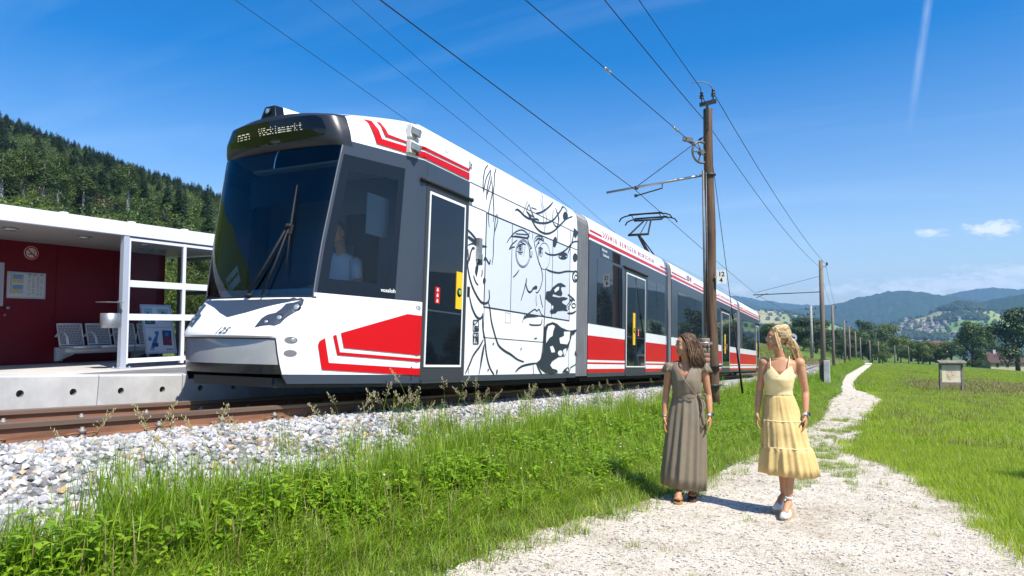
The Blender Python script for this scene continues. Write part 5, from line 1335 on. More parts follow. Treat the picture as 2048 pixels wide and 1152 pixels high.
m = MB(); m.obox(c, (0.10, 0.05, -0.02), (0.02, -0.05, 0), (0, 0.01, 0.05)); m.obox(c + Vector((0.07,0.1,-0.06)), (0.05, 0.06, -0.03), (0.02, -0.03, 0), (0, 0.01, 0.03)); tag(m.build('wire_clamp', M['darkgrey']), 'chunky clamp where the stay meets the tensioned wire', 'clamp')
def ray_pt(x, y, Y):   # point at distance Y down the track seen in the photograph's direction (x, y)
    v = cam.matrix_world.to_3x3() @ Vector(((x - 1024)/1365, -(y - 576)/1365, -1)) if False else None
top = Vector((PX, PY, 6.89))
wire('feeder wire high on the track side of the wooden pole, running down the line', [(-4.6, -6, 8.9), (-3.12, 16.85, 6.50), (-1.95, 46, 5.2), (-2.24, 80, 3.4), (-1.56, 108, 2.0)], 0.009, 0.35)
wire('uppermost wire from the insulator on top of the wooden pole down the line', [(-4.3, -6, 9.8), (-3.27, 16.75, 7.40), (-3.0, 17.0, 7.30), (-1.6, 46, 5.35), (-1.9, 80, 3.5), (-1.3, 108, 2.1), (-0.9, 130, 1.2), (0, 155, 0.2)], 0.009, 0.35)
gw = thing('guy_wire', 'guy wire from the wooden pole to the ground beside the rear of the tram', 'guy wire', (-2.95, 20.5, -0.35))
m = MB(); A_ = Vector((PX, PY + 0.1, 6.2)) - Vector((-2.95, 20.5, -0.35)); m.tube([A_, A_*0.30], 0.008, 6); m.tube([A_*0.33, A_*0.10], 0.008, 6); m.build('wire', wire_m, gw)
m = MB(); m.tube([A_*0.345, A_*0.325], 0.03, 6); m.tube([A_*0.335, A_*0.0], [0.020, 0.032], 8); m.build('anchor_rod', M['blackmat'], gw)
for k, (a, b_, c_) in enumerate((((-10.2, -4, 9.5), (-9.6, 20, 5.6), 'leftmost of the three thin wires behind the tram roof'), ((-9.4, -4, 10.0), (-9.2, 24, 5.7), 'middle one of the three thin wires behind the tram roof'), ((-8.3, -4, 9.9), (-8.6, 27, 5.2), 'thin wire that dips behind the tram roof nearest the mural'))):
    wire(c_, [a, b_, (b_[0] + 1.5, 60, 3.0)], 0.0055, 0.0)
wire('stay wire from the second mast to the contact wire', [(-1.93, 46, 4.6), (-5.5, 44.5, rz(44.5, 4.97))], 0.012)
# info board
ib = thing('info_board', 'wooden information board with a small roof and faded map standing in the meadow', 'info board', (5.0, 48.6, g(5.0, 48.6) - 0.12), (0, 0, radians(24)))
ib.scale = (0.80, 0.80, 1.0)
wb = mat('grey_board_wood', (0.20, 0.175, 0.15), 0.9, var=0.45, scale=3, bump=0.4, stretch=(1, 1, 6))
for x in (-0.78, 0.78):
    m = MB(); m.box((x - 0.075, -0.075, -0.3), (x + 0.075, 0.075, 1.90)); m.build('post', wb, ib)
m = MB(); m.loft([[(-1.0, -0.32, 1.90), (1.0, -0.32, 1.90), (1.0, -0.32, 1.95), (-1.0, -0.32, 1.95)], [(-1.0, 0.0, 2.03), (1.0, 0.0, 2.03), (1.0, 0.0, 2.08), (-1.0, 0.0, 2.08)], [(-1.0, 0.32, 1.90), (1.0, 0.32, 1.90), (1.0, 0.32, 1.95), (-1.0, 0.32, 1.95)]], 0, smooth=False); m.build('roof', wb, ib)
m = MB(); m.box((-0.70, -0.05, 0.62), (0.70, 0.05, 0.76)); m.box((-0.70, -0.05, 1.80), (0.70, 0.05, 1.90)); m.build('rail', wb, ib)
m = MB(); m.box((-0.70, -0.035, 0.76), (0.70, 0.03, 1.80)); pn = m.build('panel', mat('map_panel', (0.66, 0.56, 0.40), 0.6, var=0.15, scale=3), ib)
m = MB(); m.box((-0.69, -0.040, 0.77), (-0.45, -0.034, 1.79), 1); rr = random.Random(9)
for k in range(9):
    x, z = rr.uniform(-0.35, 0.25), rr.uniform(0.85, 1.5); w = rr.uniform(0.03, 0.10); m.box((x, -0.040, z), (x + w, -0.034, z + w*rr.uniform(0.4, 1.5)), 0)
for k in range(14): z = 1.74 - k*0.06; m.box((-0.40, -0.039, z), (-0.40 + rr.uniform(0.5, 1.0), -0.0345, z + 0.007), 0)
m.build('map_print', [mat('map_brown', (0.28, 0.16, 0.08), 0.7), mat('map_green', (0.60, 0.58, 0.34), 0.7)], pn)
# small round pointer sign past the rear of the tram
kk = thing('round_sign', 'small round white sign with a dark symbol past the rear of the tram', 'sign', (-4.35, 56, -1.6))
m = MB(); m.cyl((0, 0, -0.4), (0, 0, 2.1), 0.035, 8); m.build('post', M['steel'], kk)
m = MB(); m.lathe((0, -0.04, 2.25), [(0.32,0),(0.32,0.02)], 20, 0, axis=(0,-1,0)); m.build('disc', mat('disc_white', (0.65, 0.65, 0.68), 0.5), kk)
m = MB(); m.poly([(-0.16, -0.066, 2.25), (0.05, -0.066, 2.38), (0.05, -0.066, 2.31), (0.18, -0.066, 2.31), (0.18, -0.066, 2.19), (0.05, -0.066, 2.19), (0.05, -0.066, 2.12)]); m.build('arrow_print', mat('sign_blue', (0.03, 0.05, 0.16), 0.5), kk)
# ------------------------------------------------------------------ far country: lake, hills, village
FAR = {
'A':(5000,[(-31.93,38.1),(-15.31,91.4),(-8.27,157.9),(-5.3,97.1),(-3.12,115.7),(-1.76,127.8),(-1.07,140.3),(0.08,174.9),(1.14,192.6),(2.14,213.3),(3.45,210.6),(5.26,181.8),(6.84,154.2),(10.14,112.9),(16.33,28.4),(22.37,1.6)]),
'C':(6600,[(-40.09,330.9),(-31.93,242.4),(-15.31,295.4),(-8.27,267.6),(-6.73,219.7),(-3.86,188.7),(-1.07,167.2),(2.88,190.8),(5.26,239.4),(6.45,272.7),(8.6,297.4),(10.14,272.3),(14.01,221.4),(20.5,297.1),(28.63,303.9)]),
'B':(3700,[(2.24,-69.5),(4.44,-10.0),(5.95,42.7),(7.64,86.6),(10.14,131.7),(14.01,165.9),(22.37,262.3),(34.39,284.1),(47.92,322.6),(60,300),(80,260),(100,200)]),
'D':(2850,[(-4.58,-64.1),(-0.39,-32.1),(1.59,-7.6),(2.88,14.3),(4.44,30.2),(5.35,54.7),(6.45,75.0),(7.41,69.0),(8.55,44.2),(10.14,1.6),(14.01,-52.2)]),
'E':(3100,[(-31.93,24.2),(-15.31,35.0),(-11.34,41.0),(-6.73,61.4),(-4.94,52.2),(-2.45,22.3),(-0.39,-18.8),(1.59,-66.4)])}
WID = {'A': 1500, 'B': 1300, 'C': 1400, 'D': 640, 'E': 800}
LAKE_Z = -44.0
def far_h(b, r):
    """height and which hill carries it, for bearing b (degrees right of the track) and distance r"""
    best, who = -58.0, None
    for k, (R, tab) in FAR.items():
        top = interp(b, [p[0] for p in tab], [p[1] for p in tab])
        f = sstep(R - WID[k], R, r) if r <= R else 1 - 0.5*sstep(R, R + 1500, r)
        if k == 'D' and r <= R: f = max(0, (r - (R - WID[k])) / WID[k])
        h = lerp(-58.0, top, f)
        if h > best: best, who = h, k
    return best, who
bs = list(np.arange(-60, -14, 0.8)) + list(np.arange(-14, 11.5, 0.1)) + list(np.arange(11.5, 112, 0.8))
rs = list(np.arange(2080, 3300, 34)) + list(np.arange(3300, 5100, 75)) + list(np.arange(5100, 6950, 150))
m = MB(); wood = []
def woodness(x, y, h, who):
    n = noise.noise((x*0.0028, y*0.0028, 1.7)) + 0.5*noise.noise((x*0.009, y*0.009, 4.2))
    if who in ('C', 'A'): return 1.0 if n > -0.75 or h > 60 else 0.0
    if who == 'B': return 1.0 if n > -0.42 else 0.0
    if who == 'D': return 1.0 if (h > 50 or n > 0.42) else 0.0
    if who == 'E': return 1.0 if n > 0.05 else 0.0
    return 0.6
for b in bs:
    for r in rs:
        x, y = r*sin(radians(b)), r*cos(radians(b))
        h, who = far_h(b, r)
        if who is None: h, who = -58, 'D'
        w = woodness(x, y, h, who)
        amp = 1.0 if h > -40 else 0.0
        h += amp*(w*(9*noise.noise((x*0.02, y*0.02, 0.3)) + 7*noise.noise((x*0.05, y*0.05, 0.9))) + 14*noise.noise((x*0.003, y*0.003, 5.5)) * sstep(-40, 40, h))
        m.v.append((x, y, h)); wood.append(w)
nr = len(rs)
for i in range(len(bs) - 1):
    for j in range(nr - 1):
        a = i*nr + j; m.face((a, a+nr, a+nr+1, a+1), 0, True)
hm, N, L, bsd = node_mat('far_hills')
at = N.new('ShaderNodeAttribute'); at.attribute_name = 'wood'
t = N.new('ShaderNodeTexCoord')
vo = N.new('ShaderNodeTexVoronoi'); vo.inputs['Scale'].default_value = 0.006
nz2 = N.new('ShaderNodeTexNoise'); nz2.inputs['Scale'].default_value = 0.03; nz2.inputs['Detail'].default_value = 6
L.new(t.outputs['Object'], vo.inputs['Vector']); L.new(t.outputs['Object'], nz2.inputs['Vector'])
sc_ = N.new('ShaderNodeSeparateColor'); L.new(vo.outputs['Color'], sc_.inputs[0])
fld = ramp(N, [(0.0, (0.13, 0.22, 0.045)), (0.45, (0.17, 0.27, 0.06)), (0.75, (0.26, 0.28, 0.10)), (1.0, (0.36, 0.32, 0.17))]); L.new(sc_.outputs[0], fld.inputs[0])
wd = ramp(N, [(0.3, (0.014, 0.032, 0.012)), (0.7, (0.045, 0.075, 0.022))]); L.new(nz2.outputs['Fac'], wd.inputs[0])
mx = N.new('ShaderNodeMixRGB'); L.new(at.outputs['Fac'], mx.inputs[0]); L.new(fld.outputs[0], mx.inputs[1]); L.new(wd.outputs[0], mx.inputs[2]); L.new(mx.outputs[0], bsd.inputs['Base Color'])
bsd.inputs['Roughness'].default_value = 1.0; bsd.inputs['Specular IOR Level'].default_value = 0.0
me = m.mesh('far_hills', hm)
me.attributes.new('wood', 'FLOAT', 'POINT').data.foreach_set('value', np.array(wood, np.float32))
link('hills', me, kind='structure')
wat, N, L, bsd = node_mat('lake_water')
bsd.inputs['Base Color'].default_value = (0.02, 0.09, 0.11, 1); bsd.inputs['Roughness'].default_value = 0.12
t = N.new('ShaderNodeTexCoord'); nz3 = N.new('ShaderNodeTexNoise'); nz3.inputs['Scale'].default_value = 0.25; L.new(t.outputs['Object'], nz3.inputs['Vector'])
bp = N.new('ShaderNodeBump'); bp.inputs['Strength'].default_value = 0.4; bp.inputs['Distance'].default_value = 0.4; L.new(nz3.outputs['Fac'], bp.inputs['Height']); L.new(bp.outputs[0], bsd.inputs['Normal'])
m = MB(); n = 40
for i in range(n):
    a0, a1 = radians(-62 + 176*i/n), radians(-62 + 176*(i+1)/n)
    m.poly([(0.001*sin(a0), 300*cos(a0)*0, LAKE_Z), (6960*sin(a0), 6960*cos(a0), LAKE_Z), (6960*sin(a1), 6960*cos(a1), LAKE_Z)])
m.build('lake', wat, kind='structure')

# ------------------------------------------------------------------ trees
TRUNKM = mat('bark', (0.075, 0.058, 0.042), 0.9, var=0.4, scale=6, bump=0.4)
PALEBARK = mat('pale_bark', (0.30, 0.28, 0.25), 0.8, var=0.35, scale=5)
LEAF = {
 'A': leaf_mat('leaf_dark', [(0.0, (0.026, 0.052, 0.010)), (0.5, (0.048, 0.086, 0.015)), (1.0, (0.085, 0.13, 0.022))], 0.25),
 'B': leaf_mat('leaf_mid', [(0.0, (0.038, 0.070, 0.012)), (0.5, (0.072, 0.118, 0.018)), (1.0, (0.12, 0.17, 0.03))], 0.28),
 'Y': leaf_mat('leaf_yellowgreen', [(0.0, (0.06, 0.10, 0.012)), (0.5, (0.12, 0.17, 0.022)), (1.0, (0.20, 0.24, 0.04))], 0.3),
 'C': leaf_mat('needle_dark', [(0.0, (0.016, 0.034, 0.012)), (0.6, (0.034, 0.060, 0.020)), (1.0, (0.06, 0.092, 0.028))], 0.12),
 'R': leaf_mat('leaf_brownish', [(0.0, (0.06, 0.06, 0.02)), (0.5, (0.11, 0.095, 0.035)), (1.0, (0.16, 0.13, 0.06))], 0.2)}
def card(m, p, d, s, rnd, mi=0):
    """a small bent leaf spray at p, facing d"""
    d = Vector(d).normalized(); u = d.orthogonal().normalized(); u.rotate(Matrix.Rotation(rnd.uniform(0, 6.28), 3, d)); w = d.cross(u)
    a = s*rnd.uniform(0.7, 1.3); b_ = s*rnd.uniform(0.45, 0.85)
    m.face([m.vert(p + u*a), m.vert(p + w*b_ + d*0.1*s), m.vert(p - u*a*0.8), m.vert(p - w*b_ + d*0.05*s)], mi)
def crown_broad(seed, n, leaf, lobes=11, tall=1.0):
    """unit crown: spans about z 0.12..1, radius about 0.42"""
    rnd = random.Random(seed); m = MB(); L_ = []
    L_.append((Vector((0, 0, 0.55)), 0.25))
    for k in range(lobes):
        a = 2*pi*k/lobes*1.618*2 + rnd.uniform(-.5, .5); z = rnd.uniform(0.25, 0.86); rr_ = rnd.uniform(0.14, 0.30) * (1.0 if z < 0.65 else (1.12 - z) / 0.47)
        L_.append((Vector((rr_*cos(a), rr_*sin(a), z)), rnd.uniform(0.10, 0.19)))
    tot = sum(r**2 for _, r in L_)
    for c, r in L_:
        for k in range(int(n*r*r/tot)):
            d = Vector((rnd.gauss(0, 1), rnd.gauss(0, 1), rnd.gauss(0.25, 0.9))).normalized()
            q = c + d*r*(rnd.random()**0.35)*rnd.uniform(0.85, 1.12)
            q.z = 0.12 + (q.z - 0.12)
            card(m, q, d + Vector((rnd.uniform(-.6,.6), rnd.uniform(-.6,.6), rnd.uniform(-.2,.7))), leaf, rnd)
    return m
def trunk_broad(seed, h=0.6, r=0.028):
    rnd = random.Random(seed); m = MB()
    m.tube([(0,0,-0.03), (0.01, 0, 0.15), (rnd.uniform(-.02,.02), rnd.uniform(-.02,.02), 0.38), (rnd.uniform(-.03,.03), 0, h)], [r*1.2, r, r*0.75, r*0.3], 7)
    for k in range(5):
        a = rnd.uniform(0, 6.28); z = rnd.uniform(0.2, 0.42); l = rnd.uniform(0.14, 0.26)
        m.tube([(0, 0, z), (cos(a)*l*0.5, sin(a)*l*0.5, z + l*0.55), (cos(a)*l, sin(a)*l, z + l*1.1)], [r*0.5, r*0.35, r*0.12], 5)
    return m
def crown_conifer(seed, n, leaf):
    rnd = random.Random(seed); m = MB()
    for k in range(n):
        z = 0.10 + 0.90*(1 - sqrt(rnd.random())) ; R_ = 0.20*(1 - z)**0.85 + 0.008; a = rnd.uniform(0, 6.28)
        lay = 0.5 + 0.5*sin(z*75); rad = R_*(0.45 + 0.55*rnd.random()**0.5)*(0.75 + 0.35*lay)
        p = Vector((cos(a)*rad, sin(a)*rad, z - 0.10*rad))
        o = Vector((cos(a), sin(a), -0.45)); s = leaf*rnd.uniform(0.7, 1.2)*(0.55 + 0.5*(1 - z)); side = Vector((-sin(a), cos(a), 0))
        m.face([m.vert(p - o*s*0.5 + side*s*0.25), m.vert(p - o*s*0.5 - side*s*0.25), m.vert(p + o*s - side*s*0.18 - Vector((0,0,s*0.1))), m.vert(p + o*s*1.05 + side*s*0.18)])
    m.tube([(0,0,0.8),(0,0,1.01)], [0.006, 0.002], 4)
    return m
CROWN = {'A': [crown_broad(s, 4200, 0.020).mesh('crown', LEAF['A']) for s in (1, 2, 3)], 'B': [crown_broad(s, 3600, 0.021).mesh('crown', LEAF['B']) for s in (4, 5)], 'Y': [crown_broad(6, 3200, 0.021).mesh('crown', LEAF['Y'])], 'C': [crown_conifer(7, 2600, 0.05).mesh('crown', LEAF['C'])]}
TRUNK = [trunk_broad(s).mesh('trunk', TRUNKM) for s in (1, 2, 3)]
m = MB(); m.tube([(0,0,-0.03),(0,0,0.3),(0,0,0.9)], [0.02, 0.016, 0.004], 6); TRUNKC = m.mesh('trunk', TRUNKM)
tn = 0
def tree(kind, x, y, z, h, w, label, group, name='tree'):
    global tn; tn += 1
    o = thing(name, label, 'tree', (x, y, z), (0, 0, tn*2.4), group)
    cr = CROWN[kind][tn % len(CROWN[kind])]
    k = w/0.86 if kind != 'C' else w/0.42
    c = link('crown', cr, o); c.scale = (k, k, h)
    t_ = link('trunk', TRUNKC if kind == 'C' else TRUNK[tn % 3], o); t_.scale = (h, h, h)
    return o
TS = [('A',-15.5,150,-3.2,4.3,6.4,'low dark round tree just past the rear of the tram'),('A',-12.0,160,-3.8,5.9,7.8,'broad dark tree behind the blonde woman'),('A',-7.6,155,-3.8,5.7,6.4,'dark tree behind the pale telegraph pole'),('A',-4.5,165,-4.5,4.1,5.0,'dark tree behind the pole with the concrete footing'),('B',-1.0,185,-6.4,5.8,6.3,'mid green tree behind the third and fourth poles of the line'),('A',2.7,200,-7.4,8.8,7.5,'tallest dark tree of the middle clump by the railway'),('B',6.7,205,-7.8,7.9,7.6,'mid green tree left of the yellow green one'),('Y',9.2,200,-7.5,6.9,5.3,'yellow green tree in the middle clump'),('A',12.4,205,-7.7,7.1,7.5,'dark round tree right of the yellow green one'),('C',17.7,230,-8.5,6.6,5.2,'dark pointed conifer right of the gap with the lake'),('A',26.4,300,-11.3,6.5,7.5,'dark tree behind the dome shaped one'),('B',18.2,175,-6.6,6.5,8.4,'dome shaped tree behind the wooden info board'),('A',20.7,165,-6.9,9.8,7.0,'tall dark tree right of the dome shaped one'),('A',27.0,185,-8.2,10.4,5.1,'slim dark tree above the farmhouse roof'),('A',25.6,150,-6.9,13.0,10.0,'largest dark tree at the right edge above the farmhouse'),('B',4.6,160,-6.1,2.8,2.3,'small round bush by the slim poles')]
K_ = 1.7
for kind, x, y, z, h, w, lab in TS:
    X_, Y_ = x*K_, y*K_
    if kind == 'B' and h < 3: X_, Y_, z, h, w = x*1.2, y*1.2, (z-1.6)*1.2+1.6, h*1.2/K_, w*1.2/K_; h *= K_; w *= K_; zz = z; tree(kind, X_, Y_, min(zz, g(X_, Y_)), h + 0.4, w, lab, 'trees beyond the meadow', 'bush'); continue
    zz = (z - 1.6)*K_ + 1.6; gz = g(X_, Y_); hh_ = h*K_ + (zz - gz)
    bg = 1.28 if x < 8 else 1.0
    tree(kind, X_, Y_, gz, max(3, hh_*bg), w*K_*1.12*bg, lab, 'trees beyond the meadow')
# more of the same belt, filling behind and towards both sides (seen in the gaps and in the tram windows)
rr = random.Random(12)
fill = []
for k in range(34):
    Y_ = rr.uniform(262, 345); X_ = rr.uniform(-66, 26); fill.append((rr.choice('AAB'), X_, Y_, rr.uniform(7, 10.5), rr.uniform(8, 12)))
for k in range(9):
    Y_ = rr.uniform(300, 370); X_ = rr.uniform(40, 75); fill.append((rr.choice('AB'), X_, Y_, rr.uniform(7, 11), rr.uniform(8, 12)))
for k in range(26):
    a = radians(rr.uniform(12, 62)); r = rr.uniform(150, 260); fill.append((rr.choice('AAC'), r*sin(a), r*cos(a), rr.uniform(12, 20), rr.uniform(8, 12)))
for kind, X_, Y_, h, w in fill:
    tree(kind, X_, Y_, g(X_, Y_), h, w, 'dark tree in the belt of woods behind the front row beyond the meadow', 'woods behind the front row of trees')
# hedge at the end of the meadow on the right
for k, (x, y, w) in enumerate(((60.5, 268, 5), (66, 262, 6), (36.5, 276, 4), (33.5, 280, 4.5))):
    tree('B', x, y, g(x, y), 3.4, w, ['dark bush right of the farmhouse', 'dark bush at the right edge beside the farmhouse', 'low bush left of the farmhouse', 'low bush below the tall dark tree'][k], 'bushes by the farmhouse', 'bush')
tree('B', 2.68, 10.6, g(2.68, 10.6), 1.75, 0.95, 'bush added out of view to cast a shadow on the meadow edge', 'bushes added out of view', 'bush')  # unseen bush, added for the shadow it throws onto the meadow
# ------------------------------------------------------------------ farmhouse and the other roofs
def house(name, label, x, y, z, w, d, h, rot, wallm, roofm, detail=True, group=None, rise=0.36, cat='house'):
    o = thing(name, label, cat, (x, y, z), (0, 0, rot), group)
    m = MB(); m.loft([[(-w/2, -d/2, zz), (w/2, -d/2, zz), (w/2, d/2, zz), (-w/2, d/2, zz)] for zz in (-1.0, h)], 0, smooth=False)
    ht = h + d*rise
    for s in (-1, 1): m.poly([(s*w/2, -d/2, h), (s*w/2, d/2, h), (s*w/2, 0, ht)])
    m.build('wall', wallm, o)
    m = MB(); e = 0.6
    for s in (-1, 1):
        A_ = (-w/2 - e, s*(d/2 + e), h - e*rise*2*0.5*2); 
        zl = h - e*2*rise
        m.loft([[(-w/2 - e, s*(d/2 + e), zl), (w/2 + e, s*(d/2 + e), zl), (w/2 + e, 0, ht), (-w/2 - e, 0, ht)], [(-w/2 - e, s*(d/2 + e), zl + 0.22), (w/2 + e, s*(d/2 + e), zl + 0.22), (w/2 + e, 0, ht + 0.22), (-w/2 - e, 0, ht + 0.22)]], 0, smooth=False)
    rf = m.build('roof', roofm, o)
    if detail:
        m = MB(); m.box((-w*0.22, -d*0.10, h + d*rise*0.5), (-w*0.22 + 0.8, -d*0.10 + 0.8, ht + 0.9)); m.build('chimney', mat('chimney_white', (0.5, 0.5, 0.5), 0.8), rf)
        for k in range(3):
            xx = -w*0.3 + k*w*0.3; m = MB(); m.box((xx - 0.6, -d/2 - 0.06, h*0.42), (xx + 0.6, -d/2 + 0.02, h*0.85)); f = m.build('window', mat('win_frame', (0.45, 0.45, 0.43), 0.6), o); m = MB(); m.box((xx - 0.5, -d/2 - 0.08, h*0.47), (xx + 0.5, -d/2 - 0.05, h*0.81)); m.build('pane', tramglass, f)
        m = MB(); m.box((w/2 - 0.02, -1.0, h*0.4), (w/2 + 0.06, 0.2, h*0.8)); m.build('window', tramglass, o)
    return o
wall_y = mat('wall_cream', (0.52, 0.44, 0.27), 0.85, var=0.1, scale=2); roof_b = mat('roof_dark_red', (0.070, 0.036, 0.030), 0.8, var=0.3, scale=3); roof_r = mat('roof_tile_red', (0.22, 0.09, 0.06), 0.8)
house('farmhouse', 'cream farmhouse with a dark red roof and white chimney among trees at the right edge', 44.0, 289, g(44, 289), 11, 8.5, 3.3, radians(24), wall_y, roof_b)
house('house', 'house with a pale reddish roof half hidden by trees beside the lake gap', 43.5, 505, -15.4, 14, 10, 3.0, radians(-15), wall_y, roof_r, False)
wv = [mat('village_white', (0.46, 0.455, 0.44), 0.85), mat('village_cream', (0.40, 0.37, 0.31), 0.85)]; rv2 = [mat('village_roof_grey', (0.12, 0.11, 0.11), 0.85), mat('village_roof_red', (0.20, 0.14, 0.13), 0.85), mat('village_roof_brown', (0.13, 0.10, 0.10), 0.85)]
def hut_mesh(wm, rm, w, d, h):
    m = MB(); m.loft([[(-w/2, -d/2, z), (w/2, -d/2, z), (w/2, d/2, z), (-w/2, d/2, z)] for z in (-4, h)], 0, smooth=False)
    for s in (-1, 1): m.poly([(s*w/2, -d/2, h), (s*w/2, d/2, h), (s*w/2, 0, h + d*0.4)])
    for s in (-1, 1): m.poly([(-w/2 - .8, s*(d/2 + .8), h - .5), (w/2 + .8, s*(d/2 + .8), h - .5), (w/2 + .8, 0, h + d*0.42), (-w/2 - .8, 0, h + d*0.42)], 1)
    return m.mesh('village_house', [wm, rm])
HUTS = [hut_mesh(wv[i % 2], rv2[i % 3], 8 + 2*(i % 3), 6.5 + i % 2*1.5, 4.6 + i % 2) for i in range(6)]
rr = random.Random(21); k = 0; seen_h = []
spots = [(2.9, 2600, 0.55, 130), (3.9, 2600, 0.85, 95), (4.3, 2500, 0.8, 90), (5.0, 2620, 0.7, 90)]
while k < 64:
    c = rr.choice(spots[:2] + spots); b_ = c[0] + rr.gauss(0, c[2]); r = c[1] + rr.gauss(0, c[3])
    if k > 50: b_, r = rr.uniform(2.3, 6.5), rr.uniform(2270, 2360)
    if k > 57: b_, r = rr.uniform(-6.6, -4.2), rr.uniform(2950, 3080)
    if not (-7 < b_ < 7.2): continue
    h, who = far_h(b_, r)
    if h < -41: continue
    x, y = r*sin(radians(b_)), r*cos(radians(b_))
    if any((x-u)**2 + (y-v)**2 < 18**2 for u, v in seen_h): continue
    seen_h.append((x, y))
    o = link('village_house', HUTS[k % 6], None, (x, y, h + 1)); o.rotation_euler = (0, 0, rr.uniform(-0.7, 0.7)); rn = ('grey', 'dull red', 'brown')[k % 6 % 3]; tag(o, 'small pale house with a %s roof in the village across the lake' % rn, 'house', 'village houses across the lake with a %s roof' % rn); k += 1
# woods on the far slope and shore as one mass
def low_tree(seed, mt, n=90, leaf=0.10):
    rnd = random.Random(seed); m = MB()
    for q in range(n):
        d = Vector((rnd.gauss(0,1), rnd.gauss(0,1), rnd.gauss(0.2,1))).normalized(); p = Vector((d.x*0.42, d.y*0.42, 0.5 + d.z*0.45))*1.0
        card(m, p, d + Vector((rnd.uniform(-.5,.5), rnd.uniform(-.5,.5), 0.2)), leaf*1.6, rnd)
    return m.mesh('low_tree', mt)
LT = [low_tree(1, LEAF['A']), low_tree(2, LEAF['B']), crown_conifer(9, 130, 0.16).mesh('low_conifer', LEAF['C'])]
pts = []
for q in range(26000):
    b_ = rr.uniform(-9, 10.5); r = rr.uniform(2240, 3150)
    h, who = far_h(b_, r)
    if h < -43: continue
    x, y = r*sin(radians(b_)), r*cos(radians(b_))
    w = woodness(x, y, h, who) if who in FAR else 0
    if w > 0.5 or (h < -30 and rr.random() < 0.35) or rr.random() < (0.05 if 1.8 < b_ < 5.6 and 2380 < r < 2760 else 0.022):
        s = rr.uniform(9, 17); pts.append((x, y, h - 1.5, rr.uniform(0, 6.28), 0, s, rr.choice((0, 0, 1, 2))))
stuff_points('far_woods', pts, LT, label='woods and hedges on the hillside across the lake')
# ------------------------------------------------------------------ wooded hill behind the shelter
HT = [crown_broad(31, 4200, 0.017, 16).mesh('hill_tree', LEAF['A']), crown_broad(32, 4200, 0.017, 16).mesh('hill_tree', LEAF['B']), crown_conifer(33, 2600, 0.045).mesh('hill_tree', LEAF['C']), crown_broad(34, 3800, 0.017, 15).mesh('hill_tree', LEAF['Y']), crown_conifer(35, 2600, 0.045).mesh('hill_tree', LEAF['C']), crown_broad(36, 2200, 0.016, 13).mesh('hill_tree', LEAF['R'])]
HT2 = []
for me in HT:
    c = me.copy(); HT2.append(c)
rr = random.Random(77); cand = []
def in_view(x, y): 
    a = math.degrees(atan2(x, y)); return -72 < a < -24
for q in range(24000):
    x = -52 - 320*rr.random()**0.85; y = rr.uniform(-40, 560)
    if not in_view(x, y): continue
    if hill_h(x, y) <= 0.5 and y > 350: continue
    d = (-50 - x)/280
    pc = 0.05 + 0.55*d
    n_ = noise.noise((x*0.012, y*0.012, 3)) 
    if rr.random() < pc + 0.5*n_: kind = 2 if rr.random() < .5 else 4
    elif x > -90: kind = rr.choice((1, 3, 3, 1, 0))
    else: kind = rr.choice((0, 0, 1, 1, 0, 1, 3, 5))
    h = rr.uniform(9, 14.5) if kind in (2, 4) else rr.uniform(7, 11.5)
    if x > -66: h = rr.uniform(5, 9)
    if -118 < x and 0.44 < y/-x < 0.74 and g(x, y) + h - 1.6 > 0.165*sqrt(x*x + y*y): continue
    cand.append((x, y, h, kind))
cand.sort(key=lambda c: (c[0]**2 + c[1]**2) / c[2]**2 * (0.4 if c[0] < -300 and rr.random() < 0.25 else 1))
HL = {0: 'dark broadleaf tree of the wooded hill behind the shelter', 1: 'mid green broadleaf tree of the wooded hill behind the shelter', 2: 'dark pointed spruce of the wooded hill behind the shelter', 3: 'yellow green tree of the wooded hill behind the shelter', 4: 'dark pointed spruce of the wooded hill behind the shelter', 5: 'brownish tree of the wooded hill behind the shelter'}
for me in HT:
    # one mesh carries trunk and crown: too small in the picture to show parts
    pass
NHILL = 280
for x, y, h, kd in cand[:NHILL]:
    o = link('spruce' if kd in (2, 4) else 'hill_tree', HT[kd], None, (x, y, g(x, y) - 0.3))
    w = h*(0.9 if kd not in (2, 4) else 0.95); o.scale = (w, w, h); o.rotation_euler = (0, 0, rr.uniform(0, 6.28))
    tag(o, HL[kd], 'tree', 'trees of the wooded hill behind the shelter: ' + HL[kd].split(' of ')[0])
stuff_points('hill_forest', [(x, y, g(x, y) - 0.3, rr.uniform(0, 6.28), 0, h*0.95, kd) for x, y, h, kd in cand[NHILL:]], HT2, label='forest that covers the hill behind the shelter')
# six pale trunks that stand out at the foot of the wood
for k, (x, y, h, w_) in enumerate(((-112, 55, 14, .36), (-112, 58, 15, .28), (-111, 60.2, 14, .38), (-113, 63.5, 15, .26), (-113, 67.5, 14, .26), (-112, 74.5, 15.5, .40))):
    z = g(x, y); o = thing('pale_trunk_tree', ['pale trunk at the left edge of the wood', 'slim pale trunk second from the left edge of the wood', 'bright pale trunk third from the left edge of the wood', 'slim trunk in the middle of the row of pale trunks', 'faint slim trunk left of the tallest pale trunk', 'tallest bright pale trunk above the shelter roof'][k], 'tree', (x, y, z), group='pale trunks at the foot of the wood')
    m = MB(); m.tube([(0,0,-0.5), (0.1, 0.1, h*0.5), (0, 0.2, h)], [w_, w_*0.8, w_*0.3], 7); m.build('trunk', PALEBARK, o)
    c = link('crown', HT[k % 2], o, (0, 0, h*0.60)); c.scale = (7.5, 7.5, h*0.44)
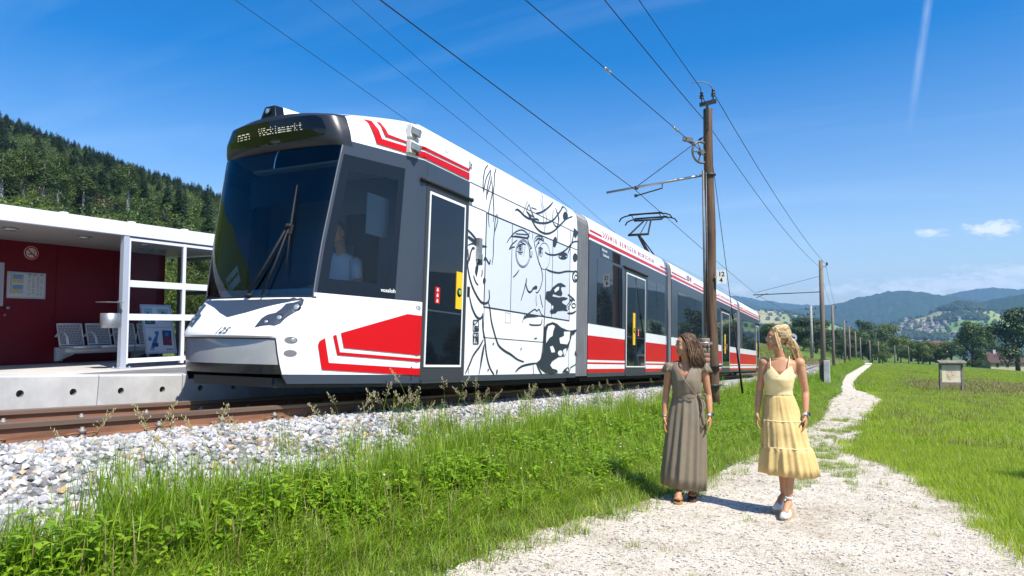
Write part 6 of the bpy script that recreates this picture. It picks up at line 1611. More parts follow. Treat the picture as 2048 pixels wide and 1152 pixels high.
# ------------------------------------------------------------------ people
def skin_mat(name, c):
    m, N, L, b = node_mat(name)
    t = N.new('ShaderNodeTexCoord'); n = N.new('ShaderNodeTexNoise'); n.inputs['Scale'].default_value = 9; n.inputs['Detail'].default_value = 4
    L.new(t.outputs['Object'], n.inputs['Vector'])
    r = ramp(N, [(0.35, tuple(x*0.86 for x in c)), (0.65, c)]); L.new(n.outputs['Fac'], r.inputs[0]); L.new(r.outputs[0], b.inputs['Base Color'])
    b.inputs['Roughness'].default_value = 0.48; b.inputs['Subsurface Weight'].default_value = 0.12; b.inputs['Subsurface Radius'].default_value = (0.02, 0.008, 0.004); b.inputs['Specular IOR Level'].default_value = 0.35
    return m
skin_a = skin_mat('skin_tan', (0.52, 0.255, 0.135)); skin_b = skin_mat('skin_fair', (0.55, 0.275, 0.15))
def cloth_mat(name, c, c2, rough=0.75, scale=60):
    return mat(name, c, rough, spec=0.25, var=0.2, scale=14, col2=c2, bump=0.06, bscale=700)
olive = cloth_mat('olive_viscose', (0.225, 0.185, 0.130), (0.195, 0.158, 0.110), 0.55)
cream = cloth_mat('cream_lace', (0.86, 0.71, 0.40), (0.74, 0.57, 0.27), 0.8)
# eyelet fabric: rows of small punched holes
eye, N, L, b = node_mat('yellow_eyelet')
t = N.new('ShaderNodeUVMap'); t.uv_map = 'UVMap'
mpn = N.new('ShaderNodeMapping'); mpn.inputs['Scale'].default_value = (132, 92, 1); L.new(t.outputs[0], mpn.inputs[0])
vo = N.new('ShaderNodeTexVoronoi'); vo.inputs['Scale'].default_value = 1.0; vo.inputs['Randomness'].default_value = 0.12; L.new(mpn.outputs[0], vo.inputs['Vector'])
rr_ = ramp(N, [(0.20, (0.56, 0.35, 0.11)), (0.36, (0.90, 0.68, 0.30))]); L.new(vo.outputs['Distance'], rr_.inputs[0])
L.new(rr_.outputs[0], b.inputs['Base Color']); b.inputs['Roughness'].default_value = 0.8; b.inputs['Specular IOR Level'].default_value = 0.15
bp = N.new('ShaderNodeBump'); bp.inputs['Strength'].default_value = 0.6; bp.inputs['Distance'].default_value = 0.004; L.new(vo.outputs['Distance'], bp.inputs['Height']); L.new(bp.outputs[0], b.inputs['Normal'])
tl = N.new('ShaderNodeBsdfTranslucent'); tl.inputs[0].default_value = (0.75, 0.42, 0.10, 1); mx = N.new('ShaderNodeMixShader'); mx.inputs[0].default_value = 0.25
L.new(b.outputs[0], mx.inputs[1]); L.new(tl.outputs[0], mx.inputs[2]); L.new(mx.outputs[0], N['Material Output'].inputs[0])
def hair_mat(name, cols):
    m, N, L, b = node_mat(name)
    geo = N.new('ShaderNodeNewGeometry'); r = ramp(N, cols); L.new(geo.outputs['Random Per Island'], r.inputs[0]); L.new(r.outputs[0], b.inputs['Base Color'])
    b.inputs['Roughness'].default_value = 0.55; b.inputs['Specular IOR Level'].default_value = 0.35
    return m
hair_br = hair_mat('brown_hair', [(0.0, (0.035, 0.018, 0.010)), (0.5, (0.085, 0.045, 0.022)), (1.0, (0.22, 0.13, 0.07))])
hair_bl = hair_mat('blonde_hair', [(0.0, (0.32, 0.19, 0.08)), (0.5, (0.60, 0.42, 0.20)), (1.0, (0.85, 0.68, 0.42))])
LIP = mat('lip', (0.36, 0.10, 0.085), 0.4); EYEW = mat('eye_white', (0.6, 0.58, 0.55), 0.3); EYED = mat('iris', (0.03, 0.02, 0.015), 0.2); TEETH = mat('teeth', (0.72, 0.70, 0.66), 0.3)
def axes(f):
    f = Vector(f).normalized(); u = Vector((0, 0, 1)); u = (u - f*u.dot(f)).normalized(); s = f.cross(u)
    return f, u, s
def rot_of(f):
    f, u, s = axes(f); return Matrix((s, f, u)).transposed()        # local x side, y forward, z up
def add_head(m, c, f, k=1.0):
    c = Vector(c); R_ = rot_of(f); f, u, s = axes(f)
    def e(off, r): m.sphere(c + R_ @ (Vector(off)*k), 1, 18, 0, tuple(x*k for x in r), R_)
    e((0, -0.018, 0.035), (0.073, 0.094, 0.088)); e((0, 0.020, -0.005), (0.062, 0.070, 0.090)); e((0, 0.030, 0.035), (0.058, 0.058, 0.050)); e((0, 0.038, -0.070), (0.043, 0.045, 0.038)); e((0, 0.064, -0.096), (0.020, 0.020, 0.017))
    for q in (-1, 1): e((q*0.036, 0.060, -0.028), (0.023, 0.023, 0.024)); e((q*0.072, -0.005, -0.008), (0.009, 0.019, 0.031)); e((q*0.048, 0.012, -0.072), (0.020, 0.04, 0.028))
    m.tube([c + R_ @ (Vector((0, 0.082, 0.032))*k), c + R_ @ (Vector((0, 0.101, -0.008))*k), c + R_ @ (Vector((0, 0.099, -0.022))*k)], [0.0085*k, 0.0115*k, 0.0095*k], 8)
    e((0, 0.090, -0.022), (0.017, 0.012, 0.009)); e((0, 0.080, -0.050), (0.026, 0.013, 0.010)); e((0, 0.078, -0.066), (0.022, 0.012, 0.009))
def add_arm(m, S, E_, W, F, k=1.0):
    """shoulder, elbow, wrist, fingertip direction point"""
    S, E_, W, F = map(Vector, (S, E_, W, F))
    m.tube([S, S.lerp(E_, .25), S.lerp(E_, .6), E_, E_.lerp(W, .25), E_.lerp(W, .6), W, W + (F - W)*0.12], [0.047*k, 0.045*k, 0.039*k, 0.034*k, 0.036*k, 0.031*k, 0.0225*k, 0.022*k], 12)
    m.sphere(S, 0.052*k, 12)
def add_hand(m, W, F, palm, thumb, curl=0.5, k=1.0):
    """palm: normal of the palm, thumb: side the thumb leaves on"""
    W, F = Vector(W), Vector(F); d = (F - W).normalized(); th = Vector(thumb); th = (th - d*th.dot(d)).normalized(); pn = th.cross(d)
    if pn.dot(Vector(palm)) < 0: pn = -pn
    L_ = 0.175*k
    R_ = Matrix((th, pn, d)).transposed()
    m.sphere(W + d*0.05*k, 1, 12, 0, (0.038*k, 0.017*k, 0.052*k), R_)
    for i, (o, l) in enumerate(((0.028, 0.078), (0.0095, 0.088), (-0.0095, 0.082), (-0.027, 0.064))):
        b_ = W + d*0.085*k + th*o*k*0.95; c1 = curl*(0.8 + 0.25*i)
        d1 = (d*cos(c1*0.5) + pn*sin(c1*0.5)); d2 = (d*cos(c1*1.1) + pn*sin(c1*1.1)); d3 = (d*cos(c1*1.6) + pn*sin(c1*1.6)); sp = th*o*0.22
        p1 = b_ + (d1 + sp)*l*0.42*k; p2 = p1 + (d2 + sp)*l*0.33*k; p3 = p2 + d3*l*0.25*k
        m.tube([b_ - d*0.03*k, b_, p1, p2, p3], [0.0095*k, 0.0095*k, 0.0088*k, 0.008*k, 0.0062*k], 8)
    b_ = W + d*0.028*k + th*0.026*k; p1 = b_ + (d*0.6 + th*0.75 + pn*0.25).normalized()*0.040*k; p2 = p1 + (d*0.9 + th*0.25 + pn*0.35).normalized()*0.032*k
    m.tube([W + d*0.015*k + th*0.008*k, b_, p1, p2], [0.013*k, 0.0125*k, 0.0105*k, 0.0075*k], 8)
def add_leg(m, H, K, A, toe, k=1.0):
    H, K, A, toe = map(Vector, (H, K, A, toe))
    m.tube([H, H.lerp(K, .5), K, K.lerp(A, .28), K.lerp(A, .65), A + (K - A)*0.06, A], [0.085*k, 0.068*k, 0.049*k, 0.050*k, 0.038*k, 0.028*k, 0.029*k], 14)
    d = (toe - A); hd = Vector((d.x, d.y, 0)).normalized()
    m.tube([A - hd*0.035*k - Vector((0,0,0.02*k)), A + Vector((0,0,-0.01*k)), A.lerp(toe, .45) + Vector((0,0,0.012*k)), A.lerp(toe, .78), toe], [0.027*k, 0.033*k, 0.032*k, 0.030*k, 0.018*k], 12)
    s = hd.cross(Vector((0,0,1)))
    for q in range(5):
        b_ = A.lerp(toe, .80) + s*(q - 2)*0.0145*k; e = b_ + hd*(0.052 - 0.007*abs(q - 1))*k + Vector((0,0,-0.006*k))
        m.tube([b_, e], [0.010*k, 0.0085*k], 6)
def body_mesh(m, mt, vox=0.0065, name='body'):
    me = m.mesh(name, mt); o = bpy.data.objects.new(name, me); COL.objects.link(o)
    r = o.modifiers.new('r', 'REMESH'); r.mode = 'VOXEL'; r.voxel_size = vox; r.use_smooth_shade = True
    s = o.modifiers.new('s', 'SMOOTH'); s.factor = 0.5; s.iterations = 8
    out = evaluated(o); bpy.data.objects.remove(o)
    out.materials.clear(); out.materials.append(mt)
    for p in out.polygons: p.use_smooth = True; p.material_index = 0
    return out
def face_parts(par, c, f, k=1.0, smile=True, brow=(0.05, 0.03, 0.02)):
    c = Vector(c); R_ = rot_of(f); bm_ = mat('brow_hair', brow, 0.7)
    for q in (-1, 1):
        m = MB(); m.sphere(c + R_ @ (Vector((q*0.031, 0.0695, 0.022))*k), 0.0125*k, 10, 0, (1.15, 0.8, 0.7), R_); ey = m.build('eye', EYEW, par)
        m = MB(); m.sphere(c + R_ @ (Vector((q*0.031, 0.0775, 0.022))*k), 0.0062*k, 8, 0, (1, 0.6, 1), R_); m.build('iris', EYED, ey)
        m = MB(); P = [c + R_ @ (Vector((q*x, y, z))*k) for x, y, z in ((0.016, 0.0845, 0.043), (0.032, 0.0805, 0.049), (0.048, 0.068, 0.044))]; m.tube(P, [0.003*k, 0.0035*k, 0.0015*k], 6); m.build('eyebrow', bm_, par)
        m = MB(); P = [c + R_ @ (Vector((q*x, y, z))*k) for x, y, z in ((0.019, 0.0795, 0.026), (0.031, 0.0815, 0.031), (0.045, 0.070, 0.025))]; m.tube(P, [0.0022*k]*3, 5); m.build('eyelash', EYED, ey)
    m = MB(); P = [c + R_ @ (Vector(v)*k) for v in ((-0.027, 0.078, -0.047), (-0.013, 0.089, -0.053), (0, 0.092, -0.053), (0.013, 0.089, -0.053), (0.027, 0.078, -0.047))]; m.tube(P, [0.002*k, 0.0045*k, 0.0045*k, 0.0045*k, 0.002*k], 6)
    P = [c + R_ @ (Vector(v)*k) for v in ((-0.026, 0.078, -0.049), (-0.013, 0.086, -0.064), (0, 0.088, -0.067), (0.013, 0.086, -0.064), (0.026, 0.078, -0.049))]; m.tube(P, [0.002*k, 0.005*k, 0.0055*k, 0.005*k, 0.002*k], 6)
    lp = m.build('lips', LIP, par)
    m = MB(); m.sphere(c + R_ @ (Vector((0, 0.0855, -0.0595))*k), 0.012*k, 8, 0, (1.5, 0.35, 0.42), R_); m.build('teeth', TEETH, lp)
def lock(m, P, r, n=5):
    Q = smooth_line(P, 4); k = len(Q)
    m.tube(Q, [r*(0.6 + 0.4*min(1, 6*i/k)) * (1 if i < k*0.55 else max(0.12, 1 - (i/k - 0.55)/0.45)) for i in range(k)], n, cap=False)
class Dress:
    """rings of cloth around the body with folds that deepen downwards"""
    def __init__(s, n=120): s.n = n; s.rings = []
    def ring(s, z, cx, cy, rx, ry, fold=0.0, k=9, ph=0.0, tilt=0.0, seed=0):
        out = []
        for i in range(s.n):
            a = 2*pi*i/s.n
            q_ = k*a + ph + 0.9*sin(2*a + seed) + 0.5*z; ff = 1.1 - 2.2*abs(sin(q_*0.5))**0.65 + 0.5*sin((k*2 + 1)*a + 1.7*ph + seed) + 1.3*noise.noise((cos(a)*2.2, sin(a)*2.2, z*1.6 + seed))
            r = 1 + fold*ff
            out.append(Vector((cx + rx*r*cos(a), cy + ry*r*sin(a), z + tilt*cos(a))))
        s.rings.append(out); return s
    def shaped(s, z0, ztop, prof, nr=16, fold=0.004, k=9, seed=1.0):
        """rows from z0 up to an edge whose height depends on the angle; prof: (z, cx, cy, rx, ry)"""
        zs = [p[0] for p in prof]; co = [[p[q] for p in prof] for q in range(1, 5)]
        for j in range(nr):
            out = []
            for i in range(s.n):
                a = 2*pi*i/s.n; z = lerp(z0, ztop(a), j/(nr - 1)); cx, cy, rx, ry = (interp(z, zs, c) for c in co)
                r = 1 + fold*(sin(k*a + seed) + sin(3*a + 20*z))*(1 - j/nr)
                out.append(Vector((cx + rx*r*cos(a), cy + ry*r*sin(a), z)))
            s.rings.append(out)
        return s
    def mesh(s, name, mts, skip=None, uvw=1.0):
        m = MB(); n = s.n
        for r in s.rings:
            for p in r: m.v.append(tuple(p))
        fu = []
        for j in range(len(s.rings) - 1):
            for i in range(n):
                a, b_ = j*n + i, j*n + (i+1) % n
                q = (a, a + n, b_ + n, b_)
                c = (Vector(m.v[a]) + Vector(m.v[b_ + n]))/2
                if skip and skip(c): continue
                m.face(q, 0, True); fu.append((i, j))
        me = m.mesh(name, mts)
        uv = me.uv_layers.new(name='UVMap'); li = 0
        for (i, j), p in zip(fu, me.polygons):
            z0, z1 = s.rings[j][0].z, s.rings[j+1][0].z
            for t_, z in ((i, z0), (i, z1), (i+1, z1), (i+1, z0)):
                uv.data[li].uv = (t_/n*1.35*uvw, z); li += 1
        return me
def person(label, x, y, rz):
    return thing('person', label, 'person', (x, y, g(x, y) + 0.012), (0, 0, rz), 'two women walking along the gravel path')
def solid(o, t=0.003):
    s = o.modifiers.new('cloth', 'SOLIDIFY'); s.thickness = t; s.offset = 0
# ---------------------------------------------------------------- woman in the olive wrap dress
WA = person('brunette woman in a long olive green wrap dress looking over to the tram', -1.545, 6.98, radians(12.5))
HC = Vector((-0.010, 0.015, 1.545)); HF = Vector((-0.92, -0.40, 0.0))
m = MB()
add_head(m, HC, HF)
m.tube([(0.004, 0.03, 1.27), (0.002, 0.022, 1.38), (-0.002, 0.012, 1.47)], [0.062, 0.047, 0.050], 14)
def ell_ring(z, cx, cy, rx, ry, n=20): return [(cx + rx*cos(2*pi*i/n), cy + ry*sin(2*pi*i/n), z) for i in range(n)]
m.loft([ell_ring(0.80, 0, 0.02, 0.155, 0.105), ell_ring(0.95, 0, 0.02, 0.135, 0.095), ell_ring(1.06, 0, 0.02, 0.115, 0.085), ell_ring(1.17, 0, 0.015, 0.125, 0.092), ell_ring(1.26, 0, 0.015, 0.142, 0.092), ell_ring(1.335, 0, 0.025, 0.150, 0.070), ell_ring(1.375, 0, 0.028, 0.085, 0.055)])
for s in (-1, 1): m.sphere((s*0.062, -0.042, 1.20), 0.054, 12)
AL_ = ((-0.165, 0.025, 1.325), (-0.205, 0.045, 1.045), (-0.222, -0.02, 0.825), (-0.228, -0.045, 0.65))
AR_ = ((0.168, 0.025, 1.325), (0.212, 0.055, 1.050), (0.222, -0.03, 0.845), (0.215, -0.07, 0.67))
for A_ in (AL_, AR_): add_arm(m, *A_)
add_hand(m, AL_[2], AL_[3], (1, 0.2, 0), (0.1, -1, 0), 0.5); add_hand(m, AR_[2], AR_[3], (-1, 0.2, 0), (-0.2, -1, 0), 0.55)
FL, FR = (-0.085, -0.06, 0.115), (0.045, 0.10, 0.125)
add_leg(m, (-0.08, 0.01, 0.84), (-0.085, -0.05, 0.50), FL, (-0.095, -0.205, 0.052)); add_leg(m, (0.08, 0.02, 0.84), (0.065, 0.03, 0.50), FR, (0.040, -0.03, 0.055))
link('body', body_mesh(m, skin_a), WA)
face_parts(WA, HC, HF)
# dress
d = Dress(140)
for z, cx, cy, rx, ry, fo, k, ph in ((0.135, -0.045, 0.01, 0.218, 0.165, 0.070, 7, 0.5), (0.25, -0.040, 0.005, 0.215, 0.160, 0.082, 7, 0.4), (0.42, -0.030, 0.0, 0.205, 0.150, 0.085, 7, 0.25), (0.60, -0.020, 0.005, 0.198, 0.140, 0.078, 7, 0.1), (0.76, -0.010, 0.012, 0.190, 0.135, 0.068, 7, 0.0), (0.88, -0.003, 0.015, 0.178, 0.125, 0.058, 7, 0.0), (0.97, 0.0, 0.018, 0.158, 0.112, 0.045, 7, 0.0), (1.035, 0.004, 0.02, 0.142, 0.100, 0.030, 7, 0.0), (1.05, 0.004, 0.02, 0.137, 0.098, 0.004, 14, 0.0)):
    d.ring(z, cx, cy, rx, ry, fo, k, ph, tilt=-0.03*(1 - z/1.05), seed=2.0)
o = link('skirt', d.mesh('skirt', olive), WA); solid(o)
prof = ((1.045, 0.004, 0.02, 0.138, 0.098), (1.085, 0.004, 0.010, 0.142, 0.108), (1.14, 0.002, 0.004, 0.143, 0.120), (1.20, 0.0, 0.0, 0.146, 0.124), (1.255, 0.0, 0.006, 0.153, 0.114), (1.30, 0.0, 0.014, 0.168, 0.102), (1.335, 0.0, 0.022, 0.172, 0.088), (1.365, 0.0, 0.026, 0.145, 0.074), (1.392, 0.0, 0.030, 0.095, 0.064))
def zt(a):
    if sin(a) > 0.12: return 1.388
    u = abs(cos(a) + 0.10)
    return min(1.385, 1.205 + u*0.34)
d = Dress(160); d.shaped(1.045, zt, prof, 22, 0.028, 11)
o = link('bodice', d.mesh('bodice', olive), WA); solid(o)
bod = o
m = MB()   # wrap edge that crosses to the waist, and fold rolls beside it
P = [(0, 0, 0)]
P1 = [(-0.10, -0.02, 1.375), (-0.075, -0.090, 1.31), (-0.030, -0.130, 1.22), (0.03, -0.138, 1.14), (0.085, -0.112, 1.06)]
P2 = [(0.012, -0.132, 1.20), (-0.04, -0.136, 1.14), (-0.09, -0.098, 1.065)]
m.tube(smooth_line(P1[2:], 5), 0.006, 6)
m.build('wrap_edge', olive, WA)
m = MB()
rg = [[Vector((0.004 + 0.143*cos(a)*(1 + e), 0.02 + 0.103*sin(a)*(1 + e), z)) for a in [2*pi*i/40 for i in range(40)]] for z, e in ((1.022, 0.01), (1.03, 0.03), (1.056, 0.035), (1.066, 0.01))]
m.loft(rg, 0, cap=False)
m.sphere((0.125, -0.055, 1.045), 0.026, 10, 0, (1, 0.8, 1.1))
for q in (0, 1):
    P = smooth_line([(0.125, -0.06, 1.045), (0.150 + 0.02*q, -0.075, 0.96), (0.150 - 0.01*q, -0.09, 0.86), (0.165 + 0.02*q, -0.085, 0.76 + 0.05*q)], 4); rings = []
    for i, p in enumerate(P): w = 0.010 + 0.012*i/len(P); rings.append([(p.x - w, p.y, p.z), (p.x, p.y - 0.004, p.z), (p.x + w, p.y, p.z), (p.x, p.y + 0.003, p.z)])
    m.loft(rings)
lp = smooth_line([(0.125, -0.06, 1.045), (0.175, -0.07, 1.07), (0.185, -0.07, 1.03), (0.13, -0.06, 1.04)], 4); m.tube(lp, 0.007, 6)
m.build('belt', olive, WA)
for s, (S, E_) in ((-1, AL_[:2]), (1, AR_[:2])):    # flutter sleeves
    m = MB(); S = Vector(S); E_ = Vector(E_); dd = (E_ - S).normalized(); rings = []
    u = Vector((0, 1, 0)); w = dd.cross(u).normalized()
    if w.x*s < 0: w = -w
    for t, r in ((-0.045, 0.048), (-0.01, 0.058), (0.025, 0.063), (0.058, 0.067)):
        ring = []
        for i in range(40):
            a = 2*pi*i/40; wv_ = 1 + (0.15*sin(9*a) + 0.08*sin(5*a + 1))*max(0, (t + 0.02)/0.075)
            ring.append(S + dd*(t - 0.022*(1 - cos(a))*0.5*(t > 0)) + (w*cos(a) + u*sin(a)*0.95)*r*wv_)
        rings.append(ring)
    m.loft(rings, 0, cap=False); o = m.build('sleeve', olive, WA); solid(o)
# hair
def strand(m, P, r):
    Q = smooth_line(P, 3); k = len(Q)
    m.tube(Q, [r*(1 if i < k*0.6 else max(0.15, 1 - (i/k - 0.6)/0.42)) for i in range(k)], 4, cap=False)
def scalp(m, HC, R_, k=1.0): m.sphere(HC + R_ @ (Vector((0, -0.026, 0.045))*k), 1, 22, 0, (0.0775*k, 0.0945*k, 0.087*k), R_)
def wavy_hair(HC, HF, mt, n, seed, length, par):
    rnd = random.Random(seed); R_ = rot_of(HF); m = MB(); scalp(m, HC, R_)
    for k in range(n):
        a = rnd.uniform(0, 2*pi); top = rnd.uniform(-0.25, 0.98); q_ = sqrt(1 - min(.99, top*top)); dv = Vector((cos(a)*q_, sin(a)*q_, top))
        if dv.y > 0.55 and dv.z < 0.62: continue
        if dv.y > 0.20 and dv.z < 0.30: continue
        p0 = HC + R_ @ Vector((dv.x*0.078, -0.026 + dv.y*0.095, 0.045 + dv.z*0.087))
        side = 1 if dv.x > 0 else -1
        sx = side*(0.074 + 0.036*rnd.random()) if abs(dv.x) > 0.18 else dv.x*0.30
        back = lerp(0.030, -0.115, min(1, max(0, (0.75 - dv.y)/1.35))) - 0.025*rnd.random()
        L_ = length*rnd.uniform(0.82, 1.05); grp = floor(a*3.2)*1.7 + floor(top*3); w1, w2 = grp + rnd.uniform(-.5, .5), rnd.uniform(0.008, 0.016)
        P = [p0, HC + R_ @ Vector((lerp(dv.x*0.078, sx, .55)*1.08, lerp(-0.026 + dv.y*0.1, back, 0.35), lerp(0.052 + dv.z*0.09, 0.0, 0.40)))]
        for q in range(0, 7):
            t = q/6; P.append(HC + R_ @ Vector((sx*(1.0 + 0.22*sin(2.6*t)) + w2*sin(w1 + 7.5*t)*t**.5, back - 0.012*t + w2*cos(w1 + 7.0*t)*t**.5, -0.015 - L_*t)))
        strand(m, P, rnd.uniform(0.0026, 0.0045))
    return m.build('hair', mt, par)
wavy_hair(HC, HF, hair_br, 950, 4, 0.205, WA)
def watch(par, W, E_, label, dark=True):
    W, E_ = Vector(W), Vector(E_); d = (W - E_).normalized(); c = W - d*0.012
    m = MB(); m.lathe(c, [(0.0255,-0.011),(0.0275,-0.009),(0.0275,0.009),(0.0255,0.011)], 18, 0, axis=d); w = m.build('watch_strap', mat('strap_white', (0.6, 0.6, 0.6), 0.5), par)
    o = Vector((0.75, -0.55, 0)); o = (o - d*o.dot(d)).normalized(); s = d.cross(o)
    m = MB(); m.obox(c + o*0.031, o*0.006, d*0.018, s*0.016, 0); m.obox(c + o*0.0375, o*0.001, d*0.015, s*0.0135, 1); m.build('watch_face', [M['steel'], M['black']], w)
watch(WA, AR_[2], AR_[1], '')
m = MB(); dd = (Vector(AL_[2]) - Vector(AL_[1])).normalized(); m.lathe(Vector(AL_[2]) - dd*0.01, [(0.025,-0.006),(0.0265,0),(0.025,0.006)], 16, 0, axis=dd); m.build('bracelet', M['steel'], WA)
def sole(m, A, toe, h0, h1, w=0.042, mi=0):
    """wedge sole under a foot that points from A to toe"""
    A, toe = Vector(A), Vector(toe); d = Vector((toe.x - A.x, toe.y - A.y, 0)).normalized(); s = d.cross(Vector((0,0,1)))
    heel = Vector((A.x, A.y, 0)) - d*0.055; Lg = 0.245; prof = ((0, .55), (.04, .80), (.15, .86), (.4, .72), (.62, .92), (.8, 1.0), (.93, .78), (1.0, .35)); rings = []
    for t, ww in prof:
        p = heel + d*Lg*t; top = lerp(h0, h1, min(1, t/0.72)); wd_ = w*ww
        rings.append([p - s*wd_, p + s*wd_, p + s*wd_*1.02 + Vector((0,0,top)), p - s*wd_*1.02 + Vector((0,0,top))])
    m.loft(rings, mi, smooth=False)
    return heel, d, s
tanl = mat('tan_leather', (0.36, 0.19, 0.07), 0.5); dbr = mat('brown_leather', (0.10, 0.045, 0.025), 0.5)
for A_, toe in ((FL, Vector((-0.095, -0.205, 0.052))), (FR, Vector((0.040, -0.03, 0.055)))):
    m = MB(); heel, dd, ss = sole(m, A_, toe, 0.082, 0.030)
    A_ = Vector(A_); t2 = A_.lerp(toe, .72)
    m.tube([t2 - ss*0.040 - Vector((0,0,.03)), t2 - ss*0.030 + Vector((0,0,.016)), t2 + Vector((0,0,.030)), t2 + ss*0.030 + Vector((0,0,.016)), t2 + ss*0.040 - Vector((0,0,.03))], 0.008, 6, 0)
    m.lathe(A_ + Vector((0, 0.0, 0.008)), [(0.033,-0.005),(0.0345,0),(0.033,0.005)], 14, 0, axis=(0, -0.25, 1))
    m.build('sandal', tanl if A_.x < 0 else dbr, WA)
# ---------------------------------------------------------------- woman in the yellow dress
WB = person('blonde woman in a yellow tiered strap dress with white wedge espadrilles', -0.605, 6.86, radians(5.5))
HC = Vector((-0.062, 0.02, 1.615)); HF = Vector((-0.985, -0.17, 0.02))
m = MB()
add_head(m, HC, HF, 0.98)
m.tube([(-0.030, 0.035, 1.34), (-0.038, 0.03, 1.45), (-0.052, 0.022, 1.53)], [0.058, 0.045, 0.048], 14)
m.loft([ell_ring(0.90, -0.03, 0.02, 0.145, 0.10), ell_ring(1.03, -0.05, 0.02, 0.122, 0.09), ell_ring(1.135, -0.058, 0.02, 0.104, 0.08), ell_ring(1.23, -0.055, 0.015, 0.118, 0.088), ell_ring(1.32, -0.042, 0.015, 0.138, 0.088), ell_ring(1.395, -0.032, 0.025, 0.146, 0.066), ell_ring(1.435, -0.030, 0.028, 0.080, 0.052)])
for s in (-1, 1): m.sphere((-0.052 + s*0.058, -0.040, 1.265), 0.050, 12)
BL_ = ((-0.185, 0.03, 1.395), (-0.228, 0.06, 1.125), (-0.252, 0.0, 0.915), (-0.262, -0.05, 0.75))
BR_ = ((0.128, 0.03, 1.395), (0.175, 0.07, 1.125), (0.168, -0.03, 0.915), (0.162, -0.08, 0.745))
for A_ in (BL_, BR_): add_arm(m, *A_, 0.95)
add_hand(m, BL_[2], BL_[3], (1, 0.2, 0), (0.1, -1, 0), 0.6, 0.95); add_hand(m, BR_[2], BR_[3], (-1, 0.2, 0), (-0.2, -1, 0), 0.55, 0.95)
GL, GRt = (-0.035, 0.16, 0.140), (0.010, -0.115, 0.140)
TL_, TR_ = Vector((-0.085, 0.035, 0.075)), Vector((-0.030, -0.255, 0.075))
add_leg(m, (-0.09, 0.02, 0.92), (-0.035, 0.06, 0.53), GL, TL_, 0.95); add_leg(m, (0.04, 0.02, 0.92), (0.030, -0.075, 0.53), GRt, TR_, 0.95)
link('body', body_mesh(m, skin_b), WB)
face_parts(WB, HC, HF, 0.98, brow=(0.16, 0.09, 0.04))
d = Dress(150)
for z, cx, cy, rx, ry, fo, k, sd in ((0.375, 0.010, 0.01, 0.262, 0.205, 0.045, 11, 3.0), (0.45, 0.006, 0.01, 0.250, 0.195, 0.042, 11, 3.0), (0.57, 0.0, 0.01, 0.228, 0.178, 0.036, 11, 3.0), (0.622, -0.004, 0.01, 0.216, 0.170, 0.022, 13, 3.0), (0.630, -0.006, 0.01, 0.209, 0.162, 0.034, 10, 1.0), (0.74, -0.015, 0.01, 0.196, 0.150, 0.034, 10, 1.0), (0.86, -0.028, 0.012, 0.180, 0.138, 0.028, 10, 1.0), (0.868, -0.030, 0.012, 0.172, 0.130, 0.026, 10, 1.0), (0.98, -0.043, 0.015, 0.153, 0.115, 0.024, 12, 1.0), (1.07, -0.053, 0.018, 0.132, 0.100, 0.020, 16, 1.0), (1.105, -0.057, 0.02, 0.117, 0.090, 0.004, 16, 1.0)):
    d.ring(z, cx, cy, rx, ry, fo*1.45, k, 0.0, tilt=-0.012*(1 - z/1.1), seed=sd)
o = link('skirt', d.mesh('skirt', eye), WB); solid(o, 0.002)
for z0, cx, rx, ry in ((0.626, -0.005, 0.214, 0.168), (0.865, -0.029, 0.180, 0.137)):
    dd = Dress(150); dd.ring(z0 - 0.007, cx, 0.01, rx*1.0, ry*1.0, 0.030, 10, 0, seed=1.0); dd.ring(z0 + 0.004, cx, 0.01, rx*0.985, ry*0.985, 0.030, 10, 0, seed=1.0); o = link('tier_seam', dd.mesh('tier_seam', cream), WB); solid(o, 0.002)
prof = ((1.095, -0.057, 0.02, 0.120, 0.093), (1.135, -0.058, 0.018, 0.117, 0.093), (1.19, -0.056, 0.008, 0.126, 0.110), (1.245, -0.053, 0.0, 0.134, 0.119), (1.29, -0.048, 0.004, 0.144, 0.111), (1.335, -0.042, 0.012, 0.152, 0.097), (1.375, -0.036, 0.020, 0.154, 0.083))
def zt(a):
    c = abs(cos(a))
    if sin(a) > 0: return 1.272
    return interp(c, [0, 0.5, 0.62, 0.8, 1.0], [1.285, 1.362, 1.366, 1.31, 1.272])
d = Dress(160); d.shaped(1.095, zt, prof, 18, 0.004, 9)
o = link('bodice', d.mesh('bodice', cream), WB); solid(o, 0.004)
m = MB()
for s in (-1, 1): m.tube(smooth_line([(-0.050 + s*0.075, -0.070, 1.355), (-0.045 + s*0.082, -0.035, 1.42), (-0.042 + s*0.082, 0.03, 1.455), (-0.045 + s*0.078, 0.09, 1.40), (-0.05 + s*0.06, 0.105, 1.27)], 4), 0.0042, 6)
m.build('strap', cream, WB)
m = MB(); m.lathe((-0.058, 0.02, 1.115), [(0.119,-0.018),(0.121,-0.016),(0.121,0.016),(0.119,0.018)], 40, 0); bl = m.build('waistband', cream, WB); 
for v in bl.data.vertices: v.co.y = 0.02 + (v.co.y - 0.02)*0.79
m = MB(); rp = [Vector((-0.063, -0.113, 1.262)) + Vector((cos(a)*0.013, 0, sin(a)*0.014)) for a in [2*pi*i/14 for i in range(15)]]; m.tube(rp, 0.0022, 5, cap=False); m.build('ring_trim', cream, WB)
